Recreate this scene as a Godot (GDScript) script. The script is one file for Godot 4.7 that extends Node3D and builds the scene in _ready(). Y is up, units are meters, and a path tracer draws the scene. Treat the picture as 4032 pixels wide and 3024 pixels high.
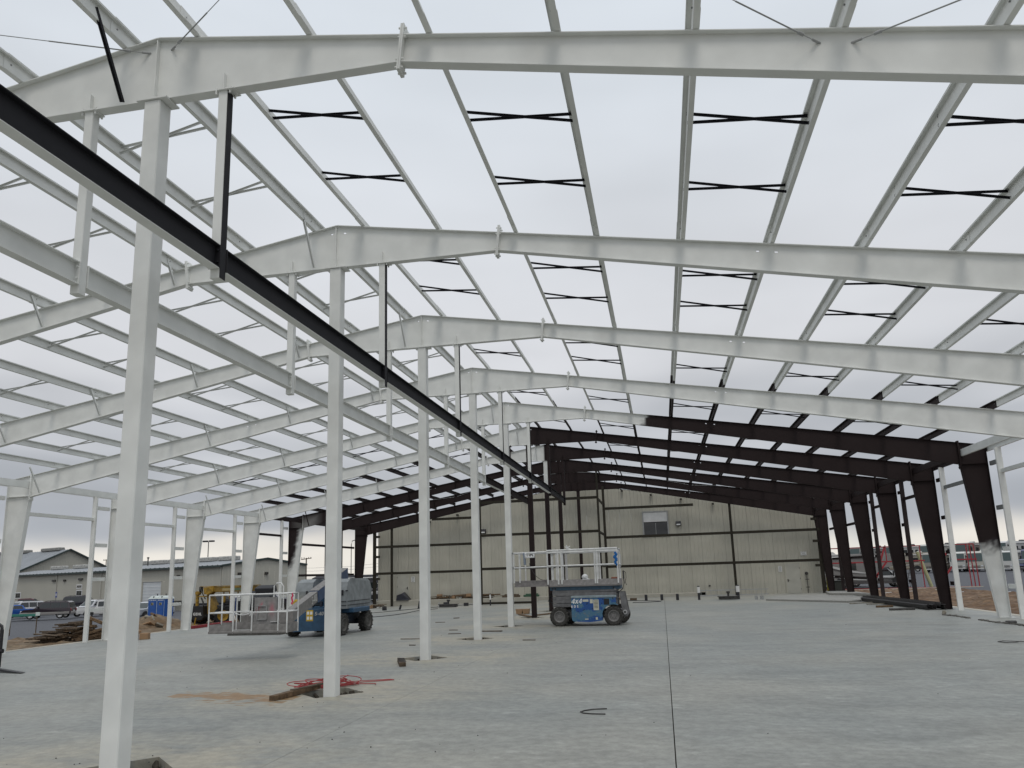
extends Node3D
# A steel building frame under construction, seen from inside: world origin on the floor at the row of centre columns,
# x to the right, y up, the frames standing one behind the other along -z.

const BAY := 6.1
const RIDGE := 9.74
const SLOPE := 0.163
const EAVE_X := 19.24
const WHITE := Color(0.775, 0.785, 0.762)
const DARK := Color(0.020, 0.0135, 0.0150)
const BLACK := Color(0.014, 0.014, 0.017)
const GREY := Color(0.25, 0.255, 0.255)

var rng := RandomNumberGenerator.new()
var names := {}
var M := {}
var jag := FastNoiseLite.new()


# ---------------------------------------------------------------- mesh builder
class B:
	var v := PackedVector3Array()
	var n := PackedVector3Array()
	var c := PackedColorArray()
	var u := PackedVector2Array()
	var col := Color(1, 1, 1)
	var paint: Callable
	var uvf: Callable
	var uv2 := PackedVector2Array()
	var floor_uv := false

	func _p(a: Vector3, nn: Vector3):
		v.append(a)
		n.append(nn)
		c.append(paint.call(a) if paint.is_valid() else col)
		u.append(uvf.call(a) if uvf.is_valid() else Vector2(a.x, a.z))
		if floor_uv:
			uv2.append(Vector2(a.x + a.y, a.z) / 2.7)

	func tri(a: Vector3, b: Vector3, d: Vector3, na := Vector3.ZERO, nb := Vector3.ZERO, nd := Vector3.ZERO):
		if na == Vector3.ZERO:
			na = (b - a).cross(d - a).normalized()
			nb = na
			nd = na
		_p(a, na)
		_p(d, nd)
		_p(b, nb)

	func quad(a: Vector3, b: Vector3, d: Vector3, e: Vector3):
		var nn := (d - a).cross(e - b).normalized()
		tri(a, b, d, nn, nn, nn)
		tri(a, d, e, nn, nn, nn)

	func box(ctr: Vector3, size: Vector3, bs := Basis()):
		var h := size / 2.0
		var p := []
		for i in 8:
			p.append(ctr + bs * Vector3(h.x if i & 1 else -h.x, h.y if i & 2 else -h.y, h.z if i & 4 else -h.z))
		quad(p[4], p[5], p[7], p[6])
		quad(p[1], p[0], p[2], p[3])
		quad(p[5], p[1], p[3], p[7])
		quad(p[0], p[4], p[6], p[2])
		quad(p[6], p[7], p[3], p[2])
		quad(p[0], p[1], p[5], p[4])

	# a box with chamfered edges
	func rbox(ctr: Vector3, size: Vector3, r: float, bs := Basis()):
		var h := size / 2.0
		r = minf(r, minf(h.x, minf(h.y, h.z)) * 0.9)
		for ax in 3:
			for s in [-1.0, 1.0]:
				var a1 := (ax + 1) % 3
				var a2 := (ax + 2) % 3
				var q := []
				for k in [[-1, -1], [1, -1], [1, 1], [-1, 1]]:
					var t := Vector3.ZERO
					t[ax] = h[ax] * s
					t[a1] = (h[a1] - r) * k[0]
					t[a2] = (h[a2] - r) * k[1]
					q.append(ctr + bs * t)
				if s > 0:
					quad(q[0], q[1], q[2], q[3])
				else:
					quad(q[3], q[2], q[1], q[0])
		for ax in 3:
			var a1 := (ax + 1) % 3
			var a2 := (ax + 2) % 3
			for k in [[-1, -1], [1, -1], [1, 1], [-1, 1]]:
				var q := []
				for w in [[-1.0, 0], [1.0, 0], [1.0, 1], [-1.0, 1]]:
					var t := Vector3.ZERO
					t[ax] = (h[ax] - r) * w[0]
					t[a1] = (h[a1] - (r if w[1] == 0 else 0.0)) * k[0]
					t[a2] = (h[a2] - (0.0 if w[1] == 0 else r)) * k[1]
					q.append(ctr + bs * t)
				if k[0] * k[1] > 0:
					quad(q[3], q[2], q[1], q[0])
				else:
					quad(q[0], q[1], q[2], q[3])
		for i in 8:
			var sx := 1.0 if i & 1 else -1.0
			var sy := 1.0 if i & 2 else -1.0
			var sz := 1.0 if i & 4 else -1.0
			var a := ctr + bs * Vector3(sx * h.x, sy * (h.y - r), sz * (h.z - r))
			var b := ctr + bs * Vector3(sx * (h.x - r), sy * h.y, sz * (h.z - r))
			var d := ctr + bs * Vector3(sx * (h.x - r), sy * (h.y - r), sz * h.z)
			if sx * sy * sz > 0:
				tri(a, b, d)
			else:
				tri(a, d, b)

	# a rectangular bar from a to b, w across and h along «up»
	func bar(a: Vector3, b: Vector3, w: float, h: float, up := Vector3.UP):
		var d := b - a
		var z := d.normalized()
		if absf(z.dot(up)) > 0.98:
			up = Vector3.RIGHT if absf(z.x) < 0.9 else Vector3.FORWARD
		var x := up.cross(z).normalized()
		var y := z.cross(x)
		box((a + b) / 2.0, Vector3(w, h, d.length()), Basis(x, y, z))

	func tube(a: Vector3, b: Vector3, r: float, seg := 10, r2 := -1.0, caps := true):
		if r2 < 0:
			r2 = r
		var z := (b - a).normalized()
		var x := (Vector3.UP if absf(z.y) < 0.9 else Vector3.RIGHT).cross(z).normalized()
		var y := z.cross(x)
		for i in seg:
			var t0 := TAU * i / seg
			var t1 := TAU * (i + 1) / seg
			var d0 := x * cos(t0) + y * sin(t0)
			var d1 := x * cos(t1) + y * sin(t1)
			tri(a + d0 * r, a + d1 * r, b + d1 * r2, d0, d1, d1)
			tri(a + d0 * r, b + d1 * r2, b + d0 * r2, d0, d1, d0)
			if caps:
				tri(a, a + d1 * r, a + d0 * r)
				tri(b, b + d0 * r2, b + d1 * r2)

	func path(pts: Array, r: float, seg := 8):
		var rings := []
		for i in pts.size():
			var z: Vector3 = (pts[mini(i + 1, pts.size() - 1)] - pts[maxi(i - 1, 0)]).normalized()
			var x := (Vector3.UP if absf(z.y) < 0.9 else Vector3.RIGHT).cross(z).normalized()
			var y := z.cross(x)
			var ring := []
			for k in seg:
				ring.append(x * cos(TAU * k / seg) + y * sin(TAU * k / seg))
			rings.append(ring)
		for i in pts.size() - 1:
			for k in seg:
				var l := (k + 1) % seg
				var a: Vector3 = rings[i][k]
				var b: Vector3 = rings[i][l]
				var d: Vector3 = rings[i + 1][l]
				var e: Vector3 = rings[i + 1][k]
				tri(pts[i] + a * r, pts[i] + b * r, pts[i + 1] + d * r, a, b, d)
				tri(pts[i] + a * r, pts[i + 1] + d * r, pts[i + 1] + e * r, a, d, e)

	# profile: [radius, height] pairs going up the axis
	func lathe(prof: Array, o: Vector3, axis: Vector3, seg := 20):
		var z := axis.normalized()
		var x := (Vector3.UP if absf(z.y) < 0.9 else Vector3.RIGHT).cross(z).normalized()
		var y := z.cross(x)
		for j in prof.size() - 1:
			var r0: float = prof[j][0]
			var h0: float = prof[j][1]
			var r1: float = prof[j + 1][0]
			var h1: float = prof[j + 1][1]
			var sl := Vector2(h1 - h0, r0 - r1).normalized()
			for i in seg:
				var t0 := TAU * i / seg
				var t1 := TAU * (i + 1) / seg
				var d0 := x * cos(t0) + y * sin(t0)
				var d1 := x * cos(t1) + y * sin(t1)
				var n0 := (d0 * sl.x + z * sl.y).normalized()
				var n1 := (d1 * sl.x + z * sl.y).normalized()
				tri(o + d0 * r0 + z * h0, o + d1 * r0 + z * h0, o + d1 * r1 + z * h1, n0, n1, n1)
				tri(o + d0 * r0 + z * h0, o + d1 * r1 + z * h1, o + d0 * r1 + z * h1, n0, n1, n0)

	# a polygon in the local xy plane with thickness along local z (centred)
	func prism(poly: PackedVector2Array, depth: float, xf := Transform3D()):
		if Geometry2D.is_polygon_clockwise(poly):
			poly = poly.duplicate()
			poly.reverse()
		var idx := Geometry2D.triangulate_polygon(poly)
		var h := depth / 2.0
		for t in range(0, idx.size(), 3):
			var p := [poly[idx[t]], poly[idx[t + 1]], poly[idx[t + 2]]]
			if (p[1] - p[0]).cross(p[2] - p[0]) < 0:
				p = [p[0], p[2], p[1]]
			tri(xf * Vector3(p[0].x, p[0].y, h), xf * Vector3(p[1].x, p[1].y, h), xf * Vector3(p[2].x, p[2].y, h))
			tri(xf * Vector3(p[0].x, p[0].y, -h), xf * Vector3(p[2].x, p[2].y, -h), xf * Vector3(p[1].x, p[1].y, -h))
		for i in poly.size():
			var a := poly[i]
			var b := poly[(i + 1) % poly.size()]
			quad(xf * Vector3(a.x, a.y, -h), xf * Vector3(b.x, b.y, -h), xf * Vector3(b.x, b.y, h), xf * Vector3(a.x, a.y, h))

	# a side outline (x, y, half width) lofted across z: bodies of vehicles
	func loft(pts: Array, smooth := false):
		var poly := PackedVector2Array()
		for p in pts:
			poly.append(Vector2(p[0], p[1]))
		var cw := Geometry2D.is_polygon_clockwise(poly)
		var q := pts.duplicate()
		if cw:
			q.reverse()
			poly.reverse()
		var idx := Geometry2D.triangulate_polygon(poly)
		for t in range(0, idx.size(), 3):
			var a: Array = q[idx[t]]
			var b: Array = q[idx[t + 1]]
			var d: Array = q[idx[t + 2]]
			if (Vector2(b[0], b[1]) - Vector2(a[0], a[1])).cross(Vector2(d[0], d[1]) - Vector2(a[0], a[1])) < 0:
				var e := b
				b = d
				d = e
			tri(Vector3(a[0], a[1], a[2]), Vector3(b[0], b[1], b[2]), Vector3(d[0], d[1], d[2]))
			tri(Vector3(a[0], a[1], -a[2]), Vector3(d[0], d[1], -d[2]), Vector3(b[0], b[1], -b[2]))
		for i in q.size():
			var a: Array = q[i]
			var b: Array = q[(i + 1) % q.size()]
			quad(Vector3(a[0], a[1], -a[2]), Vector3(b[0], b[1], -b[2]), Vector3(b[0], b[1], b[2]), Vector3(a[0], a[1], a[2]))

	func mesh(m: Material) -> ArrayMesh:
		var a := []
		a.resize(Mesh.ARRAY_MAX)
		a[Mesh.ARRAY_VERTEX] = v
		a[Mesh.ARRAY_NORMAL] = n
		a[Mesh.ARRAY_TEX_UV] = u
		a[Mesh.ARRAY_COLOR] = c
		if floor_uv:
			a[Mesh.ARRAY_TEX_UV2] = uv2
		var out := ArrayMesh.new()
		out.add_surface_from_arrays(Mesh.PRIMITIVE_TRIANGLES, a)
		out.surface_set_material(0, m)
		return out


# ---------------------------------------------------------------- objects
func numbered(called: String) -> String:
	names[called] = names.get(called, 0) + 1
	return called if names[called] == 1 else "%s_%03d" % [called, names[called] - 1]


func tag(o: Node, label: String, category: String, group := "", kind := "") -> Node:
	if label:
		o.set_meta("label", label)
	if category:
		o.set_meta("category", category)
	if group:
		o.set_meta("group", group)
	if kind:
		o.set_meta("kind", kind)
	return o


func thing(called: String, label: String, category: String, at := Vector3.ZERO, turn := 0.0, group := "") -> Node3D:
	var o := Node3D.new()
	o.name = numbered(called)
	add_child(o)
	o.position = at
	o.rotation.y = turn
	tag(o, label, category, group)
	return o


func part(called: String, b, m: Material, parent: Node = null) -> MeshInstance3D:
	var o := MeshInstance3D.new()
	o.mesh = b.mesh(m) if b is B else b
	if b is Mesh and m:
		o.material_override = m
	if parent == null:
		o.name = numbered(called)
		add_child(o)
	else:
		o.name = called
		parent.add_child(o, true)
	return o


func struct(called: String, b, m: Material, parent: Node = null) -> MeshInstance3D:
	var o := part(called, b, m, parent)
	if parent == null:
		o.set_meta("kind", "structure")
	return o


func text(what: String, size: float, depth: float, m: Material, xf: Transform3D, parent: Node, called := "lettering", bold := false) -> MeshInstance3D:
	var t := TextMesh.new()
	var f := SystemFont.new()
	f.font_names = PackedStringArray(["Droid Sans"])
	if bold:
		f.font_weight = 700
	t.font = f
	t.text = what
	t.font_size = 32
	t.pixel_size = size / 32.0
	t.depth = depth
	t.material = m
	var o := MeshInstance3D.new()
	o.mesh = t
	o.name = called
	o.transform = xf
	parent.add_child(o, true)
	return o


# ---------------------------------------------------------------- materials
func lin(r: float, g: float, b: float) -> Color:
	return Color(r, g, b).linear_to_srgb()


func noise_tex(freq: float, lo: float, hi: float, seed_: int, oct := 4, stretch := Vector2(1, 1), size := 256) -> ImageTexture:
	var f := FastNoiseLite.new()
	f.seed = seed_
	f.frequency = freq
	f.fractal_octaves = oct
	f.noise_type = FastNoiseLite.TYPE_SIMPLEX_SMOOTH
	var im := f.get_seamless_image(size, size)
	if stretch != Vector2(1, 1):
		im.resize(int(size * stretch.x), int(size * stretch.y))
	im.convert(Image.FORMAT_RGB8)
	var d := im.get_data()
	for i in d.size():
		d[i] = int(255.0 * lerpf(lo, hi, d[i] / 255.0))
	return ImageTexture.create_from_image(Image.create_from_data(im.get_width(), im.get_height(), false, Image.FORMAT_RGB8, d))


func mat(r: float, g: float, b: float, rough := 0.7, metal := 0.0) -> StandardMaterial3D:
	var m := StandardMaterial3D.new()
	m.albedo_color = lin(r, g, b)
	m.roughness = rough
	m.metallic = metal
	return m


func tri_mat(r: float, g: float, b: float, tex: Texture2D, scale: float, rough := 0.8, world := true, metal := 0.0) -> StandardMaterial3D:
	var m := mat(r, g, b, rough, metal)
	m.albedo_texture = tex
	m.uv1_triplanar = true
	m.uv1_world_triplanar = world
	m.uv1_scale = Vector3.ONE * scale
	return m


func vmat(tex: Texture2D, scale: float, rough := 0.6) -> StandardMaterial3D:
	var m := tri_mat(1, 1, 1, tex, scale, rough)
	m.vertex_color_use_as_albedo = true
	return m


func make_materials():
	jag.seed = 5
	jag.frequency = 1.6
	jag.fractal_octaves = 4
	var mott := noise_tex(0.012, 0.93, 1.0, 3)
	var soft := noise_tex(0.02, 0.78, 1.0, 29, 5)
	var fine := noise_tex(0.05, 0.7, 1.0, 8)
	var rust := noise_tex(0.02, 0.55, 1.0, 9, 5)
	M.steel = vmat(mott, 0.35, 0.72)
	M.steel.metallic_specular = 0.35
	M.soft = mat(1, 1, 1)
	M.soft.albedo_texture = soft
	M.galv = tri_mat(0.40, 0.41, 0.41, mott, 0.8, 0.45, true, 0.3)
	M.conc_rough = tri_mat(0.36, 0.33, 0.27, rust, 0.9, 0.95)
	M.dirt = vmat(rust, 0.45, 1.0)
	M.pit = tri_mat(0.11, 0.092, 0.07, rust, 0.9, 1.0)
	M.asphalt = tri_mat(0.095, 0.10, 0.115, fine, 0.25, 0.85)
	M.tan = tri_mat(0.46, 0.45, 0.40, mott, 0.12, 0.6)
	M.tan_far = tri_mat(0.42, 0.41, 0.355, mott, 0.05, 0.6)
	M.brown_trim = mat(0.03, 0.027, 0.022, 0.6)
	M.green_trim = mat(0.02, 0.035, 0.032, 0.5)
	M.roof_metal = tri_mat(0.33, 0.35, 0.37, mott, 0.06, 0.45, true, 0.2)
	M.white_paint = tri_mat(0.74, 0.75, 0.75, mott, 0.6, 0.5, false)
	M.rail = tri_mat(0.82, 0.83, 0.82, soft, 0.5, 0.5, false)
	M.black = mat(0.012, 0.012, 0.014, 0.5)
	M.rubber = tri_mat(0.022, 0.022, 0.022, rust, 2.0, 0.9, false)
	M.rubber_dusty = tri_mat(0.075, 0.072, 0.066, rust, 2.0, 0.95, false)
	M.glass_dark = mat(0.012, 0.016, 0.018, 0.06)
	M.glass_dark.metallic_specular = 0.6
	M.chrome = mat(0.6, 0.6, 0.6, 0.2, 0.9)
	M.alu = mat(0.5, 0.5, 0.5, 0.35, 0.6)
	M.wood = tri_mat(0.30, 0.20, 0.115, noise_tex(0.03, 0.5, 1.0, 21, 4), 1.3, 0.9, false)
	M.wood_old = tri_mat(0.16, 0.115, 0.075, rust, 1.3, 0.95, false)
	M.wood_mid = tri_mat(0.23, 0.15, 0.085, rust, 1.3, 0.95, false)
	M.red = tri_mat(0.30, 0.022, 0.03, mott, 1.0, 0.5, false)
	M.cord = mat(0.34, 0.045, 0.045, 0.6)
	M.steel_plain = tri_mat(0.11, 0.105, 0.10, rust, 0.8, 0.5, false, 0.4)
	M.yellow = tri_mat(0.50, 0.30, 0.03, rust, 0.7, 0.6, false)
	M.cardboard = tri_mat(0.33, 0.21, 0.12, mott, 1.2, 0.95, false)
	M.white_plastic = mat(0.72, 0.73, 0.72, 0.4)
	M.pvc = mat(0.7, 0.7, 0.68, 0.4)
	M.dark_plastic = mat(0.02, 0.02, 0.024, 0.6)


func fz(k: int) -> float:
	return -(8.5116 + BAY * (k - 1))


func top_y(x: float) -> float:
	return RIDGE - SLOPE * absf(x)


func bot_y(x: float) -> float:
	return 8.77 - maxf(0.0, absf(x) - 3.55) * 0.1955


func floor_y(x: float) -> float:
	return -0.25 * clampf((-x - 2.0) / 17.2, 0.0, 1.3)


# asphalt around: falls gently to the left, flat on the right
func lot_y(x: float) -> float:
	if x < -19.7:
		return -0.42 - 0.024 * minf(-19.7 - x, 36.0) - 0.006 * clampf(-55.7 - x, 0.0, 60.0)
	return -0.28 + 0.012 * clampf(x - 30.0, 0.0, 40.0)


const ORD := ["", "first", "second", "third", "fourth", "fifth", "sixth", "seventh", "eighth", "ninth", "tenth", "eleventh"]


func _ready():
	rng.seed = 11
	# ---- camera
	var cam := Camera3D.new()
	cam.name = "camera"
	cam.transform = Transform3D(Basis(Vector3(0.98146496, -0.03124730, -0.18907711), Vector3(0.06713664, 0.98015619, 0.18651144), Vector3(0.17949706, -0.19574845, 0.96408680)), Vector3(6.43599, 2.20819, 0.0))
	cam.projection = Camera3D.PROJECTION_FRUSTUM
	cam.near = 0.1
	cam.size = 0.1001579
	cam.frustum_offset = Vector2(0.0, 0.0047416)
	cam.far = 2500.0
	add_child(cam)
	cam.current = true
	# ---- sky, overcast
	var env := Environment.new()
	env.background_mode = Environment.BG_SKY
	env.sky = Sky.new()
	var pan := PanoramaSkyMaterial.new()
	pan.panorama = sky_picture()
	env.sky.sky_material = pan
	env.tonemap_mode = Environment.TONE_MAPPER_LINEAR
	env.tonemap_exposure = 1.0
	env.sdfgi_enabled = true
	env.ssao_enabled = true
	env.ssil_enabled = true
	var we := WorldEnvironment.new()
	we.name = "world"
	we.environment = env
	add_child(we)
	var sun := DirectionalLight3D.new()
	sun.name = "sun"
	sun.light_energy = 0.3
	sun.light_color = Color(1.0, 0.97, 0.93)
	sun.light_angular_distance = 20.0
	sun.shadow_enabled = true
	sun.rotation_degrees = Vector3(-62, 15, 0)
	add_child(sun)

	make_materials()
	ground()
	slab()
	for k in range(1, 11):
		frame(k)
	centre_columns()
	purlins()
	bridging()
	brace_rods()
	hoist_beams()
	side_walls()
	end_wall()
	existing_building()
	far_buildings()
	vehicles()
	scissor_lift()
	boom_lift()
	telehandler()
	left_side_things()
	right_side_things()
	floor_things()
	far_floor_things()


func sky_picture() -> ImageTexture:
	var w := 1024
	var h := 512
	var im := Image.create(w, h, false, Image.FORMAT_RGBF)
	var a := FastNoiseLite.new()
	a.seed = 4
	a.frequency = 1.1
	a.fractal_octaves = 5
	var s := FastNoiseLite.new()
	s.seed = 14
	s.frequency = 1.5
	s.fractal_octaves = 4
	for y in h:
		var th := PI * (y + 0.5) / h
		var ey := cos(th)
		for x in w:
			var ph := TAU * ((x + 0.5) / w - 0.5)
			var d := Vector3(sin(ph) * sin(th), ey, -cos(ph) * sin(th))
			var e := rad_to_deg(asin(ey))
			# a flat cloud sheet: project upwards so that clouds crowd towards the horizon
			var f := 1.0 / (maxf(ey, 0.0) + 0.16)
			var n1 := a.get_noise_3d(d.x * f, 0.0, d.z * f)
			var n2 := s.get_noise_3d(d.x * f * 0.55, e * 0.10, d.z * f * 0.55)
			var hi := Color(0.685, 0.735, 0.795)
			var mid := Color(0.685, 0.70, 0.735)
			var low := Color(0.42, 0.445, 0.485)
			var cream := Color(0.86, 0.82, 0.75)
			var c := mid.lerp(hi, smoothstep(14.0, 40.0, e))
			c = low.lerp(c, smoothstep(4.0, 17.0, e + n2 * 5.0 + 2.0 * sin(ph)))
			c = cream.lerp(c, smoothstep(1.5, 3.1, e + n2 * 1.2 - 0.8 * sin(ph)))
			c = c * (1.0 + 0.10 * n1 + 0.06 * n2)
			c = c * lerpf(1.0, 1.62, smoothstep(38.0, 85.0, e))
			if e < 0.0:
				c = Color(0.30, 0.30, 0.29)
			im.set_pixel(x, y, c)
	return ImageTexture.create_from_image(im)


# a sheet that follows lot_y, from x0 to x1
func sheet(b: B, xs: Array, zs: Array, lift: float, yf: Callable):
	for i in xs.size() - 1:
		for j in zs.size() - 1:
			var p := []
			for q in [[i, j], [i + 1, j], [i + 1, j + 1], [i, j + 1]]:
				var x: float = xs[q[0]]
				var z: float = zs[q[1]]
				p.append(Vector3(x, yf.call(x, z) + lift, z))
			b.quad(p[3], p[2], p[1], p[0]) if zs[0] > zs[1] else b.quad(p[0], p[1], p[2], p[3])


func ground():
	var b := B.new()
	sheet(b, [-900, -300, -115.7, -55.7, -19.71, -19.69, 30, 70, 300, 900], [-900, -300, -120, -64, 0, 60, 300], -0.02, func(x, _z): return lot_y(x))
	var g := struct("ground", b, tri_mat(0.16, 0.145, 0.10, M.dirt.albedo_texture, 0.1, 1.0))
	g.set_meta("kind", "structure")
	var l := B.new()
	sheet(l, [-140, -115.7, -55.7, -29.9], [-180, -64, -36, 20], 0.0, func(x, _z): return lot_y(x))
	sheet(l, [-29.9, -24.0], [-180, -64, -54], 0.0, func(x, _z): return lot_y(x))
	struct("parking_lot", l, M.asphalt)
	var r := B.new()
	sheet(r, [30.5, 70, 200], [-330, -172, -157, -64, 20], 0.0, func(x, z): return lot_y(x) + 1.75 * smoothstep(-157.0, -172.0, z))
	sheet(r, [19.75, 30.5], [-330, -110, -72], 0.0, func(x, _z): return lot_y(x))
	sheet(r, [-60, 19.75], [-330, -110, -95], 0.3, func(_x, _z): return -0.28)
	struct("parking_lot", r, M.asphalt)
	# bare earth along both sides of the slab
	var dn := FastNoiseLite.new()
	dn.seed = 31
	dn.frequency = 0.55
	dn.fractal_octaves = 4
	var pn := FastNoiseLite.new()
	pn.seed = 77
	pn.frequency = 0.3
	for side in 2:
		var d := B.new()
		d.paint = func(p: Vector3) -> Color:
			var t: float = clampf(0.5 + pn.get_noise_2d(p.x, p.z) * 1.1 + dn.get_noise_2d(p.x * 3.0, p.z * 3.0) * 0.5, 0.0, 1.0)
			if side == 0:
				return Color(0.20, 0.125, 0.065).lerp(Color(0.31, 0.24, 0.16), t)
			return Color(0.17, 0.095, 0.05).lerp(Color(0.29, 0.19, 0.115), t)
		var xa := -30.6 if side == 0 else 19.72
		var xb := -19.72 if side == 0 else 31.0
		var yf := func(x: float, z: float) -> float:
			var e: float = minf(minf(x - xa, xb - x), minf(minf(z + 74.0, 4.0 - z), 1.5))
			var up := 0.10 + 0.18 * dn.get_noise_2d(x, z) + 0.10 * dn.get_noise_2d(x * 3.3, z * 3.3)
			if side == 0:
				# spoil heap beside the toilets
				up += 0.75 * exp(-(pow((x + 24.6) / 1.5, 2) + pow((z + 43.6) / 2.2, 2))) * (1.0 + 0.5 * dn.get_noise_2d(x * 4.0, z * 4.0))
			return lot_y(x) + up * clampf(e / 0.8, 0.0, 1.0) + (-0.06 if e <= 0.0 else 0.0)
		var nx := 36
		var nz := 200
		var g2 := []
		for j in nz + 1:
			var row := []
			for i in nx + 1:
				var x := lerpf(xa, xb, float(i) / nx)
				var z := lerpf(4.0, -74.0, float(j) / nz)
				row.append(Vector3(x, yf.call(x, z), z))
			g2.append(row)
		for j in nz:
			for i in nx:
				d.quad(g2[j][i], g2[j][i + 1], g2[j + 1][i + 1], g2[j + 1][i])
		struct("bare_earth", d, M.dirt)


func floor_material() -> StandardMaterial3D:
	var w := 1400
	var h := 2048
	var data := PackedByteArray()
	data.resize(w * h * 3)
	var a := FastNoiseLite.new()
	a.seed = 2
	a.frequency = 0.16
	a.fractal_octaves = 3
	var b := FastNoiseLite.new()
	b.seed = 6
	b.frequency = 0.85
	b.fractal_octaves = 4
	var t := FastNoiseLite.new()
	t.seed = 16
	t.frequency = 3.2
	t.fractal_octaves = 3
	# faint tyre sweeps: centre x, z, radius, strength
	var arcs := [[-9.0, -13.0, 4.2, 0.07], [-9.0, -13.0, 6.0, 0.06], [14.0, -36.0, 9.0, 0.05], [14.0, -36.0, 10.8, 0.05], [-4.0, -52.0, 8.0, 0.06], [4.5, -18.0, 6.5, 0.04]]
	var holes := []
	for k in range(1, 10):
		holes.append(fz(k) - 0.3)
	for y in h:
		var z := -4.0 - 64.0 * (y + 0.5) / h
		for x in w:
			var px := -20.0 + 40.0 * (x + 0.5) / w
			var n1 := a.get_noise_2d(px, z)
			var n2 := b.get_noise_2d(px * 0.75 + n1, z * 1.2)
			var n3 := t.get_noise_2d(px * 0.55, z * 1.5)
			var warm := clampf(0.5 + n1 * 1.2, 0.0, 1.0)
			var st := b.get_noise_2d(px * 0.22 + 40.0, z * 1.6 + n1 * 2.0)
			var val := 1.06 + n2 * 0.15 + n3 * 0.10 + n1 * 0.12 + st * 0.16
			for q in arcs:
				var rr := absf(Vector2(px - q[0], z - q[1]).length() - q[2])
				if rr < 0.25:
					val -= q[3] * (1.0 - rr / 0.25) * (0.6 + n2)
			var r := lerpf(0.272, 0.290, warm) * val
			var g := lerpf(0.287, 0.292, warm) * val
			var bl := lerpf(0.272, 0.264, warm) * val
			# dust swept out round the column pits
			var dust := 0.0
			for hz: float in holes:
				if absf(z - hz) < 3.2:
					var dx := (px + 0.4) / 2.7
					var dz := (z - hz) / 1.9
					dust = maxf(dust, exp(-(dx * dx + dz * dz)) * (0.9 + 1.1 * n2 + 0.5 * n3))
			dust = clampf(dust, 0.0, 0.85)
			r = lerpf(r, 0.42, dust)
			g = lerpf(g, 0.385, dust)
			bl = lerpf(bl, 0.30, dust)
			if z < -45.0:
				var far := smoothstep(-45.0, -60.0, z) * (0.5 + 0.5 * n1)
				r = lerpf(r, 0.40, far)
				g = lerpf(g, 0.385, far)
				bl = lerpf(bl, 0.33, far)
			# spilt earth left of the second pit
			if z < -13.0 and z > -15.8 and px < -0.6 and px > -3.6:
				var cz := -14.5 + 0.28 * (px + 1.9) - 0.10 * n3
				var m := 1.0 - absf(z - cz) / (0.30 + 0.16 * (px + 3.0)) + n3 * 1.5 + n2 * 0.9 - maxf(0.0, px + 1.3) * 1.2
				var k2 := smoothstep(0.05, 0.3, m)
				r = lerpf(r, 0.30, k2)
				g = lerpf(g, 0.18, k2)
				bl = lerpf(bl, 0.075, k2)
			if n3 > 0.48 and n2 > 0.12:
				r += 0.06
				g += 0.06
				bl += 0.06
			var i := (y * w + x) * 3
			data[i] = int(255.0 * pow(clampf(r, 0.0, 1.0), 0.4545))
			data[i + 1] = int(255.0 * pow(clampf(g, 0.0, 1.0), 0.4545))
			data[i + 2] = int(255.0 * pow(clampf(bl, 0.0, 1.0), 0.4545))
	var m := StandardMaterial3D.new()
	m.albedo_texture = ImageTexture.create_from_image(Image.create_from_data(w, h, false, Image.FORMAT_RGB8, data))
	m.roughness = 0.5
	m.metallic_specular = 0.5
	m.detail_enabled = true
	m.detail_blend_mode = BaseMaterial3D.BLEND_MODE_MUL
	m.detail_uv_layer = BaseMaterial3D.DETAIL_UV_2
	m.detail_albedo = floor_detail()
	return m


func slab_piece(poly: PackedVector2Array, m: Material, root: Node):
	var b := B.new()
	b.floor_uv = true
	b.uvf = func(p: Vector3) -> Vector2: return Vector2((p.x + 20.0) / 40.0, (-p.z - 4.0) / 64.0)
	if not Geometry2D.is_polygon_clockwise(poly):
		poly.reverse()
	var idx := Geometry2D.triangulate_polygon(poly)
	for t in range(0, idx.size(), 3):
		var p := []
		for i in 3:
			var q := poly[idx[t + i]]
			p.append(Vector3(q.x, floor_y(q.x), q.y))
		if (p[1] - p[0]).cross(p[2] - p[0]).y < 0:
			p = [p[0], p[2], p[1]]
		b.tri(p[0], p[1], p[2])
	for i in poly.size():
		var q0 := poly[i]
		var q1 := poly[(i + 1) % poly.size()]
		var a := Vector3(q0.x, floor_y(q0.x), q0.y)
		var c := Vector3(q1.x, floor_y(q1.x), q1.y)
		var dn := Vector3(0, -0.24, 0)
		b.quad(a, c, c + dn, a + dn)
	part("slab_panel", b, m, root)


func floor_detail() -> ImageTexture:
	var n := 640
	var f := FastNoiseLite.new()
	f.seed = 61
	f.frequency = 0.02
	f.fractal_octaves = 5
	f.fractal_gain = 0.62
	var g := FastNoiseLite.new()
	g.seed = 62
	g.frequency = 0.09
	g.fractal_octaves = 2
	var a := f.get_seamless_image(n, n)
	var b := g.get_seamless_image(n, n)
	a.convert(Image.FORMAT_L8)
	b.convert(Image.FORMAT_L8)
	var da := a.get_data()
	var db := b.get_data()
	var out := PackedByteArray()
	out.resize(n * n * 3)
	for i in n * n:
		var v := 0.84 + 0.18 * da[i] / 255.0 + 0.07 * (db[i] / 255.0 - 0.5)
		if db[i] > 226:
			v += 0.10
		elif db[i] < 22:
			v -= 0.16
		v = clampf(v, 0.0, 1.0)
		var q := int(255.0 * v)
		out[i * 3] = q
		out[i * 3 + 1] = q
		out[i * 3 + 2] = q
	return ImageTexture.create_from_image(Image.create_from_data(n, n, false, Image.FORMAT_RGB8, out))


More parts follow.
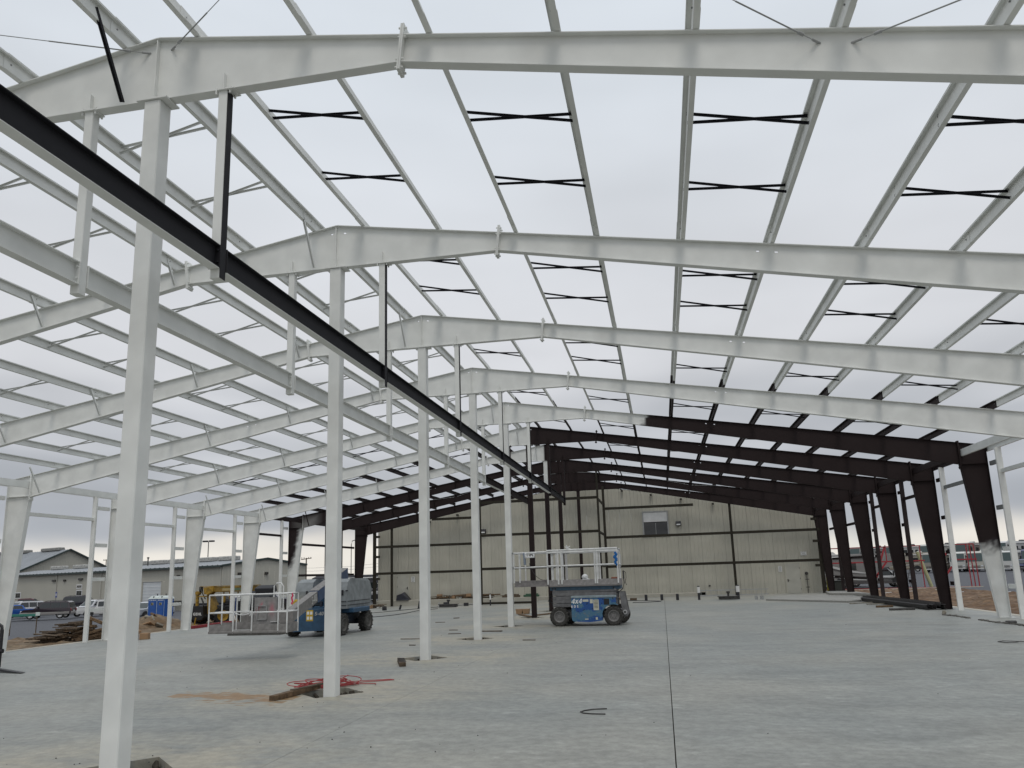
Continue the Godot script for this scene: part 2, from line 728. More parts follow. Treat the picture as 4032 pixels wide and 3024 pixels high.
func slab():
	var m := floor_material()
	var root := Node3D.new()
	root.name = "concrete_floor"
	root.set_meta("kind", "structure")
	add_child(root)
	var zs := [12.0, -5.46]
	for k in range(1, 10):
		zs.append(fz(k) - BAY / 2.0)
	zs[zs.size() - 1] = -64.6
	var xl := -19.72
	var xr := 19.72
	for j in zs.size() - 1:
		var z0: float = zs[j]
		var z1: float = zs[j + 1]
		slab_piece(PackedVector2Array([Vector2(xl, z0), Vector2(-2, z0), Vector2(-2, z1), Vector2(xl, z1)]), m, root)
		slab_piece(PackedVector2Array([Vector2(1.503, z0), Vector2(6.433, z0), Vector2(6.433, z1), Vector2(1.503, z1)]), m, root)
		slab_piece(PackedVector2Array([Vector2(6.447, z0), Vector2(xr, z0), Vector2(xr, z1), Vector2(6.447, z1)]), m, root)
		if j == 0 or j == 9:
			slab_piece(PackedVector2Array([Vector2(-2, z0), Vector2(1.497, z0), Vector2(1.497, z1), Vector2(-2, z1)]), m, root)
		else:
			var c := Vector2(-0.2, fz(j) - 0.42)
			var r := 0.70
			slab_piece(PackedVector2Array([Vector2(-2, z0), Vector2(c.x, z0), c + Vector2(0, r), c + Vector2(-r, 0.05), c + Vector2(0, -r), Vector2(c.x, z1), Vector2(-2, z1)]), m, root)
			slab_piece(PackedVector2Array([Vector2(c.x, z0), Vector2(1.497, z0), Vector2(1.497, z1), Vector2(c.x, z1), c + Vector2(0, -r), c + Vector2(r, -0.03), c + Vector2(0, r)]), m, root)
			var pit := B.new()
			pit.box(Vector3(c.x, -0.30, c.y), Vector3(1.5, 0.14, 1.5))
			part("pit_bottom", pit, M.pit, root)
			# broken lip of the pit: rough lumps along its edges
			var lip := B.new()
			for i in 26:
				var t := rng.randf() * 4.0
				var e := int(t)
				var q: Array = [Vector2(0, r), Vector2(-r, 0.05), Vector2(0, -r), Vector2(r, -0.03)]
				var p2: Vector2 = c + (q[e] as Vector2).lerp(q[(e + 1) % 4], t - e) * rng.randf_range(0.86, 0.97)
				lip.rbox(Vector3(p2.x, rng.randf_range(-0.21, -0.05), p2.y), Vector3(rng.randf_range(0.05, 0.16), rng.randf_range(0.04, 0.1), rng.randf_range(0.05, 0.14)), 0.02, Basis.from_euler(Vector3(rng.randf() * 3, rng.randf() * 3, rng.randf() * 3)))
			var lm := part("broken_edge", lip, M.pit, root)
			lm.set_meta("kind", "stuff")
	var under := B.new()
	under.box(Vector3(0, -0.42, -26.3), Vector3(39.3, 0.1, 76.5))
	struct("subgrade", under, M.conc_rough)
	# low footing kerbs outside the columns
	for s in [-1.0, 1.0]:
		var f := B.new()
		f.rbox(Vector3(s * 19.88, floor_y(s * 19.6) - 0.13, -27.0), Vector3(0.3, 0.3, 74.0), 0.03)
		struct("footing", f, tri_mat(0.47, 0.45, 0.39, M.steel.albedo_texture, 0.5, 0.9))


func paint_of(k: int, p: Vector3) -> Color:
	var j := jag.get_noise_2d(p.x * 1.0, p.y * 1.3) + 0.5 * jag.get_noise_2d(p.x * 4.0 + 9.0, p.y * 4.0)
	var d := 0.0
	if k == 5:
		if p.x > 18.0 and p.y < 5.0:
			d = smoothstep(2.25, 2.85, p.y + j * 0.30)
		else:
			d = smoothstep(5.9, 6.3, p.x + j * 0.45 - (p.y - 8.4) * 0.25)
	elif k == 6:
		d = 1.0 if p.x > 0.03 else 0.0
	elif k == 7:
		d = 1.0 if p.x > -0.1 else 0.0
	elif k == 8:
		d = 1.0
		if p.x < -18.2 and p.y < 6.1:
			var edge := -18.72 - (5.8 - p.y) * 0.2
			d = maxf(smoothstep(0.15, -0.12, p.x - edge + j * 0.16) * smoothstep(2.6, 3.4, p.y + j * 0.5), smoothstep(5.55, 6.0, p.y + j * 0.4))
	elif k == 9:
		d = 1.0
		if p.x < -18.2 and p.y < 4.5:
			d = smoothstep(2.2, 3.7, p.y + j * 0.6)
	elif k >= 10:
		d = 1.0
	return WHITE.lerp(DARK, d)


# one web panel between two height functions, with gaps for the rod slots
func web(b: B, xs: Array, rows: int, z: float, slots: Array):
	for i in xs.size() - 1:
		var x0: float = xs[i]
		var x1: float = xs[i + 1]
		var ts := []
		for r in rows + 1:
			ts.append([bot_y(x0) + (top_y(x0) - bot_y(x0)) * r / rows, bot_y(x1) + (top_y(x1) - bot_y(x1)) * r / rows])
		var bands := []
		var cut := false
		for s: float in slots:
			if absf((x0 + x1) / 2.0 - s) < 0.03:
				cut = true
		if cut:
			bands = [[bot_y(x0), top_y(x0) - 0.165, bot_y(x1), top_y(x1) - 0.165], [top_y(x0) - 0.135, top_y(x0), top_y(x1) - 0.135, top_y(x1)]]
			bands[0] = [bot_y(x0), top_y(x0) - 0.165, bot_y(x1), top_y(x1) - 0.165]
			bands[1] = [top_y(x0) - 0.135, top_y(x0), top_y(x1) - 0.135, top_y(x1)]
		else:
			for r in rows:
				bands.append([ts[r][0], ts[r + 1][0], ts[r][1], ts[r + 1][1]])
		for q in bands:
			for s in [0.006, -0.006]:
				var p := [Vector3(x0, q[0], z + s), Vector3(x1, q[2], z + s), Vector3(x1, q[3], z + s), Vector3(x0, q[1], z + s)]
				if s > 0:
					b.quad(p[0], p[1], p[2], p[3])
				else:
					b.quad(p[3], p[2], p[1], p[0])


func flange(b: B, pts: Array, z: float, w: float, t: float, up: float):
	for i in pts.size() - 1:
		var a: Vector2 = pts[i]
		var c: Vector2 = pts[i + 1]
		var nn := Vector2(-(c - a).y, (c - a).x).normalized() * t * up
		var h := w / 2.0
		var p := [Vector3(a.x, a.y, z), Vector3(c.x, c.y, z), Vector3(c.x + nn.x, c.y + nn.y, z), Vector3(a.x + nn.x, a.y + nn.y, z)]
		var f := Vector3(0, 0, h)
		if up < 0:
			p = [p[3], p[2], p[1], p[0]]
		b.quad(p[0] + f, p[1] + f, p[2] + f, p[3] + f)
		b.quad(p[3] - f, p[2] - f, p[1] - f, p[0] - f)
		b.quad(p[3] + f, p[2] + f, p[2] - f, p[3] - f)
		b.quad(p[0] - f, p[1] - f, p[1] + f, p[0] + f)


func steps(a: float, b: float, d: float, extra := []) -> Array:
	var n := maxi(1, int(ceil(absf(b - a) / d)))
	var out := []
	for i in n + 1:
		out.append(lerpf(a, b, float(i) / n))
	for e: float in extra:
		if e > minf(a, b) and e < maxf(a, b):
			out.append(e - 0.028)
			out.append(e + 0.028)
	out.sort()
	return out


func col_outer(s: float) -> float:
	return 19.24 if s > 0 else 19.5


func col_inner(s: float, y: float) -> float:
	var t := clampf(y / 5.9, 0.0, 1.0)
	return lerpf(18.85, 18.27, t) if s > 0 else lerpf(19.06, 18.45, t)


func frame(k: int):
	var z := fz(k)
	var desc := ["", "white rigid steel frame closest overhead, with a dark brace on its left rafter", "white rigid steel frame standing second from the front", "white rigid steel frame standing third from the front", "white rigid steel frame standing fourth, its left column seen at the photo's edge", "rigid steel frame half white half dark, spray edge on its right rafter", "rigid steel frame sixth from front, white left rafter and dark right rafter", "rigid steel frame seventh from front, white left rafter, dark right rafter behind it", "dark rigid frame whose left column is blotched black and white", "dark rigid steel frame second from the far wall", "last dark rigid steel frame close before the tan metal wall"]
	var o := thing("rigid_frame", desc[k], "steel frame", Vector3(0, 0, z), 0.0, "steel frames of the building")
	var pf := func(p: Vector3) -> Color: return paint_of(k, p)
	var slots := [] if k == 1 else [0.16, -0.14, 8.66, 9.0, -8.66, -9.0]
	var fine := 0.11 if k in [5] else (0.3 if k in [6, 7] else 1.5)
	var rows := 9 if k == 5 else (2 if k in [6, 7] else 1)
	for seg in [[-18.45, -3.55], [-3.55, 3.55], [3.55, 18.27]]:
		var b := B.new()
		b.paint = pf
		var dx: float = fine if not (k == 5 and seg[1] < 4.0) else 1.5
		var extra: Array = slots.duplicate()
		if seg[0] < 0.0 and seg[1] > 0.0:
			extra.append(0.0)
		web(b, steps(seg[0], seg[1], dx, extra), rows if dx < 1.0 else 1, 0.0, slots)
		var st := steps(seg[0], seg[1], dx, [0.0])
		var tp := []
		var bt := []
		for x: float in st:
			tp.append(Vector2(x, top_y(x) - 0.012))
			bt.append(Vector2(x, bot_y(x)))
		flange(b, tp, 0.0, 0.155, 0.012, 1.0)
		flange(b, bt, 0.0, 0.155, 0.012, -1.0)
		var r := part("rafter" if seg[1] < 0.0 or seg[0] > 0.0 else "ridge_girder", b, M.steel, o)
		if k in [5, 6, 7] and seg[1] > 4.0:
			r.set_meta("label", "dark brown right rafter" if k > 5 else "right rafter white near the ridge and dark beyond")
	# ridge stiffener and cap plate over the centre column
	var sf := B.new()
	sf.paint = pf
	for s in [-1.0, 1.0]:
		sf.box(Vector3(-0.02, 9.24, s * 0.036), Vector3(0.012, 0.92, 0.073))
	part("stiffener", sf, M.steel, o)
	if k != 9:
		sf = B.new()
		sf.paint = pf
		sf.box(Vector3(0.0, 8.742, 0.0), Vector3(0.46, 0.022, 0.30))
		part("cap_plate", sf, M.steel, o)
	for hx in [-1.03, 1.03]:
		sf = B.new()
		sf.paint = pf
		sf.box(Vector3(hx, 8.90, 0.037), Vector3(0.010, 0.24, 0.06))
		part("stiffener", sf, M.steel, o)
	# bolted splices
	for s in [-1.0, 1.0]:
		var p := B.new()
		p.paint = pf
		var rot := Basis(Vector3(0, 0, 1), -s * 0.10)
		for e in [-0.0125, 0.0125]:
			p.box(Vector3(s * 3.55 + e, 8.97, 0), Vector3(0.022, 0.66, 0.20), rot)
		for yy in [8.68, 8.80, 9.12, 9.25]:
			for zz in [-0.065, 0.065]:
				var a: Vector3 = Vector3(s * 3.55, 8.97, 0) + rot * Vector3(0, yy - 8.97, zz)
				p.tube(a - rot.x * 0.055, a + rot.x * 0.055, 0.016, 6)
		part("splice_plate", p, M.steel, o)
	# side columns
	for s in [-1.0, 1.0]:
		var c := B.new()
		c.paint = pf
		var base := floor_y(s * 19.3) - 0.02
		var xo: float = s * col_outer(s)
		var fineY := 0.10 if (k == 5 and s > 0) or (k in [8, 9] and s < 0) else 1.0
		var ys := steps(base, 5.9, fineY)
		var nx := 6 if fineY < 0.5 else 1
		for i in ys.size() - 1:
			for q in nx:
				var p := []
				for e in [[i, q], [i, q + 1], [i + 1, q + 1], [i + 1, q]]:
					var y: float = ys[e[0]]
					p.append(Vector3(lerpf(s * col_inner(s, y), xo, float(e[1]) / nx), y, 0.0))
				var f := Vector3(0, 0, 0.006)
				if s > 0:
					c.quad(p[0] + f, p[1] + f, p[2] + f, p[3] + f)
					c.quad(p[3] - f, p[2] - f, p[1] - f, p[0] - f)
				else:
					c.quad(p[3] + f, p[2] + f, p[1] + f, p[0] + f)
					c.quad(p[0] - f, p[1] - f, p[2] - f, p[3] - f)
		# knee panel
		var xi: float = s * col_inner(s, 5.9)
		var kp := PackedVector2Array([Vector2(xi, 5.9), Vector2(xo, 5.9), Vector2(xo, top_y(xo)), Vector2(xi, top_y(xi))])
		c.prism(kp, 0.012)
		for i in ys.size() - 1:
			var y0: float = ys[i]
			var y1: float = ys[i + 1]
			c.bar(Vector3(s * (col_inner(s, y0) - 0.007), y0, 0), Vector3(s * (col_inner(s, y1) - 0.007), y1, 0), 0.2, 0.014, Vector3.RIGHT)
			c.bar(Vector3(xo, y0, 0), Vector3(xo, y1, 0), 0.2, 0.014, Vector3.RIGHT)
		c.bar(Vector3(xo, 5.9, 0), Vector3(xo, top_y(xo), 0), 0.2, 0.014, Vector3.RIGHT)
		c.bar(Vector3(xi, top_y(xi) - 0.008, 0), Vector3(xo, top_y(xo) - 0.008, 0), 0.18, 0.014)
		for e in [-1.0, 1.0]:
			c.box(Vector3((xi + xo) / 2.0, 5.88, e * 0.05), Vector3(absf(xo - xi) * 0.96, 0.014, 0.085))
		c.box(Vector3(s * 19.1, base + 0.012, 0), Vector3(0.56, 0.024, 0.28))
		var cm := part("column", c, M.steel, o)
		if k == 5 and s > 0:
			cm.set_meta("label", "right column dark above and freshly white below")
		if k == 8 and s < 0:
			cm.set_meta("label", "left column blotched black over white")
		var kn := B.new()
		kn.paint = pf
		for e in [-0.016, 0.016]:
			kn.box(Vector3(xi + e, (5.70 + top_y(xi) + 0.06) / 2.0, 0), Vector3(0.028, top_y(xi) + 0.06 - 5.70, 0.2))
		for yy in [5.76, 6.05, 6.4, 6.6]:
			for zz in [-0.06, 0.06]:
				kn.tube(Vector3(xi - 0.06, yy, zz), Vector3(xi + 0.06, yy, zz), 0.016, 6)
		part("knee_plate", kn, M.steel, o)
	# slanting flange braces on the left half
	for i in [0, 2, 4, 6, 8, 10]:
		var x: float = -(0.52 + 1.665 * i)
		if i == 10:
			x = -18.0
		var fb := B.new()
		fb.col = paint_of(k, Vector3(x, 7.0, 0.0))
		if k == 1:
			fb.col = BLACK
		var dz := top_y(x) - bot_y(x)
		fb.bar(Vector3(x, top_y(x) + 0.16, 0.16 + dz * 0.62), Vector3(x, bot_y(x) + 0.04, 0.075), 0.058, 0.012, Vector3.RIGHT)
		fb.bar(Vector3(x + 0.026, top_y(x) + 0.16, 0.15 + dz * 0.62), Vector3(x + 0.026, bot_y(x) + 0.04, 0.065), 0.008, 0.05, Vector3(0, 0.5, 1))
		part("flange_brace", fb, M.steel, o)
	if k == 1:
		var fb := B.new()
		fb.col = BLACK
		fb.bar(Vector3(3.78, top_y(3.8) + 0.1, -0.75), Vector3(3.78, bot_y(3.8) + 0.04, -0.08), 0.058, 0.012, Vector3.RIGHT)
		part("flange_brace", fb, M.steel, o)


func centre_columns():
	var lab := ["", "white square steel column nearest the camera in the centre row", "white centre column with red cord heaped at its foot", "white centre column with a short wood block lying before its pit", "fourth white centre column from the front", "fifth white centre column, just left of the blue scissor lift", "dark brown centre column standing right behind the scissor lift's extended deck", "centre column white at its top and dark below, behind the lift", "dark centre column eighth from the front, behind the lift platform", "", "dark ridge column against the tan wall"]
	for k in range(1, 11):
		if k == 9:
			continue
		var o := thing("steel_column", lab[k], "column", Vector3(0, 0, fz(k)), 0.0, "centre row of steel columns")
		var b := B.new()
		var base := -0.2 if k < 10 else 0.0
		b.paint = func(p: Vector3) -> Color:
			if k == 7:
				return WHITE if p.y > 7.1 else DARK
			return WHITE if k < 6 else DARK
		b.rbox(Vector3(0, (8.73 + 7.1) / 2.0, 0), Vector3(0.245, 1.63, 0.245), 0.012)
		b.rbox(Vector3(0, (7.1 + base) / 2.0, 0), Vector3(0.245, 7.1 - base, 0.245), 0.012)
		part("shaft", b, M.steel, o)
		var p := B.new()
		p.col = WHITE if k < 6 else DARK
		p.box(Vector3(0, base + 0.012, 0), Vector3(0.36, 0.024, 0.36))
		for i in 4:
			p.tube(Vector3(0.14 * (1 if i & 1 else -1), base, 0.14 * (1 if i & 2 else -1)), Vector3(0.14 * (1 if i & 1 else -1), base + 0.09, 0.14 * (1 if i & 2 else -1)), 0.014, 6)
		part("base_plate", p, M.steel, o)


func purlin_x(i: int, s: float) -> float:
	return s * (0.56 + 1.668 * i) if s > 0 else -(0.5 + 1.672 * i)


func purlin_white(x: float, bay: int) -> bool:
	if x > 0:
		return bay < 4 or (bay == 4 and x < 6.5)
	return bay <= 6


func zsec(b: B, x: float, y: float, z0: float, z1: float, s: float):
	var d := 0.21
	var t := 0.006
	var f := 0.07
	b.box(Vector3(x, y + d / 2.0, (z0 + z1) / 2.0), Vector3(t, d, absf(z1 - z0)))
	b.box(Vector3(x + s * (f / 2.0 + 0.003), y + 0.003, (z0 + z1) / 2.0), Vector3(f, t, absf(z1 - z0)))
	b.box(Vector3(x - s * (f / 2.0 + 0.003), y + d - 0.003, (z0 + z1) / 2.0), Vector3(f, t, absf(z1 - z0)))
	b.box(Vector3(x + s * (f - 0.002), y + 0.014, (z0 + z1) / 2.0), Vector3(t * 0.8, 0.022, absf(z1 - z0)))
	b.box(Vector3(x - s * (f - 0.002), y + d - 0.014, (z0 + z1) / 2.0), Vector3(t * 0.8, 0.022, absf(z1 - z0)))


func purlins():
	for s in [-1.0, 1.0]:
		for i in 11:
			var x := purlin_x(i, s)
			var o := thing("purlin", "steel roof purlin running front to back, %s line %s of the ridge" % [ORD[i + 1], "right" if s > 0 else "left"], "purlin", Vector3(0, 0, 0), 0.0, "roof purlins")
			for bay in range(0, 10):
				var b := B.new()
				var z0 := fz(bay) + 0.42
				var z1 := fz(bay + 1) - 0.42
				if bay == 9:
					z1 = fz(10) - 0.1
				var e := 0.007 * (bay % 2)
				b.col = WHITE if purlin_white(x, bay) else DARK
				if s < 0 and bay == 6:
					# sprayed only part of the way
					b.paint = func(p: Vector3) -> Color: return WHITE if p.z > fz(6) - 2.2 - 0.12 * i else DARK
					zsec(b, x + e, top_y(x) + 0.003 + e, z0, fz(6) - 2.19 - 0.12 * i, s)
					zsec(b, x + e, top_y(x) + 0.003 + e, fz(6) - 2.21 - 0.12 * i, z1, s)
				else:
					zsec(b, x + e, top_y(x) + 0.003 + e, z0, z1, s)
				part("purlin_section", b, M.steel, o)
			# bolts through the laps
			var q := B.new()
			q.col = GREY
			for k in range(1, 6):
				for dz in [-0.3, 0.3]:
					q.tube(Vector3(x - 0.02, top_y(x) + 0.12, fz(k) + dz), Vector3(x + 0.02, top_y(x) + 0.12, fz(k) + dz), 0.012, 6)
			part("bolt", q, M.steel, o)


func bridging():
	for bay in range(1, 7):
		for s in [-1.0, 1.0]:
			for g in 5:
				for h in 2:
					var xa := purlin_x(g * 2, s)
					var xb := purlin_x(g * 2 + 1, s)
					var z := fz(bay) - (2.0 if h == 0 else 4.05)
					var b := B.new()
					var dark: bool = s > 0 or bay >= 5
					if s > 0 and bay == 4 and g < 2:
						dark = h == 1
					b.col = BLACK if dark else WHITE * 0.85
					var ya := top_y(xa)
					var yb := top_y(xb)
					for e in [[0.175, 0.045, 0.012], [0.045, 0.175, -0.014]]:
						b.bar(Vector3(xa, ya + e[0], z + e[2]), Vector3(xb, yb + e[1], z + e[2]), 0.004, 0.034)
						b.bar(Vector3(xa, ya + e[0] + 0.016, z + e[2] + 0.015), Vector3(xb, yb + e[1] + 0.016, z + e[2] + 0.015), 0.032, 0.004)
					var m := part("purlin_bridging", b, M.steel)
					tag(m, "crossed %s bridging bars, %s bay, %s purlin gap %s of ridge, %s pair" % ["black" if dark else "pale", ORD[bay], ORD[g * 2 + 1], "right" if s > 0 else "left", "nearer" if h == 0 else "farther"], "bridging", "crossed bars between purlins")


func brace_rods():
	var n := 0
	for bay in [0, 8]:
		for s in [-1.0, 1.0]:
			for g in 2:
				for f in 2:
					var x0 := 0.16 if g == 0 else 9.0
					var x1 := 8.66 if g == 0 else 17.3
					var za := fz(bay) if f == 0 else fz(bay + 1)
					var zb := fz(bay + 1) if f == 0 else fz(bay)
					var a := Vector3(s * x0, top_y(x0) - 0.15, za)
					var c := Vector3(s * x1, top_y(x1) - 0.15, zb)
					var b := B.new()
					b.col = GREY * 1.5
					b.tube(a, c, 0.0055 if bay == 0 else 0.009, 6)
					var e := (c - a).normalized()
					# eyes and turnbuckle next to the webs
					for w in [[a, 1.0], [c, -1.0]]:
						b.tube(w[0] + e * w[1] * 0.30, w[0] + e * w[1] * 1.25, 0.009, 8)
						b.tube(w[0], w[0] + e * w[1] * 0.12, 0.015, 8)
						b.tube(w[0] + e * w[1] * 0.26, w[0] + e * w[1] * 0.34, 0.02, 8)
					n += 1
					tag(part("brace_rod", b, M.steel), "thin steel roof brace cable %s of ridge, %s bay, %s half, sloping %s" % ["right" if s > 0 else "left", "foremost" if bay == 0 else "ninth", "upper" if g == 0 else "lower", "away" if f == 0 else "back"], "brace cable", "roof brace cables")


func hoist_beams():
	for s in [-1.0, 1.0]:
		var o := thing("hoist_beam", "long dark steel beam hung right of the centre columns, pale underneath" if s > 0 else "long white steel beam hung left of the centre columns, dark at its far end", "beam", Vector3.ZERO, 0.0, "beams hung beside the centre columns")
		for bay in range(0, 7):
			var b := B.new()
			var z0 := fz(bay) - 0.075
			var z1 := fz(bay + 1) + 0.075
			var x: float = s * 1.03
			var body := BLACK * 1.5 if s > 0 else (WHITE if bay < 5 else DARK)
			var zm := (z0 + z1) / 2.0
			var ln := absf(z1 - z0)
			b.col = body
			b.box(Vector3(x, 6.335, zm), Vector3(0.012, 0.29, ln))
			b.box(Vector3(x, 6.487, zm), Vector3(0.145, 0.014, ln))
			b.box(Vector3(x, 6.187, zm), Vector3(0.145, 0.012, ln))
			b.col = WHITE if bay < 6 else DARK
			b.box(Vector3(x, 6.1775, zm), Vector3(0.146, 0.007, ln))
			part("beam_section", b, M.steel, o)
			var e := B.new()
			e.col = body
			for zz in [z0 - 0.004, z1 + 0.004]:
				e.box(Vector3(x, 6.335, zz), Vector3(0.16, 0.32, 0.014))
				for yy in [6.26, 6.42]:
					for xx in [-0.05, 0.05]:
						e.tube(Vector3(x + xx, yy, zz - 0.035), Vector3(x + xx, yy, zz + 0.035), 0.015, 6)
			part("end_plate", e, M.steel, o)
		for k in range(1, 8):
			var h := thing("hanger_post", "%s hanger post from the front, %s of the centre row, carrying the %s beam" % [ORD[k], "right" if s > 0 else "left", "dark" if s > 0 else "white"], "hanger", Vector3(s * 1.03, 0, fz(k)), 0.0, "posts hanging from the frames")
			var wht := k <= 5 if s > 0 else k <= 5
			var b := B.new()
			b.col = WHITE if wht else DARK
			b.rbox(Vector3(0, 7.4, 0), Vector3(0.135, 2.70, 0.135), 0.008)
			part("shaft", b, M.steel, h)
			if s > 0:
				var fb := B.new()
				fb.col = BLACK * 1.6
				fb.box(Vector3(0.0690, 7.4, 0), Vector3(0.003, 2.69, 0.132))
				tag(part("right_face", fb, M.steel, h), "unpainted black right face", "")
			var d := B.new()
			d.col = WHITE if wht else DARK
			d.box(Vector3(0.05 if s > 0 else 0.0, 8.752, 0.0), Vector3(0.24, 0.014, 0.2))
			for xx in [-0.1, 0.1]:
				for zz in [-0.065, 0.065]:
					d.tube(Vector3(xx, 8.70, zz), Vector3(xx, 8.80, zz), 0.016, 6)
			part("cap_plate", d, M.steel, h)


func channel(b: B, a: Vector3, c: Vector3, w: float, h: float, open_: Vector3):
	# web plus two lips
	var d := (c - a).normalized()
	var up := d.cross(open_).normalized()
	b.bar(a, c, 0.008, h, up) if absf(d.dot(Vector3.UP)) < 0.9 else b.bar(a, c, 0.008, h, up)
	for s in [-0.5, 0.5]:
		var off: Vector3 = up * h * s + open_ * w / 2.0
		b.bar(a + off, c + off, w, 0.008, up)


func side_walls():
	for s in [-1.0, 1.0]:
		var side := "right" if s > 0 else "left"
		var xw: float = s * (col_outer(s) + 0.02)
		var last_white := 5 if s > 0 else 7
		# struts between the knees
		var o := thing("eave_strut", "line of steel struts joining the frames' %s knees" % side, "strut", Vector3.ZERO, 0.0, "eave struts")
		var g := thing("eave_girt", "steel eave girt running above the %s wall posts" % side, "strut", Vector3.ZERO, 0.0, "eave girts")
		for bay in range(0, 10):
			var wht := bay < last_white if s > 0 else bay <= 6
			var b := B.new()
			b.col = WHITE if wht else DARK
			var z0 := fz(bay) - 0.01
			var z1 := fz(bay + 1) + 0.01
			var x: float = s * (18.34 if s > 0 else 18.5)
			b.box(Vector3(x, 6.34, (z0 + z1) / 2), Vector3(0.008, 0.27, absf(z1 - z0)))
			for e in [-0.131, 0.131]:
				b.box(Vector3(x + s * 0.04, 6.34 + e, (z0 + z1) / 2), Vector3(0.08, 0.008, absf(z1 - z0)))
			part("strut_section", b, M.steel, o)
			var q := B.new()
			q.col = b.col
			q.box(Vector3(xw + s * 0.06, 6.44, (z0 + z1) / 2), Vector3(0.008, 0.22, absf(z1 - z0)))
			for e in [-0.106, 0.106]:
				q.box(Vector3(xw + s * 0.02, 6.44 + e, (z0 + z1) / 2), Vector3(0.08, 0.008, absf(z1 - z0)))
			part("girt_section", q, M.steel, g)
		for k in range(4 if s < 0 else 5, 11):
			if k == 9:
				continue
			var nm: String = ORD[k]
			var wp := k <= 6 if s > 0 else k <= 8
			var z := fz(k) + (1.22 if k < 10 else 3.1)
			var base := floor_y(s * 19.5) - 0.02
			var b := B.new()
			b.col = WHITE if wp else DARK * 1.5
			channel(b, Vector3(xw - s * 0.04, base, z), Vector3(xw - s * 0.04, 6.34, z), 0.09, 0.20, Vector3(0, 0, -1))
			tag(part("wall_post", b, M.steel), "%s channel post in the %s wall, just before the %s frame column" % ["white" if wp else "dark", side, nm], "post", "posts of the side walls")
			if k == 10:
				continue
			# the long rail over the opening in front of this post, and the short rails to the column behind it
			if k > 4 or s < 0:
				var h := B.new()
				h.col = (WHITE if k <= (5 if s > 0 else 7) else (GREY if s > 0 and k == 6 else DARK))
				var hy := 5.29 if s < 0 else 5.43
				channel(h, Vector3(xw - s * 0.05, hy, fz(k - 1) - 0.1), Vector3(xw - s * 0.05, hy, z - 0.06), 0.09, 0.14, Vector3(s, 0, 0))
				tag(part("door_header", h, M.steel), "long steel rail across the %s wall opening before the %s frame column" % [side, nm], "girt", "rails over the side openings")
			var n := 0
			for y in [5.85, 4.12, 2.55, 1.15]:
				var q := B.new()
				q.col = WHITE if wp and not (s > 0 and k == 6) else DARK
				if s > 0 and k == 5 and y > 3.0:
					q.col = GREY
				channel(q, Vector3(xw + s * 0.03, y, fz(k) + 0.1), Vector3(xw + s * 0.03, y, z - 0.1), 0.08, 0.16, Vector3(s, 0, 0))
				n += 1
				tag(part("wall_girt", q, M.steel), "short %s wall rail, %s from top, between post and %s column on the %s" % ["pale" if q.col.r > 0.2 else "dark", ORD[n], nm, side], "girt", "short rails beside the side columns")
	# behind the ninth frame on the left the wall carries full rails
	for s in [-1.0, 1.0]:
		var n := 0
		for y in [4.8, 2.55, 1.2]:
			n += 1
			var q := B.new()
			q.col = DARK
			var xw: float = s * (col_outer(s) + 0.02)
			channel(q, Vector3(xw + s * 0.03, y, fz(8) - 0.1), Vector3(xw + s * 0.03, y, fz(10) + 0.1), 0.08, 0.16, Vector3(s, 0, 0))
			tag(part("wall_girt", q, M.steel), "long dark wall rail, %s from top, in the last %s bays by the tan wall" % [ORD[n], "right" if s > 0 else "left"], "girt", "long rails at the far end")


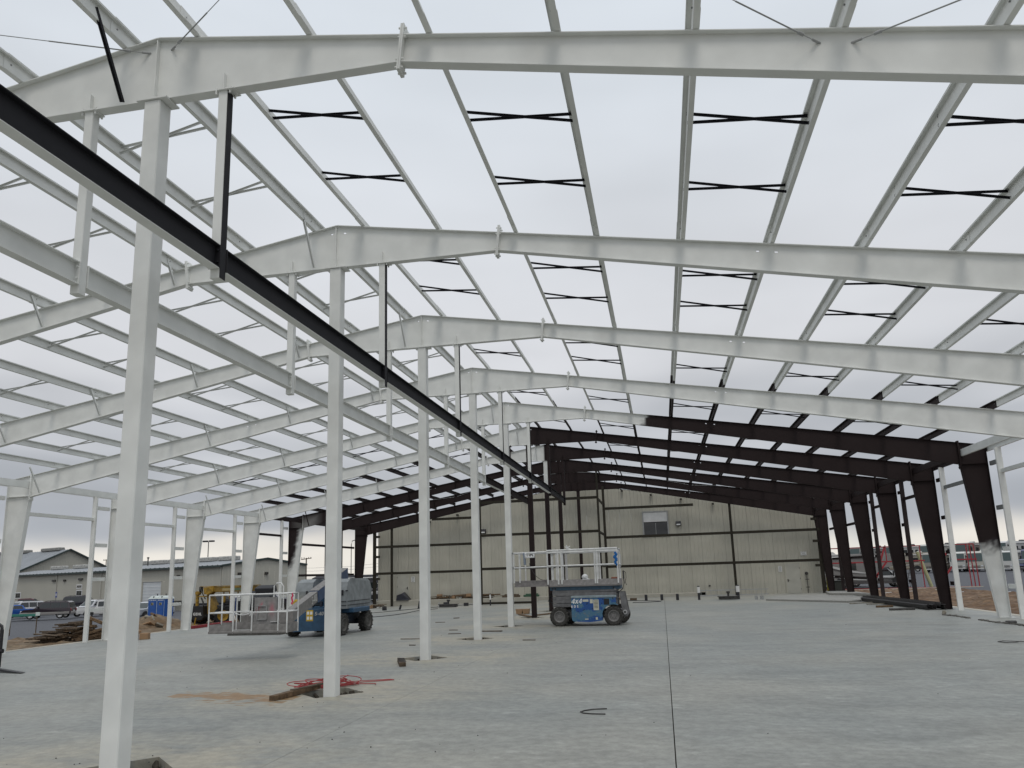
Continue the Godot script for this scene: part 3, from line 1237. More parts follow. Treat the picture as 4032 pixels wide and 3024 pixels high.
func end_wall():
	var z := fz(10)
	var z9 := fz(9) + 0.15
	var DB := Color(0.034, 0.029, 0.022)
	for a in [[-16.2, "left dark end wall post standing left of the far door"], [12.0, "dark end wall post standing alone in the right half of the tan wall"], [-17.75, "dark corner post at the tan wall's left edge"], [18.5, "dark corner post at the tan wall's right edge"]]:
		var b := B.new()
		b.col = DB
		var x: float = a[0]
		var w := 0.18 if absf(x) < 17.0 else 0.26
		b.box(Vector3(x, (bot_y(x) + floor_y(x)) / 2.0, z - 0.02), Vector3(w, bot_y(x) - floor_y(x), 0.008))
		for e in [-0.5, 0.5]:
			b.box(Vector3(x + w * e, (bot_y(x) + floor_y(x)) / 2.0, z - 0.02), Vector3(0.008, bot_y(x) - floor_y(x), 0.12))
		if x < -17.0 or x > 18.0:
			for y in [2.1, 3.95, 5.65]:
				b.box(Vector3(x + (0.28 if x < 0 else -0.28), y, z + 0.03), Vector3(0.42, 0.2, 0.12))
		tag(part("end_wall_post", b, M.steel), a[1], "post", "posts in front of the tan wall")
	var rails := [[-12.6, -8.7, 6.95, "top rail left of the framed bay"], [-17.8, -8.6, 4.78, "middle rail left of the framed bay"], [-17.8, -8.6, 2.54, "lowest rail left of the framed bay, over the door"], [2.1, 9.2, 7.18, "top rail right of the framed bay, above vent"], [2.1, 18.6, 4.83, "middle rail crossing the vent"], [2.1, 18.6, 2.50, "lowest rail right of the framed bay"]]
	for r in rails:
		var b := B.new()
		b.col = DB
		channel(b, Vector3(r[0], r[2], z + 0.02), Vector3(r[1], r[2], z + 0.02), 0.09, 0.2, Vector3(0, 0, -1))
		tag(part("end_wall_rail", b, M.steel), "dark %s of the tan wall" % r[3], "girt", "rails in front of the tan wall")
	# the framed bay standing forward of the wall
	var posts := [[-6.95, z9, 7.9, "dark front corner post left of the framed bay before the tan wall"], [2.06, z9, 9.75, "tall thin front corner post right of the framed bay"], [2.06, z + 0.25, 9.0, "thick rear corner post right of the framed bay"]]
	for p in posts:
		var b := B.new()
		b.col = DB
		b.rbox(Vector3(p[0], p[2] / 2.0, p[1]), Vector3(0.15 if p[2] > 9.5 else 0.2, p[2], 0.15), 0.01)
		tag(part("bay_post", b, M.steel), p[3], "post", "posts of the framed bay")
	var n := 0
	for y in [7.57, 5.09, 2.6]:
		n += 1
		var b := B.new()
		b.col = DB
		channel(b, Vector3(-7.0, y, z9), Vector3(2.06, y, z9), 0.09, 0.19, Vector3(0, 0, -1))
		tag(part("bay_rail", b, M.steel), "dark front rail of the framed bay before the tan wall, %s from top" % ORD[n], "girt", "front rails of the framed bay")
		var c := B.new()
		c.col = DB
		channel(c, Vector3(2.06, y - 0.05, z9 - 0.08), Vector3(2.06, y - 0.05, z + 0.3), 0.08, 0.17, Vector3(-1, 0, 0))
		tag(part("bay_rail", c, M.steel), "short dark return rail at the framed bay's right side, %s from top" % ORD[n], "girt", "return rails of the framed bay")
	var sill := B.new()
	sill.col = DB
	sill.bar(Vector3(-6.95, 0.09, z9), Vector3(-3.0, 0.09, z9), 0.15, 0.16)
	tag(part("bay_sill", sill, M.steel), "dark steel sill lying on the floor at the framed bay's left post", "sill")


# a ribbed metal wall panel: width w, heights at both edges
func panel(b: B, x0: float, x1: float, y0: float, ya: float, yb: float, z: float):
	var n := 3
	var w := (x1 - x0) / n
	var prof := []
	for i in n:
		var x := x0 + w * i
		prof.append_array([Vector2(x, 0.0), Vector2(x + w * 0.12, 0.028), Vector2(x + w * 0.30, 0.028), Vector2(x + w * 0.42, 0.0)])
	prof.append(Vector2(x1 - 0.004, 0.0))
	for i in prof.size() - 1:
		var p: Vector2 = prof[i]
		var q: Vector2 = prof[i + 1]
		var yp := lerpf(ya, yb, (p.x - x0) / (x1 - x0))
		var yq := lerpf(ya, yb, (q.x - x0) / (x1 - x0))
		b.quad(Vector3(p.x, y0, z + p.y), Vector3(q.x, y0, z + q.y), Vector3(q.x, yq, z + q.y), Vector3(p.x, yp, z + p.y))


func existing_building():
	var zw := -64.6
	var o := thing("metal_building", "long tan ribbed metal building closing the far end of the frame", "building", Vector3(0, 0, zw), 0.0)
	var mats := []
	for i in 3:
		mats.append(tri_mat(0.475 + 0.012 * i, 0.462 + 0.012 * i, 0.395 + 0.010 * i, M.steel.albedo_texture, 0.11, 0.6))
	var x := -17.85
	var i := 0
	while x < 18.55:
		var b := B.new()
		var x1 := minf(x + 0.914, 18.62)
		panel(b, x, x1, 0.26 if x < 9.0 else -0.02, top_y(x) - 0.35, top_y(x1) - 0.35, 0.0)
		part("wall_panel", b, mats[(i * 7 + int(x * 3)) % 3], o)
		x = x1 + 0.004
		i += 1
	var body := B.new()
	body.box(Vector3(-17.83, 3.3, -16.0), Vector3(0.1, 6.6, 31.9))
	body.box(Vector3(18.60, 3.2, -16.0), Vector3(0.1, 6.4, 31.9))
	body.box(Vector3(0.4, 4.0, -32.0), Vector3(36.4, 8.0, 0.1))
	part("side_wall", body, mats[1], o)
	var roof := B.new()
	roof.quad(Vector3(-18.0, top_y(18.0) - 0.33, 0.03), Vector3(0, RIDGE - 0.33, 0.03), Vector3(0, RIDGE - 0.33, -32), Vector3(-18.0, top_y(18.0) - 0.33, -32))
	roof.quad(Vector3(0, RIDGE - 0.33, 0.03), Vector3(18.8, top_y(18.8) - 0.33, 0.03), Vector3(18.8, top_y(18.8) - 0.33, -32), Vector3(0, RIDGE - 0.33, -32))
	part("roof", roof, M.roof_metal, o)
	var led := B.new()
	led.rbox(Vector3(-4.4, 0.02, 0.42), Vector3(27.0, 0.50, 0.86), 0.03)
	part("foundation_ledge", led, tri_mat(0.40, 0.385, 0.33, M.steel.albedo_texture, 0.4, 0.9), o)
	# louvred vent with a pale cover over its upper half
	var v := B.new()
	for e in [[6.13, 6.83, 2.1, 0.10], [6.13, 4.90, 2.2, 0.10]]:
		v.box(Vector3(e[0], e[1], 0.05), Vector3(e[2], e[3], 0.10))
	for e in [5.13, 7.13]:
		v.box(Vector3(e, 5.86, 0.05), Vector3(0.10, 1.9, 0.099))
	v.box(Vector3(6.13, 5.45, 0.05), Vector3(0.035, 0.9, 0.08))
	var vent := part("louvre_vent", v, M.galv, o)
	var cv := B.new()
	cv.rbox(Vector3(6.13, 6.39, 0.06), Vector3(1.90, 0.78, 0.05), 0.015)
	part("vent_cover", cv, M.white_paint, vent)
	for j in 12:
		var s := B.new()
		s.box(Vector3(6.13, 4.99 + 0.083 * j, 0.045), Vector3(1.9, 0.075, 0.012), Basis(Vector3.RIGHT, -0.45))
		part("slat", s, mat(0.07, 0.073, 0.078, 0.6), vent)
	var bk := B.new()
	bk.box(Vector3(6.13, 5.5, 0.031), Vector3(1.95, 1.15, 0.004))
	part("vent_back", bk, M.black, vent)
	# wall lamps
	for a in [[7.96, 5.78], [-8.36, 5.80]]:
		var l := B.new()
		l.prism(PackedVector2Array([Vector2(0.03, -0.18), Vector2(0.26, -0.12), Vector2(0.30, 0.04), Vector2(0.20, 0.19), Vector2(0.03, 0.19)]), 0.42, Transform3D(Basis(Vector3(0, 0, 1), Vector3(0, 1, 0), Vector3(-1, 0, 0)), Vector3(a[0], a[1], 0)))
		var lm := part("wall_lamp", l, M.dark_plastic, o)
		var g := B.new()
		g.box(Vector3(a[0], a[1] - 0.06, 0.285), Vector3(0.32, 0.14, 0.012), Basis(Vector3.RIGHT, -0.2))
		part("lens", g, M.white_plastic, lm)
	# doors, flush steel, with frames, hinges and lever
	for a in [[-16.12, -15.08, 0.27, 2.38, 1], [15.98, 17.02, 0.02, 2.30, -1]]:
		var d := B.new()
		d.box(Vector3((a[0] + a[1]) / 2, (a[2] + a[3]) / 2, 0.045), Vector3(a[1] - a[0], a[3] - a[2], 0.05))
		var dm := part("door", d, tri_mat(0.47, 0.465, 0.41, M.steel.albedo_texture, 0.3, 0.5), o)
		var f := B.new()
		f.box(Vector3(a[0] - 0.04, (a[2] + a[3]) / 2, 0.045), Vector3(0.075, a[3] - a[2] + 0.1, 0.075))
		f.box(Vector3(a[1] + 0.04, (a[2] + a[3]) / 2, 0.045), Vector3(0.075, a[3] - a[2] + 0.1, 0.075))
		f.box(Vector3((a[0] + a[1]) / 2, a[3] + 0.04, 0.045), Vector3(a[1] - a[0] + 0.001, 0.075, 0.075))
		part("frame", f, mats[2], dm)
		var hd := B.new()
		var hx: float = a[1] - 0.09 if a[4] > 0 else a[0] + 0.09
		hd.rbox(Vector3(hx, a[2] + 0.98, 0.08), Vector3(0.06, 0.22, 0.02), 0.005)
		hd.bar(Vector3(hx, a[2] + 1.0, 0.11), Vector3(hx - 0.13 * a[4], a[2] + 1.0, 0.11), 0.025, 0.025)
		part("handle", hd, M.brown_trim, dm)
		for y in [0.25, 1.05, 1.85]:
			var hg := B.new()
			var gx: float = a[0] + 0.02 if a[4] > 0 else a[1] - 0.02
			hg.tube(Vector3(gx, a[2] + y, 0.08), Vector3(gx, a[2] + y + 0.12, 0.08), 0.014, 6)
			part("hinge", hg, M.brown_trim, dm)
	for a in [[-14.68, 1.98, 0.32, 0.46, 4], [15.56, 1.90, 0.26, 0.44, 5], [17.43, 3.04, 0.44, 0.30, 3]]:
		var s := B.new()
		s.box(Vector3(a[0], a[1], 0.042), Vector3(a[2], a[3], 0.012))
		var sm := part("notice", s, M.white_plastic, o)
		for q in int(a[4]):
			var t := B.new()
			var ww: float = a[2] * (0.75 if q % 2 == 0 else 0.6)
			t.box(Vector3(a[0], a[1] + a[3] * (0.36 - 0.72 * q / (a[4] - 1.0)), 0.0495), Vector3(ww, a[3] * 0.07, 0.003))
			part("print_line", t, M.dark_plastic, sm)
	# standpipe and valves right of the door
	var vp := B.new()
	vp.path([Vector3(17.5, 0.0, 0.12), Vector3(17.5, 1.45, 0.12), Vector3(17.42, 1.52, 0.12)], 0.022, 8)
	vp.tube(Vector3(17.48, 1.50, 0.10), Vector3(17.48, 1.50, 0.20), 0.13, 12)
	for y in [0.45, 1.05]:
		vp.bar(Vector3(17.36, y, 0.12), Vector3(17.64, y, 0.12), 0.05, 0.05)
	part("standpipe", vp, M.steel_plain, o)
	for a in [[10.05, 0.75], [-1.6, 0.72]]:
		var ob := B.new()
		ob.rbox(Vector3(a[0], a[1], 0.06), Vector3(0.15, 0.12, 0.07), 0.01)
		part("outlet_box", ob, M.steel_plain, o)
	# rust runs and clip angles below the roof
	for a in [3.55, 5.9, 8.3, 10.8, -4.6, -10.6, -13.1]:
		var c := B.new()
		c.box(Vector3(a, bot_y(a) - 0.10, 0.22), Vector3(0.16, 0.14, 0.3))
		part("clip_angle", c, M.brown_trim, o)


func far_buildings():
	var turn := -0.365
	# low building with a ribbed wall, gable end to the right
	var o := thing("warehouse", "low tan metal warehouse with roll door and roof boxes beyond the parking lot", "building", Vector3(-49.8, 0, -92.8), turn)
	var gb := -1.5
	var x := -60.0
	while x < -0.1:
		var b := B.new()
		panel(b, x, x + 1.0, gb, 4.4, 4.4, 0.0)
		if not (x > -17.9 and x < -12.5):
			part("wall_panel", b, M.tan_far, o)
		else:
			var c := B.new()
			panel(c, x, x + 1.0, 2.62, 4.4, 4.4, 0.0)
			part("wall_panel", c, M.tan_far, o)
		x += 1.0
	for i in 15:
		var b := B.new()
		var t := Transform3D(Basis(Vector3.UP, PI / 2), Vector3.ZERO)
		var c := B.new()
		var za := -0.96 * i
		var zb := -0.96 * (i + 1)
		var ya := 5.27 - 0.121 * absf(za + 7.2)
		var yb := 5.27 - 0.121 * absf(zb + 7.2)
		panel(c, -za, -zb, gb, ya, yb, 0.0)
		for j in c.v.size():
			var p := c.v[j]
			b._p(Vector3(p.z, p.y, -p.x), Vector3(c.n[j].z, c.n[j].y, -c.n[j].x))
		part("gable_panel", b, M.tan_far, o)
	var r := B.new()
	r.quad(Vector3(-60, 4.44, 0.35), Vector3(0.15, 4.44, 0.35), Vector3(0.15, 5.33, -7.2), Vector3(-60, 5.33, -7.2))
	r.quad(Vector3(-60, 5.33, -7.2), Vector3(0.15, 5.33, -7.2), Vector3(0.15, 4.44, -14.6), Vector3(-60, 4.44, -14.6))
	for i in 60:
		r.box(Vector3(-59.5 + i, 4.87, -3.43), Vector3(0.06, 0.06, 7.6), Basis(Vector3.RIGHT, 0.1174))
	part("roof", r, M.roof_metal, o)
	var tr := B.new()
	tr.box(Vector3(-30, 4.34, 0.42), Vector3(60.3, 0.26, 0.14))
	tr.bar(Vector3(0.19, 4.40, 0.3), Vector3(0.19, 5.32, -7.2), 0.08, 0.26)
	tr.bar(Vector3(0.19, 5.32, -7.2), Vector3(0.19, 4.42, -14.5), 0.08, 0.26)
	for i in 58:
		tr.box(Vector3(-59.2 + 1.03 * i, 4.48, 0.42), Vector3(0.10, 0.09, 0.12))
	part("gutter", tr, M.green_trim, o)
	for a in [-39.4, -27.3, -19.3, -0.25, -6.4]:
		var d := B.new()
		d.box(Vector3(a, 1.4, 0.09), Vector3(0.14, 5.8, 0.10))
		part("downpipe", d, M.tan, o)
	var door := B.new()
	door.box(Vector3(-14.95, 0.6, -0.06), Vector3(4.3, 4.05, 0.06))
	var dm := part("roll_door", door, tri_mat(0.55, 0.58, 0.60, M.steel.albedo_texture, 0.2, 0.5), o)
	for i in 9:
		var s := B.new()
		s.box(Vector3(-14.95, -1.2 + 0.45 * i, -0.02), Vector3(4.28, 0.05, 0.03))
		part("door_rib", s, M.white_paint, dm)
	var fl := B.new()
	fl.box(Vector3(-12.33, 0.56, -0.02), Vector3(0.72, 4.1, 0.06))
	part("wall_panel", fl, M.tan_far, o)
	var df := B.new()
	for e in [-17.18, -12.72]:
		df.box(Vector3(e, 0.6, 0.02), Vector3(0.16, 4.2, 0.1))
	df.box(Vector3(-14.95, 2.70, 0.02), Vector3(4.6, 0.16, 0.1))
	part("frame", df, M.tan, dm)
	for a in [[-33.0, 2.32, 1.3, 0.42], [-32.9, 1.35, 1.4, 0.75], [-50.7, 1.2, 1.5, 0.8]]:
		var w := B.new()
		w.box(Vector3(a[0], a[1], 0.05), Vector3(a[2] + 0.2, a[3] + 0.2, 0.06))
		var wm := part("window", w, M.white_paint, o)
		for e in [-0.25, 0.25]:
			var g := B.new()
			g.box(Vector3(a[0] + a[2] * e, a[1], 0.085), Vector3(a[2] / 2 - 0.05, a[3] - 0.06, 0.02))
			part("pane", g, M.glass_dark, wm)
	for a in [[-40.1, 3.35, 1], [-32.7, 3.4, 1], [-37.1, 3.3, 0], [-9.0, 3.3, 0]]:
		var l := B.new()
		l.rbox(Vector3(a[0], a[1], 0.13), Vector3(1.0 if a[2] else 0.55, 0.3, 0.2), 0.03)
		part("wall_vent" if a[2] else "wall_lamp", l, M.steel_plain if a[2] else M.brown_trim, o)
	for a in [[0.95, 3.3, -2.6], [0.2, 3.3, -7.1]]:
		var l := B.new()
		l.rbox(Vector3(0.16, a[1], a[2]), Vector3(0.25, 0.35, 0.5), 0.03)
		part("wall_lamp", l, M.brown_trim, o)
	for a in [[-54.4, -50.6], [-47.5, -43.0], [-36.3, -31.0], [-30.6, -27.0], [-26.0, -22.0], [-21.2, -17.4], [-16.8, -10.6], [-9.8, -6.0]]:
		var m := B.new()
		m.rbox(Vector3((a[0] + a[1]) / 2.0, 5.62, -7.2), Vector3(a[1] - a[0] - 0.35, 0.62, 1.3), 0.10)
		part("roof_vent", m, tri_mat(0.60, 0.60, 0.57, M.dirt.albedo_texture, 0.5, 0.7), o)
	for a in [[-24.6, 6.2], [-2.0, 6.1]]:
		var c := B.new()
		c.tube(Vector3(a[0], 4.9, -5.5), Vector3(a[0], a[1], -5.5), 0.09, 8)
		c.tube(Vector3(a[0], a[1], -5.5), Vector3(a[0], a[1] + 0.2, -5.5), 0.17, 8)
		part("flue", c, M.steel_plain, o)
	# taller gabled hall behind it
	var g := thing("warehouse", "taller gabled tan metal hall behind the low warehouse, grey roof", "building", Vector3(-120.4, 5.54, -135.0), turn)
	for i in 20:
		var c := B.new()
		panel(c, 1.0 * i, 1.0 * (i + 1), -7.2, 4.5 - 0.455 * absf(i - 9.95), 4.5 - 0.455 * absf(i + 1 - 9.95), 0.0)
		var b := B.new()
		for j in c.v.size():
			b._p(Vector3(c.v[j].z, c.v[j].y, -c.v[j].x), Vector3(c.n[j].z, c.n[j].y, -c.n[j].x))
		part("gable_panel", b, M.tan_far, g)
	var w := B.new()
	w.box(Vector3(-22, -3.7, -0.5), Vector3(44, 7.2, 0.2))
	part("wall", w, M.tan_far, g)
	var rf := B.new()
	rf.quad(Vector3(-45, -0.05, 0.4), Vector3(0.5, -0.05, 0.4), Vector3(0.5, 4.62, -9.95), Vector3(-45, 4.62, -9.95))
	rf.quad(Vector3(-45, 4.62, -9.95), Vector3(0.5, 4.62, -9.95), Vector3(0.5, -0.05, -20.3), Vector3(-45, -0.05, -20.3))
	for i in 45:
		rf.bar(Vector3(-44.5 + i, 0.0, 0.35), Vector3(-44.5 + i, 4.66, -9.95), 0.07, 0.07)
	part("roof", rf, M.roof_metal, g)
	var rk := B.new()
	rk.bar(Vector3(0.5, -0.05, 0.4), Vector3(0.5, 4.60, -9.95), 0.12, 0.3)
	rk.bar(Vector3(0.5, 4.60, -9.95), Vector3(0.5, -0.05, -20.2), 0.12, 0.3)
	part("rake_trim", rk, M.green_trim, g)
	for a in [[-10.2, -2.9], [-20.0, -16.0], [-29, -24]]:
		var m := B.new()
		m.rbox(Vector3((a[0] + a[1]) / 2.0, 4.85, -9.95), Vector3(a[1] - a[0], 0.7, 1.4), 0.15)
		part("roof_vent", m, tri_mat(0.38, 0.38, 0.36, M.dirt.albedo_texture, 0.5, 0.7), g)
	# lamp posts and power poles
	var lp := thing("lamp_post", "tall black lamp post with two flat heads above the warehouse roof", "street lamp", Vector3(-60.3, lot_y(-60.3), -106.0))
	var b := B.new()
	b.tube(Vector3.ZERO, Vector3(0, 9.6, 0), 0.10, 10, 0.06)
	part("pole", b, M.dark_plastic, lp)
	for s in [-1.0, 1.0]:
		var h := B.new()
		h.rbox(Vector3(0.52 * s, 9.70, 0), Vector3(0.75, 0.24, 0.5), 0.05)
		part("lamp_head", h, M.dark_plastic, lp)
	lp = thing("lamp_post", "slim lamp post with one curved head seen between the dark left columns", "street lamp", Vector3(-30.9, -1.0, -90.0))
	b = B.new()
	b.path([Vector3(0, 0, 0), Vector3(0, 7.3, 0), Vector3(0.12, 7.75, 0), Vector3(0.5, 7.85, 0)], 0.05, 8)
	part("pole", b, M.dark_plastic, lp)
	b = B.new()
	b.rbox(Vector3(0.75, 7.82, 0), Vector3(0.6, 0.16, 0.3), 0.05)
	part("lamp_head", b, M.dark_plastic, lp)
	for a in [[Vector3(-51.2, -1.5, -120), 7.3, "wooden power pole with crossarm beyond the blotched column"], [Vector3(-144.0, -1.5, -190), 11.0, "small far power pole right of the gabled hall"], [Vector3(-46.0, -1.5, -150), 9.4, "far power pole behind the motorhome at left of the tan wall"]]:
		var pl := thing("power_pole", a[2], "power pole", a[0])
		b = B.new()
		b.tube(Vector3.ZERO, Vector3(0, a[1], 0), 0.14, 8, 0.1)
		part("pole", b, M.wood_old, pl)
		b = B.new()
		b.bar(Vector3(-0.9, a[1] - 0.25, 0), Vector3(0.9, a[1] - 0.05, 0), 0.12, 0.12)
		for e in [-0.8, -0.4, 0.4, 0.8]:
			b.tube(Vector3(e, a[1] - 0.15, 0), Vector3(e, a[1] + 0.12, 0), 0.05, 6)
		part("crossarm", b, M.wood_old, pl)
	var wr := B.new()
	for e in [0.0, 0.5]:
		var pts := []
		for i in 17:
			var t := i / 16.0
			pts.append(Vector3(lerpf(-140, -30, t), 5.3 - e - 1.2 * sin(PI * fmod(t * 3.0, 1.0)), -121.0))
		wr.path(pts, 0.015, 4)
	tag(part("power_line", wr, M.dark_plastic), "sagging thin power lines crossing low over the warehouse", "power line")


func paint_mat(r: float, g: float, b: float, rough := 0.3) -> StandardMaterial3D:
	var m := mat(r, g, b, rough)
	m.clearcoat_enabled = true
	m.clearcoat = 0.6
	m.clearcoat_roughness = 0.15
	return m


func wheel(parent: Node, at: Vector3, r: float, w: float, rim_m: Material, tyre_m: Material, spokes := 5):
	# axle along z
	var t := B.new()
	var h := w / 2.0
	t.lathe([[r * 0.62, -h], [r * 0.93, -h], [r, -h * 0.75], [r, h * 0.75], [r * 0.93, h], [r * 0.62, h]], at, Vector3(0, 0, 1), 22)
	var tm := part("wheel", t, tyre_m, parent)
	var m := B.new()
	for s in [-1.0, 1.0]:
		m.lathe([[r * 0.64, h * 0.96], [r * 0.58, h * 0.96], [r * 0.52, h * 0.55], [0.0, h * 0.55]] if s > 0 else [[0.0, -h * 0.55], [r * 0.52, -h * 0.55], [r * 0.58, -h * 0.96], [r * 0.64, -h * 0.96]], at, Vector3(0, 0, 1), 18)
		for i in spokes:
			var a := TAU * i / spokes
			m.bar(at + Vector3(0, 0, s * h * 0.62), at + Vector3(cos(a) * r * 0.55, sin(a) * r * 0.55, s * h * 0.8), 0.05 + r * 0.06, 0.03, Vector3(0, 0, 1))
	part("rim", m, rim_m, tm)


# a polygon on one flank of a body, following its half width
func flank(b: B, pts: Array, hw: Callable, lift: float, s: float):
	var q := []
	for p in pts:
		q.append(Vector3(p[0], p[1], s * (hw.call(p[1]) + lift)))
	for i in range(1, q.size() - 1):
		if s > 0:
			b.tri(q[0], q[i], q[i + 1])
		else:
			b.tri(q[0], q[i + 1], q[i])


# the same on each flank as a part of its own
func flanks(called: String, pts: Array, hw: Callable, m: Material, parent: Node, lift := 0.008):
	for s in [-1.0, 1.0]:
		var b := B.new()
		flank(b, pts, hw, lift, s)
		part(called, b, m, parent)


func ccw(pts: Array) -> Array:
	var p := PackedVector2Array()
	for q in pts:
		p.append(Vector2(q[0], q[1]))
	if Geometry2D.is_polygon_clockwise(p):
		var o := pts.duplicate()
		o.reverse()
		return o
	return pts


# kind: suv, pickup, car. Faces local +x.
func vehicle(called: String, label: String, cat: String, at: Vector3, turn: float, kind: String, c: Color, lower: Color, group := "", guard := false) -> Node3D:
	var o := thing(called, label, cat, at, turn, group)
	var pm := paint_mat(c.r, c.g, c.b)
	var body := B.new()
	var cab := B.new()
	var wx := [-1.52, 1.55]
	var r := 0.39
	var wins := []
	var ws := []
	var rw := []
	var cb := 1.12
	var hw0 := 0.95
	if kind == "suv":
		body.loft([[-2.60, 0.48, 0.93], [-2.64, 0.75, 0.99], [-2.56, 1.12, 0.97], [0.95, 1.14, 0.97], [2.30, 1.05, 0.93], [2.55, 0.88, 0.90], [2.60, 0.48, 0.88]])
		cab.loft([[-2.53, 1.11, 0.95], [-2.36, 1.76, 0.77], [-2.10, 1.90, 0.73], [0.10, 1.93, 0.73], [0.45, 1.86, 0.74], [1.28, 1.11, 0.94]])
		wins = [[[-2.28, 1.2], [-1.5, 1.2], [-1.5, 1.74], [-2.2, 1.74]], [[-1.42, 1.2], [-0.5, 1.2], [-0.5, 1.78], [-1.42, 1.76]], [[-0.42, 1.2], [0.95, 1.2], [0.38, 1.76], [-0.42, 1.78]]]
		ws = [[1.20, 1.18, 0.86], [0.50, 1.82, 0.69]]
		rw = [[-2.50, 1.25, 0.82], [-2.38, 1.72, 0.68]]
	elif kind == "pickup":
		body.loft([[-2.85, 0.58, 0.93], [-2.88, 0.85, 0.97], [-2.85, 1.20, 0.96], [1.05, 1.20, 0.97], [2.55, 1.13, 0.93], [2.78, 0.95, 0.90], [2.82, 0.55, 0.88]])
		cab.loft([[-1.05, 1.18, 0.93], [-0.95, 1.80, 0.76], [-0.80, 1.90, 0.72], [0.45, 1.92, 0.72], [0.75, 1.84, 0.73], [1.50, 1.18, 0.92]])
		wins = [[[-0.92, 1.26], [-0.20, 1.26], [-0.20, 1.78], [-0.86, 1.76]], [[-0.12, 1.26], [1.18, 1.26], [0.66, 1.74], [-0.12, 1.78]]]
		ws = [[1.43, 1.24, 0.84], [0.80, 1.80, 0.68]]
		rw = [[-1.04, 1.30, 0.80], [-0.965, 1.72, 0.68]]
		wx = [-1.75, 1.75]
		r = 0.42
		cb = 1.18
	else:
		body.loft([[-2.15, 0.38, 0.82], [-2.2, 0.6, 0.86], [-2.12, 0.92, 0.85], [0.75, 0.94, 0.86], [1.85, 0.84, 0.82], [2.1, 0.66, 0.80], [2.12, 0.38, 0.78]])
		cab.loft([[-1.0, 0.92, 0.82], [-0.75, 1.36, 0.66], [-0.5, 1.44, 0.62], [0.1, 1.45, 0.62], [0.35, 1.40, 0.64], [1.05, 0.92, 0.82]])
		wins = [[[-0.80, 0.98], [0.75, 0.98], [0.30, 1.34], [-0.62, 1.34]]]
		ws = [[0.99, 0.97, 0.74], [0.40, 1.36, 0.6]]
		rw = [[-0.98, 0.97, 0.72], [-0.78, 1.33, 0.6]]
		wx = [-1.3, 1.32]
		r = 0.32
		cb = 0.92
		hw0 = 0.82
	part("body", body, pm, o)
	part("cabin", cab, pm, o)
	var hwf := func(y: float) -> float: return hw0 - (y - cb) * (0.255 if kind != "car" else 0.36)
	for w in wins:
		flanks("window", ccw(w), hwf, M.glass_dark, o)
	for w in [ws, rw]:
		var b := B.new()
		var sx := 0.012 if w == ws else -0.012
		var p := [Vector3(w[0][0] + sx, w[0][1], -w[0][2]), Vector3(w[0][0] + sx, w[0][1], w[0][2]), Vector3(w[1][0] + sx, w[1][1] + 0.012, w[1][2]), Vector3(w[1][0] + sx, w[1][1] + 0.012, -w[1][2])]
		if w == ws:
			b.quad(p[1], p[0], p[3], p[2])
		else:
			b.quad(p[0], p[1], p[2], p[3])
		part("windscreen" if w == ws else "rear_window", b, M.glass_dark if w == rw else mat(0.05, 0.06, 0.06, 0.08), o)
	# sills, arches and bumpers in the second colour
	var lm := mat(lower.r, lower.g, lower.b, 0.5)
	var bl := 2.64 if kind == "suv" else (2.86 if kind == "pickup" else 2.15)
	for s in [-1.0, 1.0]:
		var bp := B.new()
		bp.rbox(Vector3(s * (bl - 0.06), 0.59 if kind != "car" else 0.47, 0), Vector3(0.25, 0.27, 1.87 if kind != "car" else 1.57), 0.05)
		part("bumper", bp, lm, o)
		var sb := B.new()
		sb.rbox(Vector3(0, 0.52 if kind != "car" else 0.40, s * (0.96 if kind != "car" else 0.82)), Vector3((wx[1] - wx[0]) - 2 * r - 0.1, 0.18, 0.06), 0.02)
		part("sill", sb, lm, o)
	for x: float in wx:
		for s in [-1.0, 1.0]:
			var ar := B.new()
			var ring := []
			for i in 11:
				var a := PI * i / 10.0
				ring.append([x + cos(a) * (r + 0.10), 0.40 + (r - 0.39) + sin(a) * (r + 0.12)])
			var hw := 0.985 if kind != "car" else 0.862
			for i in 10:
				var q0 := Vector3(ring[i][0], ring[i][1], s * (hw + 0.004))
				var q1 := Vector3(ring[i + 1][0], ring[i + 1][1], s * (hw + 0.004))
				if s > 0:
					ar.tri(Vector3(x, 0.38, s * (hw + 0.004)), q0, q1)
				else:
					ar.tri(Vector3(x, 0.38, s * (hw + 0.004)), q1, q0)
			part("wheel_arch", ar, M.black, o)
	for x: float in wx:
		for s in [-1.0, 1.0]:
			wheel(o, Vector3(x, r, s * (0.86 if kind != "car" else 0.74)), r, 0.27, M.chrome, M.rubber)
	for s in [-1.0, 1.0]:
		var h := B.new()
		h.rbox(Vector3(bl - 0.06, 0.85 if kind != "car" else 0.66, s * 0.68), Vector3(0.10, 0.2, 0.38), 0.03)
		part("headlight", h, mat(0.6, 0.62, 0.65, 0.15), o)
		var t := B.new()
		t.rbox(Vector3(-bl + 0.06, 0.95 if kind != "car" else 0.72, s * 0.83), Vector3(0.12, 0.30, 0.2), 0.03)
		part("tail_light", t, mat(0.22, 0.01, 0.015, 0.2), o)
		var mi := B.new()
		mi.rbox(Vector3(0.78 if kind != "car" else 0.6, cb + 0.18, s * 1.05), Vector3(0.12, 0.2, 0.22), 0.04)
		part("mirror", mi, M.dark_plastic, o)
	var g := B.new()
	g.rbox(Vector3(bl - 0.03, 0.84 if kind != "car" else 0.62, 0), Vector3(0.08, 0.26, 0.9), 0.03)
	part("grille", g, M.chrome if kind == "suv" else M.dark_plastic, o)
	var lp := B.new()
	lp.box(Vector3(-bl - 0.015, 0.82 if kind != "car" else 0.6, 0), Vector3(0.02, 0.15, 0.31))
	part("number_plate", lp, M.white_plastic, o)
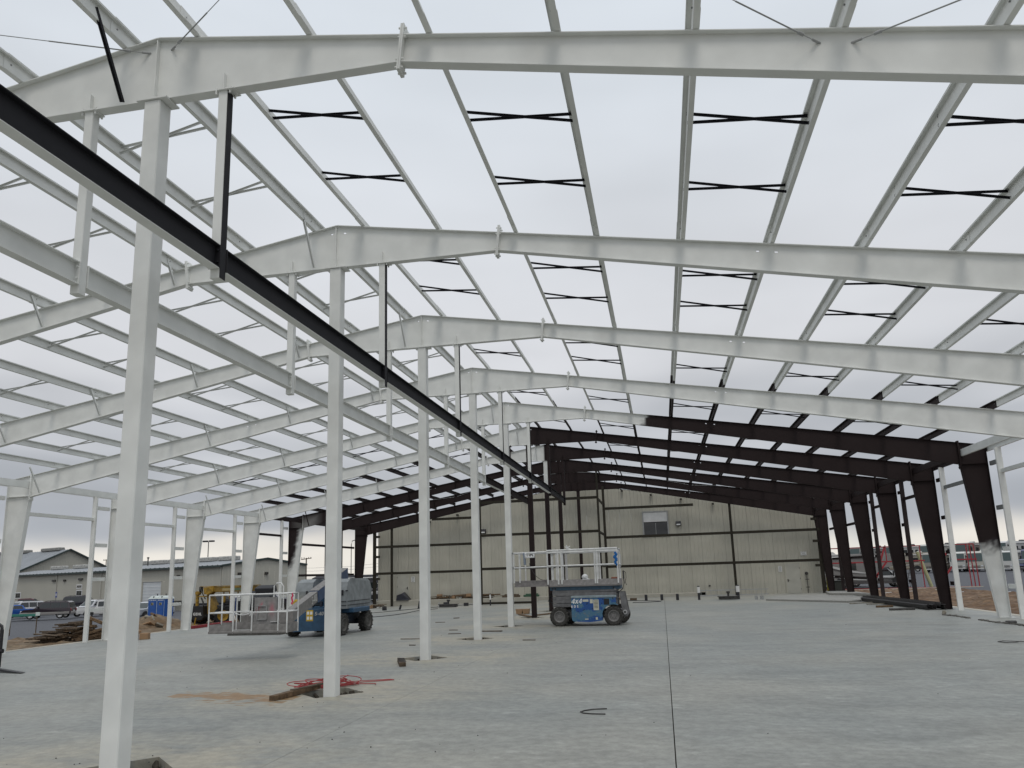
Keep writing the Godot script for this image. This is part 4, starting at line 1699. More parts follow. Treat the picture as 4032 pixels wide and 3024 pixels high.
	if kind == "suv":
		for s in [-1.0, 1.0]:
			var cl := B.new()
			cl.rbox(Vector3(0.0, 0.62, s * 0.975), Vector3(5.0, 0.26, 0.07), 0.03)
			part("cladding", cl, lm, o)
			var rr := B.new()
			rr.path([Vector3(-1.9, 1.90, s * 0.66), Vector3(-1.7, 1.99, s * 0.66), Vector3(0.0, 2.0, s * 0.66), Vector3(0.2, 1.92, s * 0.66)], 0.022, 6)
			part("roof_rail", rr, M.dark_plastic, o)
	if kind == "pickup":
		var bed := B.new()
		bed.box(Vector3(-1.97, 1.205, 0), Vector3(1.62, 0.012, 1.66))
		part("bed", bed, M.black, o)
	if guard:
		var gg := B.new()
		for y in [0.6, 0.85, 1.1, 1.3]:
			gg.path([Vector3(bl - 0.1, y, -0.9), Vector3(bl + 0.14, y, -0.8), Vector3(bl + 0.14, y, 0.8), Vector3(bl - 0.1, y, 0.9)], 0.045, 6)
		for s in [-0.45, 0.45]:
			gg.rbox(Vector3(bl + 0.15, 0.92, s), Vector3(0.07, 0.9, 0.08), 0.02)
		part("grille_guard", gg, M.dark_plastic, o)
	return o


# motorhome: kind "a" flat fronted, "c" with a van cab
func motorhome(label: String, at: Vector3, turn: float, kind: String, ln: float, c: Color, accent: Color, seed_: int):
	var o := thing("motorhome", label, "motorhome", at, turn, "motorhomes on the lot")
	var pm := paint_mat(c.r, c.g, c.b, 0.35)
	var am := mat(accent.r, accent.g, accent.b, 0.4)
	var wm := mat(0.5, 0.5, 0.49, 0.4)
	var h := ln / 2.0
	var b := B.new()
	var rr := RandomNumberGenerator.new()
	rr.seed = seed_
	var hw := func(_y: float) -> float: return 1.24
	if kind == "a":
		b.loft([[-h, 0.42, 1.22], [-h, 3.15, 1.24], [-h + 0.2, 3.36, 1.16], [h - 0.75, 3.38, 1.16], [h - 0.22, 3.12, 1.2], [h - 0.02, 1.75, 1.22], [h, 0.95, 1.2], [h - 0.1, 0.42, 1.14]])
	else:
		b.loft([[-h, 0.5, 1.2], [-h, 3.1, 1.22], [-h + 0.15, 3.25, 1.18], [h - 1.55, 3.27, 1.18], [h - 1.05, 2.95, 1.16], [h - 0.95, 2.35, 1.14], [h - 1.5, 1.95, 1.16], [h - 2.6, 1.90, 1.2], [h - 2.6, 0.5, 1.2]])
	part("body", b, pm, o)
	if kind == "c":
		var cab := B.new()
		cab.loft([[h - 2.62, 0.45, 0.95], [h - 2.62, 1.92, 0.86], [h - 1.75, 1.94, 0.84], [h - 1.0, 1.28, 0.93], [h - 0.08, 1.10, 0.86], [h, 0.9, 0.84], [h, 0.45, 0.84]])
		part("cab", cab, mat(0.55, 0.56, 0.57, 0.3), o)
		var cw := func(y: float) -> float: return 0.95 - (y - 0.95) * 0.09
		flanks("cab_window", ccw([[h - 2.45, 1.18], [h - 1.15, 1.18], [h - 1.75, 1.84], [h - 2.45, 1.84]]), cw, M.glass_dark, o, 0.02)
		var w := B.new()
		w.quad(Vector3(h - 1.06, 1.32, 0.84), Vector3(h - 1.06, 1.32, -0.84), Vector3(h - 1.72, 1.93, -0.76), Vector3(h - 1.72, 1.93, 0.76))
		part("windscreen", w, M.glass_dark, o)
		flanks("stripe", ccw([[h - 2.5, 0.72], [h - 0.4, 0.80], [h - 0.4, 0.90], [h - 2.5, 0.98]]), func(_y): return 0.955, am, o, 0.012)
	else:
		var w := B.new()
		w.quad(Vector3(h + 0.006, 1.72, 1.12), Vector3(h + 0.006, 1.72, -1.12), Vector3(h - 0.185, 3.05, -1.1), Vector3(h - 0.185, 3.05, 1.1))
		part("windscreen", w, mat(0.05, 0.08, 0.08, 0.06), o)
		for y in [0.7, 0.85, 1.0]:
			var gr := B.new()
			gr.rbox(Vector3(h - 0.01, y, 0), Vector3(0.05, 0.06, 1.3), 0.015)
			part("grille_bar", gr, M.steel_plain, o)
		var bm := B.new()
		bm.rbox(Vector3(h - 0.06, 0.52, 0), Vector3(0.18, 0.22, 2.3), 0.06)
		part("bumper", bm, wm, o)
	for s in [-1.0, 1.0]:
		var hl := B.new()
		hl.rbox(Vector3(h - 0.03, 1.0 if kind == "a" else 0.85, s * (0.95 if kind == "a" else 0.68)), Vector3(0.1, 0.26, 0.36), 0.04)
		part("headlight", hl, mat(0.6, 0.62, 0.65, 0.15), o)
		var mi := B.new()
		mi.rbox(Vector3(h - (0.3 if kind == "a" else 1.3), 1.75 if kind == "a" else 1.35, s * 1.45), Vector3(0.12, 0.5, 0.2), 0.04)
		part("mirror", mi, M.dark_plastic, o)
	# flank windows and the swooping stripes
	var x := -h + 1.0
	while x < h - (2.2 if kind == "a" else 3.4):
		var ww := rr.randf_range(0.7, 1.5)
		flanks("window", ccw([[x, 1.75], [x + ww, 1.75], [x + ww, 2.45], [x, 2.45]]), hw, M.glass_dark, o)
		x += ww + rr.randf_range(0.7, 1.3)
	if kind == "a":
		flanks("window", ccw([[h - 1.6, 1.75], [h - 0.35, 1.75], [h - 0.5, 2.75], [h - 1.6, 2.6]]), hw, M.glass_dark, o)
	for i in 4:
		var y0 := rr.randf_range(0.6, 1.1) + 0.16 * i
		var w := rr.randf_range(0.06, 0.22)
		var a0 := -h + 0.1 + rr.randf_range(0.0, 1.2)
		var pts := []
		var up := []
		for j in 13:
			var t := j / 12.0
			var px := lerpf(a0, h - (0.5 if kind == "a" else 2.75), t)
			var py := y0 + 0.95 * (1.0 - t) * (1.0 - t) * (0.4 + 0.35 * i) - 0.1 * sin(PI * t)
			pts.append([px, minf(py, 2.9)])
			up.append([px, minf(py, 2.9) + w * sin(PI * clampf(t * 1.05 + 0.02, 0.0, 1.0)) + 0.01])
		for e in [-1.0, 1.0]:
			var s := B.new()
			for j in 12:
				flank(s, ccw([pts[j], pts[j + 1], up[j + 1], up[j]]), hw, 0.003 + 0.0015 * i, e)
			part("stripe", s, am if i % 2 == 0 else wm, o)
	for s in [-1.0, 1.0]:
		var sk := B.new()
		sk.box(Vector3(-0.3, 0.55, s * 1.235), Vector3(ln * 0.86, 0.3, 0.012))
		part("skirt", sk, am, o)
	for e in [-h * 0.5, h * 0.25]:
		var a := B.new()
		var top := 3.37 if kind == "a" else 3.26
		a.loft([[e - 0.5, top, 0.36], [e - 0.38, top + 0.27, 0.32], [e + 0.25, top + 0.30, 0.32], [e + 0.52, top + 0.04, 0.34], [e + 0.52, top, 0.36]])
		part("air_conditioner", a, mat(0.5, 0.5, 0.48, 0.5) if rr.randf() < 0.5 else M.dark_plastic, o)
	for s in [-1.0, 1.0]:
		var aw := B.new()
		aw.tube(Vector3(-h + 1.0, 3.0, s * 1.31), Vector3(h - 2.6, 3.0, s * 1.31), 0.075, 8)
		part("awning", aw, wm, o)
	for wx in ([-h * 0.38, -h * 0.38 - 1.15, h - 1.5] if kind == "a" else [-h * 0.35, h - 0.85]):
		for s in [-1.0, 1.0]:
			wheel(o, Vector3(wx, 0.46, s * 1.06), 0.46, 0.28, M.chrome, M.rubber, 8)
			var ar := B.new()
			var wy := 0.5
			for i in 10:
				var a0 := PI * i / 10.0
				var a1 := PI * (i + 1) / 10.0
				var q := [Vector3(wx, wy, s * 1.243), Vector3(wx + cos(a0) * 0.6, wy + sin(a0) * 0.6, s * 1.243), Vector3(wx + cos(a1) * 0.6, wy + sin(a1) * 0.6, s * 1.243)]
				if s > 0:
					ar.tri(q[0], q[1], q[2])
				else:
					ar.tri(q[0], q[2], q[1])
			part("wheel_arch", ar, M.black, o)


func head(dx: float, dz: float) -> float:
	return atan2(-dz, dx)


func vehicles():
	var silver := Color(0.22, 0.21, 0.20)
	vehicle("parked_suv", "dark maroon SUV with grey lower trim parked nearest, its tail to the right", "suv", Vector3(-62.6, -1.18, -78.4), head(-0.93, 0.37), "suv", Color(0.022, 0.012, 0.018), silver, "vehicles parked on the left lot")
	vehicle("parked_suv", "white SUV parked behind the dark maroon SUV, bonnet to the left", "suv", Vector3(-72.4, -1.22, -85.0), head(-0.31, 0.94), "suv", Color(0.55, 0.56, 0.58), Color(0.05, 0.05, 0.05), "vehicles parked on the left lot")
	vehicle("parked_car", "small bright blue car at the left edge of the parked row", "car", Vector3(-66.6, -0.98, -77.6), head(-0.41, 0.89), "car", Color(0.015, 0.09, 0.36), Color(0.02, 0.05, 0.2), "vehicles parked on the left lot")
	vehicle("parked_pickup", "dark red pickup parked behind the blue car", "pickup", Vector3(-78.0, -0.95, -92.0), head(0.84, -0.48), "pickup", Color(0.07, 0.008, 0.012), Color(0.03, 0.03, 0.03), "vehicles parked on the left lot")
	vehicle("parked_suv", "black SUV parked by the warehouse window behind the white pickup", "suv", Vector3(-70.9, -0.85, -94.0), head(0.84, -0.48), "suv", Color(0.014, 0.012, 0.02), Color(0.02, 0.02, 0.02), "vehicles parked on the left lot")
	vehicle("parked_pickup", "white pickup facing out, cab just right of the dark maroon SUV", "pickup", Vector3(-61.6, -1.25, -84.6), head(-0.13, 0.98), "pickup", Color(0.56, 0.57, 0.59), Color(0.05, 0.05, 0.05), "vehicles parked on the left lot")
	vehicle("parked_pickup", "white pickup seen from its tail between post and first column", "pickup", Vector3(-52.9, -1.12, -75.6), head(0.75, -0.62), "pickup", Color(0.58, 0.58, 0.57), Color(0.30, 0.30, 0.29), "vehicles parked on the left lot")
	vehicle("parked_pickup", "pale pickup with black grille guard left of the blue toilets", "pickup", Vector3(-50.6, -1.55, -79.6), head(-0.1, 1.0), "pickup", Color(0.40, 0.42, 0.45), Color(0.03, 0.03, 0.03), "vehicles parked on the left lot", true)
	vehicle("parked_pickup", "black pickup standing right of the blue toilets", "pickup", Vector3(-42.4, -1.15, -80.5), head(0.8, -0.58), "pickup", Color(0.012, 0.012, 0.015), Color(0.25, 0.25, 0.25), "vehicles parked on the left lot")
	vehicle("work_truck", "dark truck parked beyond the boom lift's basket", "pickup", Vector3(-27.2, -0.42, -62.0), head(0.93, -0.27), "pickup", Color(0.02, 0.022, 0.04), Color(0.02, 0.02, 0.02), "vehicles parked on the left lot")
	# motorhomes
	motorhome("dark motorhome with pale swooshes left of the tan wall, behind the boom lift", Vector3(-29.6, -0.75, -89.0), head(-0.9, 0.35), "a", 11.0, Color(0.05, 0.05, 0.06), Color(0.30, 0.30, 0.31), 3)
	motorhome("grey motorhome with van cab, nearest on the right lot", Vector3(25.2, -0.26, -82.4), head(1.0, 0.05), "c", 8.8, Color(0.20, 0.195, 0.19), Color(0.07, 0.065, 0.065), 5)
	motorhome("long grey motorhome with dark swooshes just right of the tan wall", Vector3(21.5, -0.28, -87.6), head(1.0, -0.03), "a", 12.0, Color(0.17, 0.165, 0.16), Color(0.05, 0.05, 0.055), 8)
	motorhome("beige motorhome seen from its rear corner beyond the red frame", Vector3(50.0, 0.25, -153.0), head(-0.95, -0.30), "a", 9.5, Color(0.30, 0.27, 0.215), Color(0.16, 0.13, 0.10), 13)
	motorhome("white flat fronted motorhome facing out right of the white post", Vector3(59.6, 0.1, -151.5), head(-0.55, 0.83), "a", 11.0, Color(0.50, 0.50, 0.47), Color(0.22, 0.20, 0.17), 17)
	motorhome("cream motorhome with large dark windscreen left of the half white column", Vector3(61.2, 0.05, -146.5), head(-0.62, 0.78), "a", 11.5, Color(0.42, 0.41, 0.36), Color(0.10, 0.09, 0.08), 19)
	motorhome("white motorhome behind the half white column", Vector3(64.2, 0.0, -143.5), head(-0.6, 0.8), "a", 11.0, Color(0.55, 0.55, 0.53), Color(0.02, 0.02, 0.06), 23)
	motorhome("dark blue and cream motorhome at the photo's right edge", Vector3(67.4, 0.1, -142.0), head(-0.6, 0.8), "a", 11.0, Color(0.03, 0.03, 0.10), Color(0.40, 0.40, 0.34), 29)
	motorhome("tan motorhome parked between beige and white ones", Vector3(56.2, 0.1, -152.5), head(-0.7, 0.7), "a", 10.0, Color(0.24, 0.22, 0.19), Color(0.10, 0.09, 0.08), 31)
	for i in 6:
		motorhome(["grey roofed motorhome in the second row, behind the beige one", "white roofed motorhome in the second row, right of the beige one", "pale motorhome in the second row, above the white flat fronted one", "brown motorhome in the second row, above the cream one", "white motorhome in the second row, behind the half white column", "dark motorhome in the second row at the right edge"][i], Vector3(50.5 + 6.2 * i, 2.0, -178.0 + 2.0 * i), head(-0.75, 0.65), "a", 11.0, [Color(0.25, 0.25, 0.24), Color(0.5, 0.5, 0.48), Color(0.4, 0.4, 0.37), Color(0.16, 0.13, 0.11), Color(0.5, 0.5, 0.5), Color(0.05, 0.05, 0.07)][i], Color(0.1, 0.1, 0.1), 41 + i)
	vehicle("parked_pickup", "blue pickup facing out at the photo's right edge", "pickup", Vector3(59.9, 0.02, -129.0), head(-0.6, 0.8), "pickup", Color(0.012, 0.03, 0.13), Color(0.4, 0.4, 0.4), "", true)


# work tyre with chevron lugs, axle along local z of xf
func lug_tyre(parent: Node, xf: Transform3D, r: float, w: float, lugs: int, rim: Material, rubber: Material) -> MeshInstance3D:
	var h := w / 2.0
	var t := B.new()
	t.lathe([[r * 0.55, -h * 0.9], [r * 0.84, -h], [r * 0.93, -h * 0.8], [r * 0.93, h * 0.8], [r * 0.84, h], [r * 0.55, h * 0.9]], Vector3.ZERO, Vector3(0, 0, 1), 24)
	for i in lugs:
		for s in [-1.0, 1.0]:
			var a := TAU * (i + (0.5 if s > 0 else 0.0)) / lugs
			var a2 := a + 0.22
			var p := Vector3(cos(a), sin(a), 0) * r * 0.955 + Vector3(0, 0, s * h * 0.05)
			var q := Vector3(cos(a2), sin(a2), 0) * r * 0.94 + Vector3(0, 0, s * h * 0.95)
			t.bar(p, q, 0.055 * r / 0.42, r * 0.10, Vector3(cos(a), sin(a), 0))
	var o := part("wheel", t, rubber, parent)
	o.transform = xf
	var m := B.new()
	for s in [-1.0, 1.0]:
		var k: float = h * s
		var pr := [[r * 0.58, k * 0.9], [r * 0.54, k * 0.95], [r * 0.50, k * 0.80], [r * 0.42, k * 0.55], [r * 0.24, k * 0.50], [r * 0.20, k * 0.62], [0.0, k * 0.62]]
		if s < 0:
			pr.reverse()
		m.lathe(pr, Vector3.ZERO, Vector3(0, 0, 1), 20)
		for i in 8:
			var a := TAU * i / 8
			var c := Vector3(cos(a), sin(a), 0) * r * 0.31 + Vector3(0, 0, k * 0.52)
			m.tube(c, c + Vector3(0, 0, s * 0.03), 0.018, 6)
	part("rim", m, rim, o)
	return o


func rail_part(parent: Node, pts: Array, r: float, called := "guard_rail", m: Material = null):
	var b := B.new()
	b.path(pts, r, 8)
	part(called, b, m if m else M.rail, parent)


func scissor_lift():
	# local x along the machine, front wheel pair to the right; origin on the floor below the left wheel
	var o := thing("scissor_lift", "blue four wheel drive scissor lift with lowered grey platform and extended deck", "scissor lift", Vector3(2.12, 0, -32.6), 0.0)
	var blue := StandardMaterial3D.new()
	blue.albedo_texture = worn_paint(Color(0.012, 0.07, 0.25), Color(0.055, 0.15, 0.24), Color(0.16, 0.18, 0.18), 51)
	blue.roughness = 0.5
	var bl2 := tri_mat(0.045, 0.10, 0.16, M.soft.albedo_texture, 0.8, 0.6, false)
	var grey := tri_mat(0.19, 0.19, 0.195, M.soft.albedo_texture, 0.7, 0.6, false)
	var dk := tri_mat(0.26, 0.245, 0.24, M.soft.albedo_texture, 0.9, 0.6, false)
	var rimm := tri_mat(0.22, 0.215, 0.21, M.soft.albedo_texture, 2.0, 0.7, false)
	var wr := 0.385
	for e in [[0.0, -0.05], [2.24, 0.05], [0.20, -1.62], [2.44, -1.55]]:
		lug_tyre(o, Transform3D(Basis(), Vector3(e[0], wr, e[1])), wr * 1.06, 0.32, 16, rimm, M.rubber_dusty)
	# chassis
	var ch := B.new()
	ch.rbox(Vector3(1.15, 0.46, -0.80), Vector3(2.9, 0.32, 1.15), 0.04)
	ch.rbox(Vector3(0.0, 0.40, -0.80), Vector3(0.16, 0.16, 1.5), 0.03)
	ch.rbox(Vector3(2.30, 0.40, -0.80), Vector3(0.16, 0.16, 1.5), 0.03)
	part("chassis", ch, grey, o)
	# engine cover with its wheel cut-out
	var ec := PackedVector2Array([Vector2(0.55, 0.24), Vector2(0.62, 0.19), Vector2(1.30, 0.16), Vector2(1.78, 0.21), Vector2(1.80, 0.40)])
	for i in 7:
		var a := PI * (1.0 - 0.06 - i * 0.095)
		ec.append(Vector2(2.24 + cos(a) * 0.47, 0.40 + sin(a) * 0.45))
	ec.append_array([Vector2(2.36, 0.86), Vector2(2.36, 1.20), Vector2(0.53, 1.20), Vector2(0.53, 0.30)])
	var cv := B.new()
	cv.uvf = func(p: Vector3) -> Vector2: return Vector2((p.x - 0.5) / 2.0, 1.0 - p.y / 1.25)
	cv.prism(ec, 0.44, Transform3D(Basis(), Vector3(0, 0, 0.0)))
	part("engine_cover", cv, blue, o)
	var bo := B.new()
	bo.rbox(Vector3(1.45, 1.17, 0.01), Vector3(1.86, 0.085, 0.46), 0.012)
	part("cover_lid", bo, tri_mat(0.30, 0.37, 0.40, M.soft.albedo_texture, 1.2, 0.6, false), o)
	var hole := B.new()
	hole.rbox(Vector3(1.98, 0.96, 0.222), Vector3(0.22, 0.24, 0.02), 0.02)
	part("control_recess", hole, M.black, o)
	for q in [[1.12, 1.02, 0.24, 0.09], [1.36, 0.99, 0.12, 0.16], [1.55, 0.84, 0.22, 0.42], [1.14, 0.28, 0.14, 0.04], [1.55, 0.30, 0.08, 0.10]]:
		var d := B.new()
		d.box(Vector3(q[0], q[1], 0.223), Vector3(q[2], q[3], 0.006))
		part("decal", d, mat(0.52, 0.51, 0.42, 0.5), o)
	for q in 6:
		var d := B.new()
		d.box(Vector3(1.55, 1.0 - 0.055 * q, 0.228), Vector3(0.16, 0.018, 0.003))
		part("print_line", d, M.brown_trim, o)
	text("4x4", 0.27, 0.006, M.white_plastic, Transform3D(Basis(Vector3(1, 0, 0), Vector3(0.22, 1, 0), Vector3(0, 0, 1)), Vector3(0.76, 1.0, 0.226)), o, "lettering", true)
	text("8 D S", 0.135, 0.006, M.white_plastic, Transform3D(Basis(), Vector3(0.67, 0.79, 0.226)), o, "lettering", true)
	# folded scissor arms
	for i in 5:
		var s := B.new()
		var y := 0.84 + 0.148 * i
		for zz in [-0.12, -0.42, -1.20, -1.45]:
			s.bar(Vector3(-0.28, y + (0.006 if i % 2 else -0.006), zz), Vector3(2.42, y + (-0.006 if i % 2 else 0.006), zz), 0.05, 0.136)
		for xx in [-0.20, 2.34]:
			s.tube(Vector3(xx, y, -1.50), Vector3(xx, y, -0.09), 0.035, 8)
			s.tube(Vector3(xx, y, -0.09), Vector3(xx, y, -0.06), 0.05, 8)
		part("scissor_arm", s, grey, o)
	# loose hoses at the left end
	var hs := B.new()
	for i in 5:
		hs.path([Vector3(-0.30, 0.75 + 0.05 * i, -0.5 + 0.05 * i), Vector3(-0.42 - 0.03 * i, 1.0, -0.5), Vector3(-0.48 + 0.04 * i, 1.25, -0.45), Vector3(-0.28, 1.42, -0.45)], 0.013, 6)
	part("hose", hs, M.dark_plastic, o)
	# platform
	var pf := B.new()
	pf.rbox(Vector3(1.10, 1.52, -0.80), Vector3(2.94, 0.15, 1.45), 0.01)
	part("platform_frame", pf, bl2, o)
	for xx in [-0.26, -0.14, 2.28]:
		var bt := B.new()
		bt.tube(Vector3(xx, 1.52, -0.08), Vector3(xx, 1.52, -0.05), 0.035, 8)
		part("bolt", bt, M.black, o)
	var dkb := B.new()
	dkb.box(Vector3(1.10, 1.62, -0.80), Vector3(2.96, 0.05, 1.62))
	part("deck", dkb, dk, o)
	var tb := B.new()
	for zz in [0.01, -1.61]:
		tb.box(Vector3(1.10, 1.76, zz), Vector3(2.94, 0.22, 0.02))
	tb.box(Vector3(2.575, 1.76, -0.80), Vector3(0.02, 0.22, 1.6))
	part("toe_board", tb, tri_mat(0.33, 0.315, 0.31, M.soft.albedo_texture, 1.0, 0.6, false), o)
	var ex := B.new()
	ex.box(Vector3(-1.13, 1.77, -0.80), Vector3(1.5, 0.05, 1.40))
	for zz in [-0.08, -1.52]:
		ex.box(Vector3(-1.13, 1.75, zz), Vector3(1.5, 0.20, 0.03))
		ex.box(Vector3(-1.13, 1.86, zz), Vector3(1.52, 0.03, 0.07))
		ex.box(Vector3(-1.13, 1.645, zz), Vector3(1.52, 0.03, 0.07))
	ex.box(Vector3(-1.87, 1.75, -0.80), Vector3(0.03, 0.20, 1.42))
	part("extension_deck", ex, dk, o)
	# rails
	var top := 3.10
	var mid := 2.46
	var fl := 1.80
	for zz in [0.03, -1.62]:
		rail_part(o, [Vector3(-0.45, top, zz), Vector3(2.52, top + 0.02, zz)], 0.034)
		rail_part(o, [Vector3(-0.45, top - 0.09, zz), Vector3(2.52, top - 0.08, zz)], 0.032)
		rail_part(o, [Vector3(-0.45, mid, zz), Vector3(2.52, mid, zz)], 0.031)
		for x in [-0.43, 0.02, 0.16, 1.56, 1.64, 2.50]:
			rail_part(o, [Vector3(x, fl - 0.1, zz), Vector3(x, top, zz)], 0.033, "rail_post")
		for x in [0.02, 1.56]:
			rail_part(o, [Vector3(x, mid + 0.10, zz), Vector3(x - 0.03, mid + 0.03, zz), Vector3(x - 0.10, mid, zz)], 0.014, "rail_post")
	for zz in [-0.06, -1.53]:
		rail_part(o, [Vector3(-1.90, top - 0.06, zz), Vector3(-0.25, top - 0.04, zz)], 0.034)
		rail_part(o, [Vector3(-1.90, mid - 0.03, zz), Vector3(-0.25, mid - 0.01, zz)], 0.031)
		for x in [-1.88, -1.64, -0.26, 0.20]:
			rail_part(o, [Vector3(x, fl, zz), Vector3(x, top - 0.06, zz)], 0.031, "rail_post")
	for a in [[-1.90, top - 0.06], [-1.90, mid - 0.03], [2.52, top], [2.52, mid]]:
		rail_part(o, [Vector3(a[0], a[1], 0.03), Vector3(a[0], a[1], -1.62)], 0.032)
	# gate tubes lying across, spray gun stand
	rail_part(o, [Vector3(0.30, top - 0.02, -0.5), Vector3(0.30, 1.92, -0.5)], 0.045, "stand", M.alu)
	rail_part(o, [Vector3(0.14, top - 0.1, -0.5), Vector3(0.46, top - 0.1, -0.5)], 0.05, "stand", M.alu)
	# control box on the extension rail
	var cb := B.new()
	cb.rbox(Vector3(-1.20, 2.86, -0.12), Vector3(0.40, 0.05, 0.30), 0.02)
	cb.rbox(Vector3(-1.36, 2.93, -0.12), Vector3(0.07, 0.22, 0.30), 0.02)
	cb.rbox(Vector3(-1.02, 2.93, -0.12), Vector3(0.05, 0.14, 0.28), 0.02)
	cb.tube(Vector3(-1.24, 2.88, -0.1), Vector3(-1.24, 3.0, -0.1), 0.03, 8)
	cb.tube(Vector3(-1.13, 2.88, -0.1), Vector3(-1.13, 2.95, -0.1), 0.03, 8)
	part("control_box", cb, M.white_paint, o)
	var cl := B.new()
	cl.rbox(Vector3(-1.42, 2.80, -0.1), Vector3(0.07, 0.5, 0.26), 0.02, Basis(Vector3.FORWARD, -0.06))
	part("hanging_cloth", cl, mat(0.22, 0.26, 0.32, 0.9), o)
	var cc := B.new()
	var pts := []
	for i in 24:
		var t := i / 23.0
		pts.append(Vector3(lerpf(-1.22, -0.45, t), lerpf(2.62, 1.90, pow(t, 0.55)) - 0.16 * sin(PI * t) + 0.008 * (i % 2), -0.1))
	cc.path(pts, 0.012, 6)
	part("coiled_cable", cc, M.dark_plastic, o)
	# things hanging at the right end
	var tl := B.new()
	for i in 9:
		var y := 2.92 - 0.06 * i
		tl.rbox(Vector3(2.44 + 0.03 * sin(i * 1.7), y, 0.06), Vector3(0.15 - 0.07 * absf(i - 3) / 5.0, 0.09, 0.06), 0.025, Basis(Vector3.FORWARD, 0.35 * sin(i * 2.3)))
	part("hanging_strap", tl, mat(0.01, 0.12, 0.36, 0.8), o)
	var hk := B.new()
	hk.path([Vector3(2.56, 2.95, 0.05), Vector3(2.64, 2.85, 0.05), Vector3(2.65, 2.4, 0.05), Vector3(2.6, 2.28, 0.05), Vector3(2.55, 2.35, 0.05)], 0.015, 6)
	part("hook", hk, M.alu, o)
	# cable riser with its hose, and the ladder leg at the right end
	var lg := B.new()
	lg.prism(PackedVector2Array([Vector2(2.50, 1.32), Vector2(2.70, 1.32), Vector2(2.84, 0.44), Vector2(2.78, 0.34), Vector2(2.66, 0.36), Vector2(2.58, 0.62)]), 0.10, Transform3D(Basis(), Vector3(0, 0, -0.1)))
	lg.prism(PackedVector2Array([Vector2(2.50, 1.32), Vector2(2.70, 1.32), Vector2(2.84, 0.44), Vector2(2.78, 0.34), Vector2(2.66, 0.36), Vector2(2.58, 0.62)]), 0.10, Transform3D(Basis(), Vector3(0, 0, -1.4)))
	part("end_bracket", lg, grey, o)
	var sh := B.new()
	sh.lathe([[0.05, -0.03], [0.09, -0.03], [0.09, 0.03], [0.05, 0.03]], Vector3(2.70, 0.52, 0.0), Vector3(0, 0, 1), 12)
	part("shackle", sh, M.alu, o)
	var ho := B.new()
	ho.path([Vector3(2.36, 1.30, -0.1), Vector3(2.52, 1.34, -0.05), Vector3(2.66, 1.46, 0.0), Vector3(2.73, 1.68, 0.0), Vector3(2.72, 2.0, 0.0), Vector3(2.70, 2.18, 0.0)], 0.022, 8)
	part("riser_hose", ho, M.dark_plastic, o)
	var wp := B.new()
	wp.rbox(Vector3(2.72, 2.02, 0.0), Vector3(0.07, 0.34, 0.07), 0.02)
	wp.path([Vector3(2.74, 2.18, 0), Vector3(2.82, 2.1, 0.03), Vector3(2.82, 1.9, 0.03), Vector3(2.78, 1.7, 0.02), Vector3(2.83, 1.6, 0.0)], 0.014, 6)
	part("spray_wand", wp, M.steel_plain, o)
	# a few things left on the deck are their own
	var bag := B.new()
	bag.lathe([[0.10, 0.0], [0.14, 0.05], [0.125, 0.13], [0.07, 0.19], [0.0, 0.205]], Vector3(0, 0.06, 0), Vector3(0.2, 1, 0), 9)
	bag.rbox(Vector3(0.03, 0.03, 0.02), Vector3(0.26, 0.07, 0.2), 0.02)
	bag.rbox(Vector3(0.16, 0.03, 0.02), Vector3(0.2, 0.06, 0.2), 0.03, Basis(Vector3.FORWARD, 0.4))
	var bm := part("cloth_bundle", bag, M.white_paint)
	bm.position = Vector3(3.20, 1.83, -32.95)
	tag(bm, "white rag bundle lying on the scissor lift's platform", "rag")
	var rt := B.new()
	for i in 5:
		rt.rbox(Vector3(0.06 * cos(i * 2.0), 0.022 * i, 0.03 * sin(i * 1.6)), Vector3(0.15, 0.035, 0.05), 0.012, Basis(Vector3(0, 0, 1), i * 1.25))
	var rm := part("masking_rag", rt, M.white_paint)
	rm.position = Vector3(2.56, 3.16, -32.58)
	tag(rm, "white rag tied on the scissor lift's top rail", "rag")
	var tin := B.new()
	tin.rbox(Vector3(0, 0.07, 0), Vector3(0.28, 0.14, 0.2), 0.03)
	var tm := part("tool_case", tin, tri_mat(0.26, 0.09, 0.05, M.soft.albedo_texture, 2.0, 0.7, false))
	tm.position = Vector3(4.46, 1.80, -32.80)
	tag(tm, "small rusty red case on the lift platform's right end", "case")


func worn_paint(a: Color, b: Color, c: Color, seed_: int) -> ImageTexture:
	var f := FastNoiseLite.new()
	f.seed = seed_
	f.frequency = 0.012
	f.fractal_octaves = 5
	var im := Image.create(256, 160, false, Image.FORMAT_RGB8)
	for y in 160:
		for x in 256:
			var n := f.get_noise_2d(x, y * 1.3)
			var k := f.get_noise_2d(x * 4.0 + 300.0, y * 4.0)
			var t := smoothstep(-0.05, 0.1, n + absf(x - 110.0) / 260.0 - 0.16 + (0.16 if y > 125 else 0.0))
			var col := a.lerp(b, t)
			col = col.lerp(c, smoothstep(0.40, 0.55, k + n * 0.5) * t * 0.7)
			if k < -0.46 and n < 0.05:
				col = Color(0.01, 0.012, 0.03)
			im.set_pixel(x, y, col.linear_to_srgb())
	return ImageTexture.create_from_image(im)


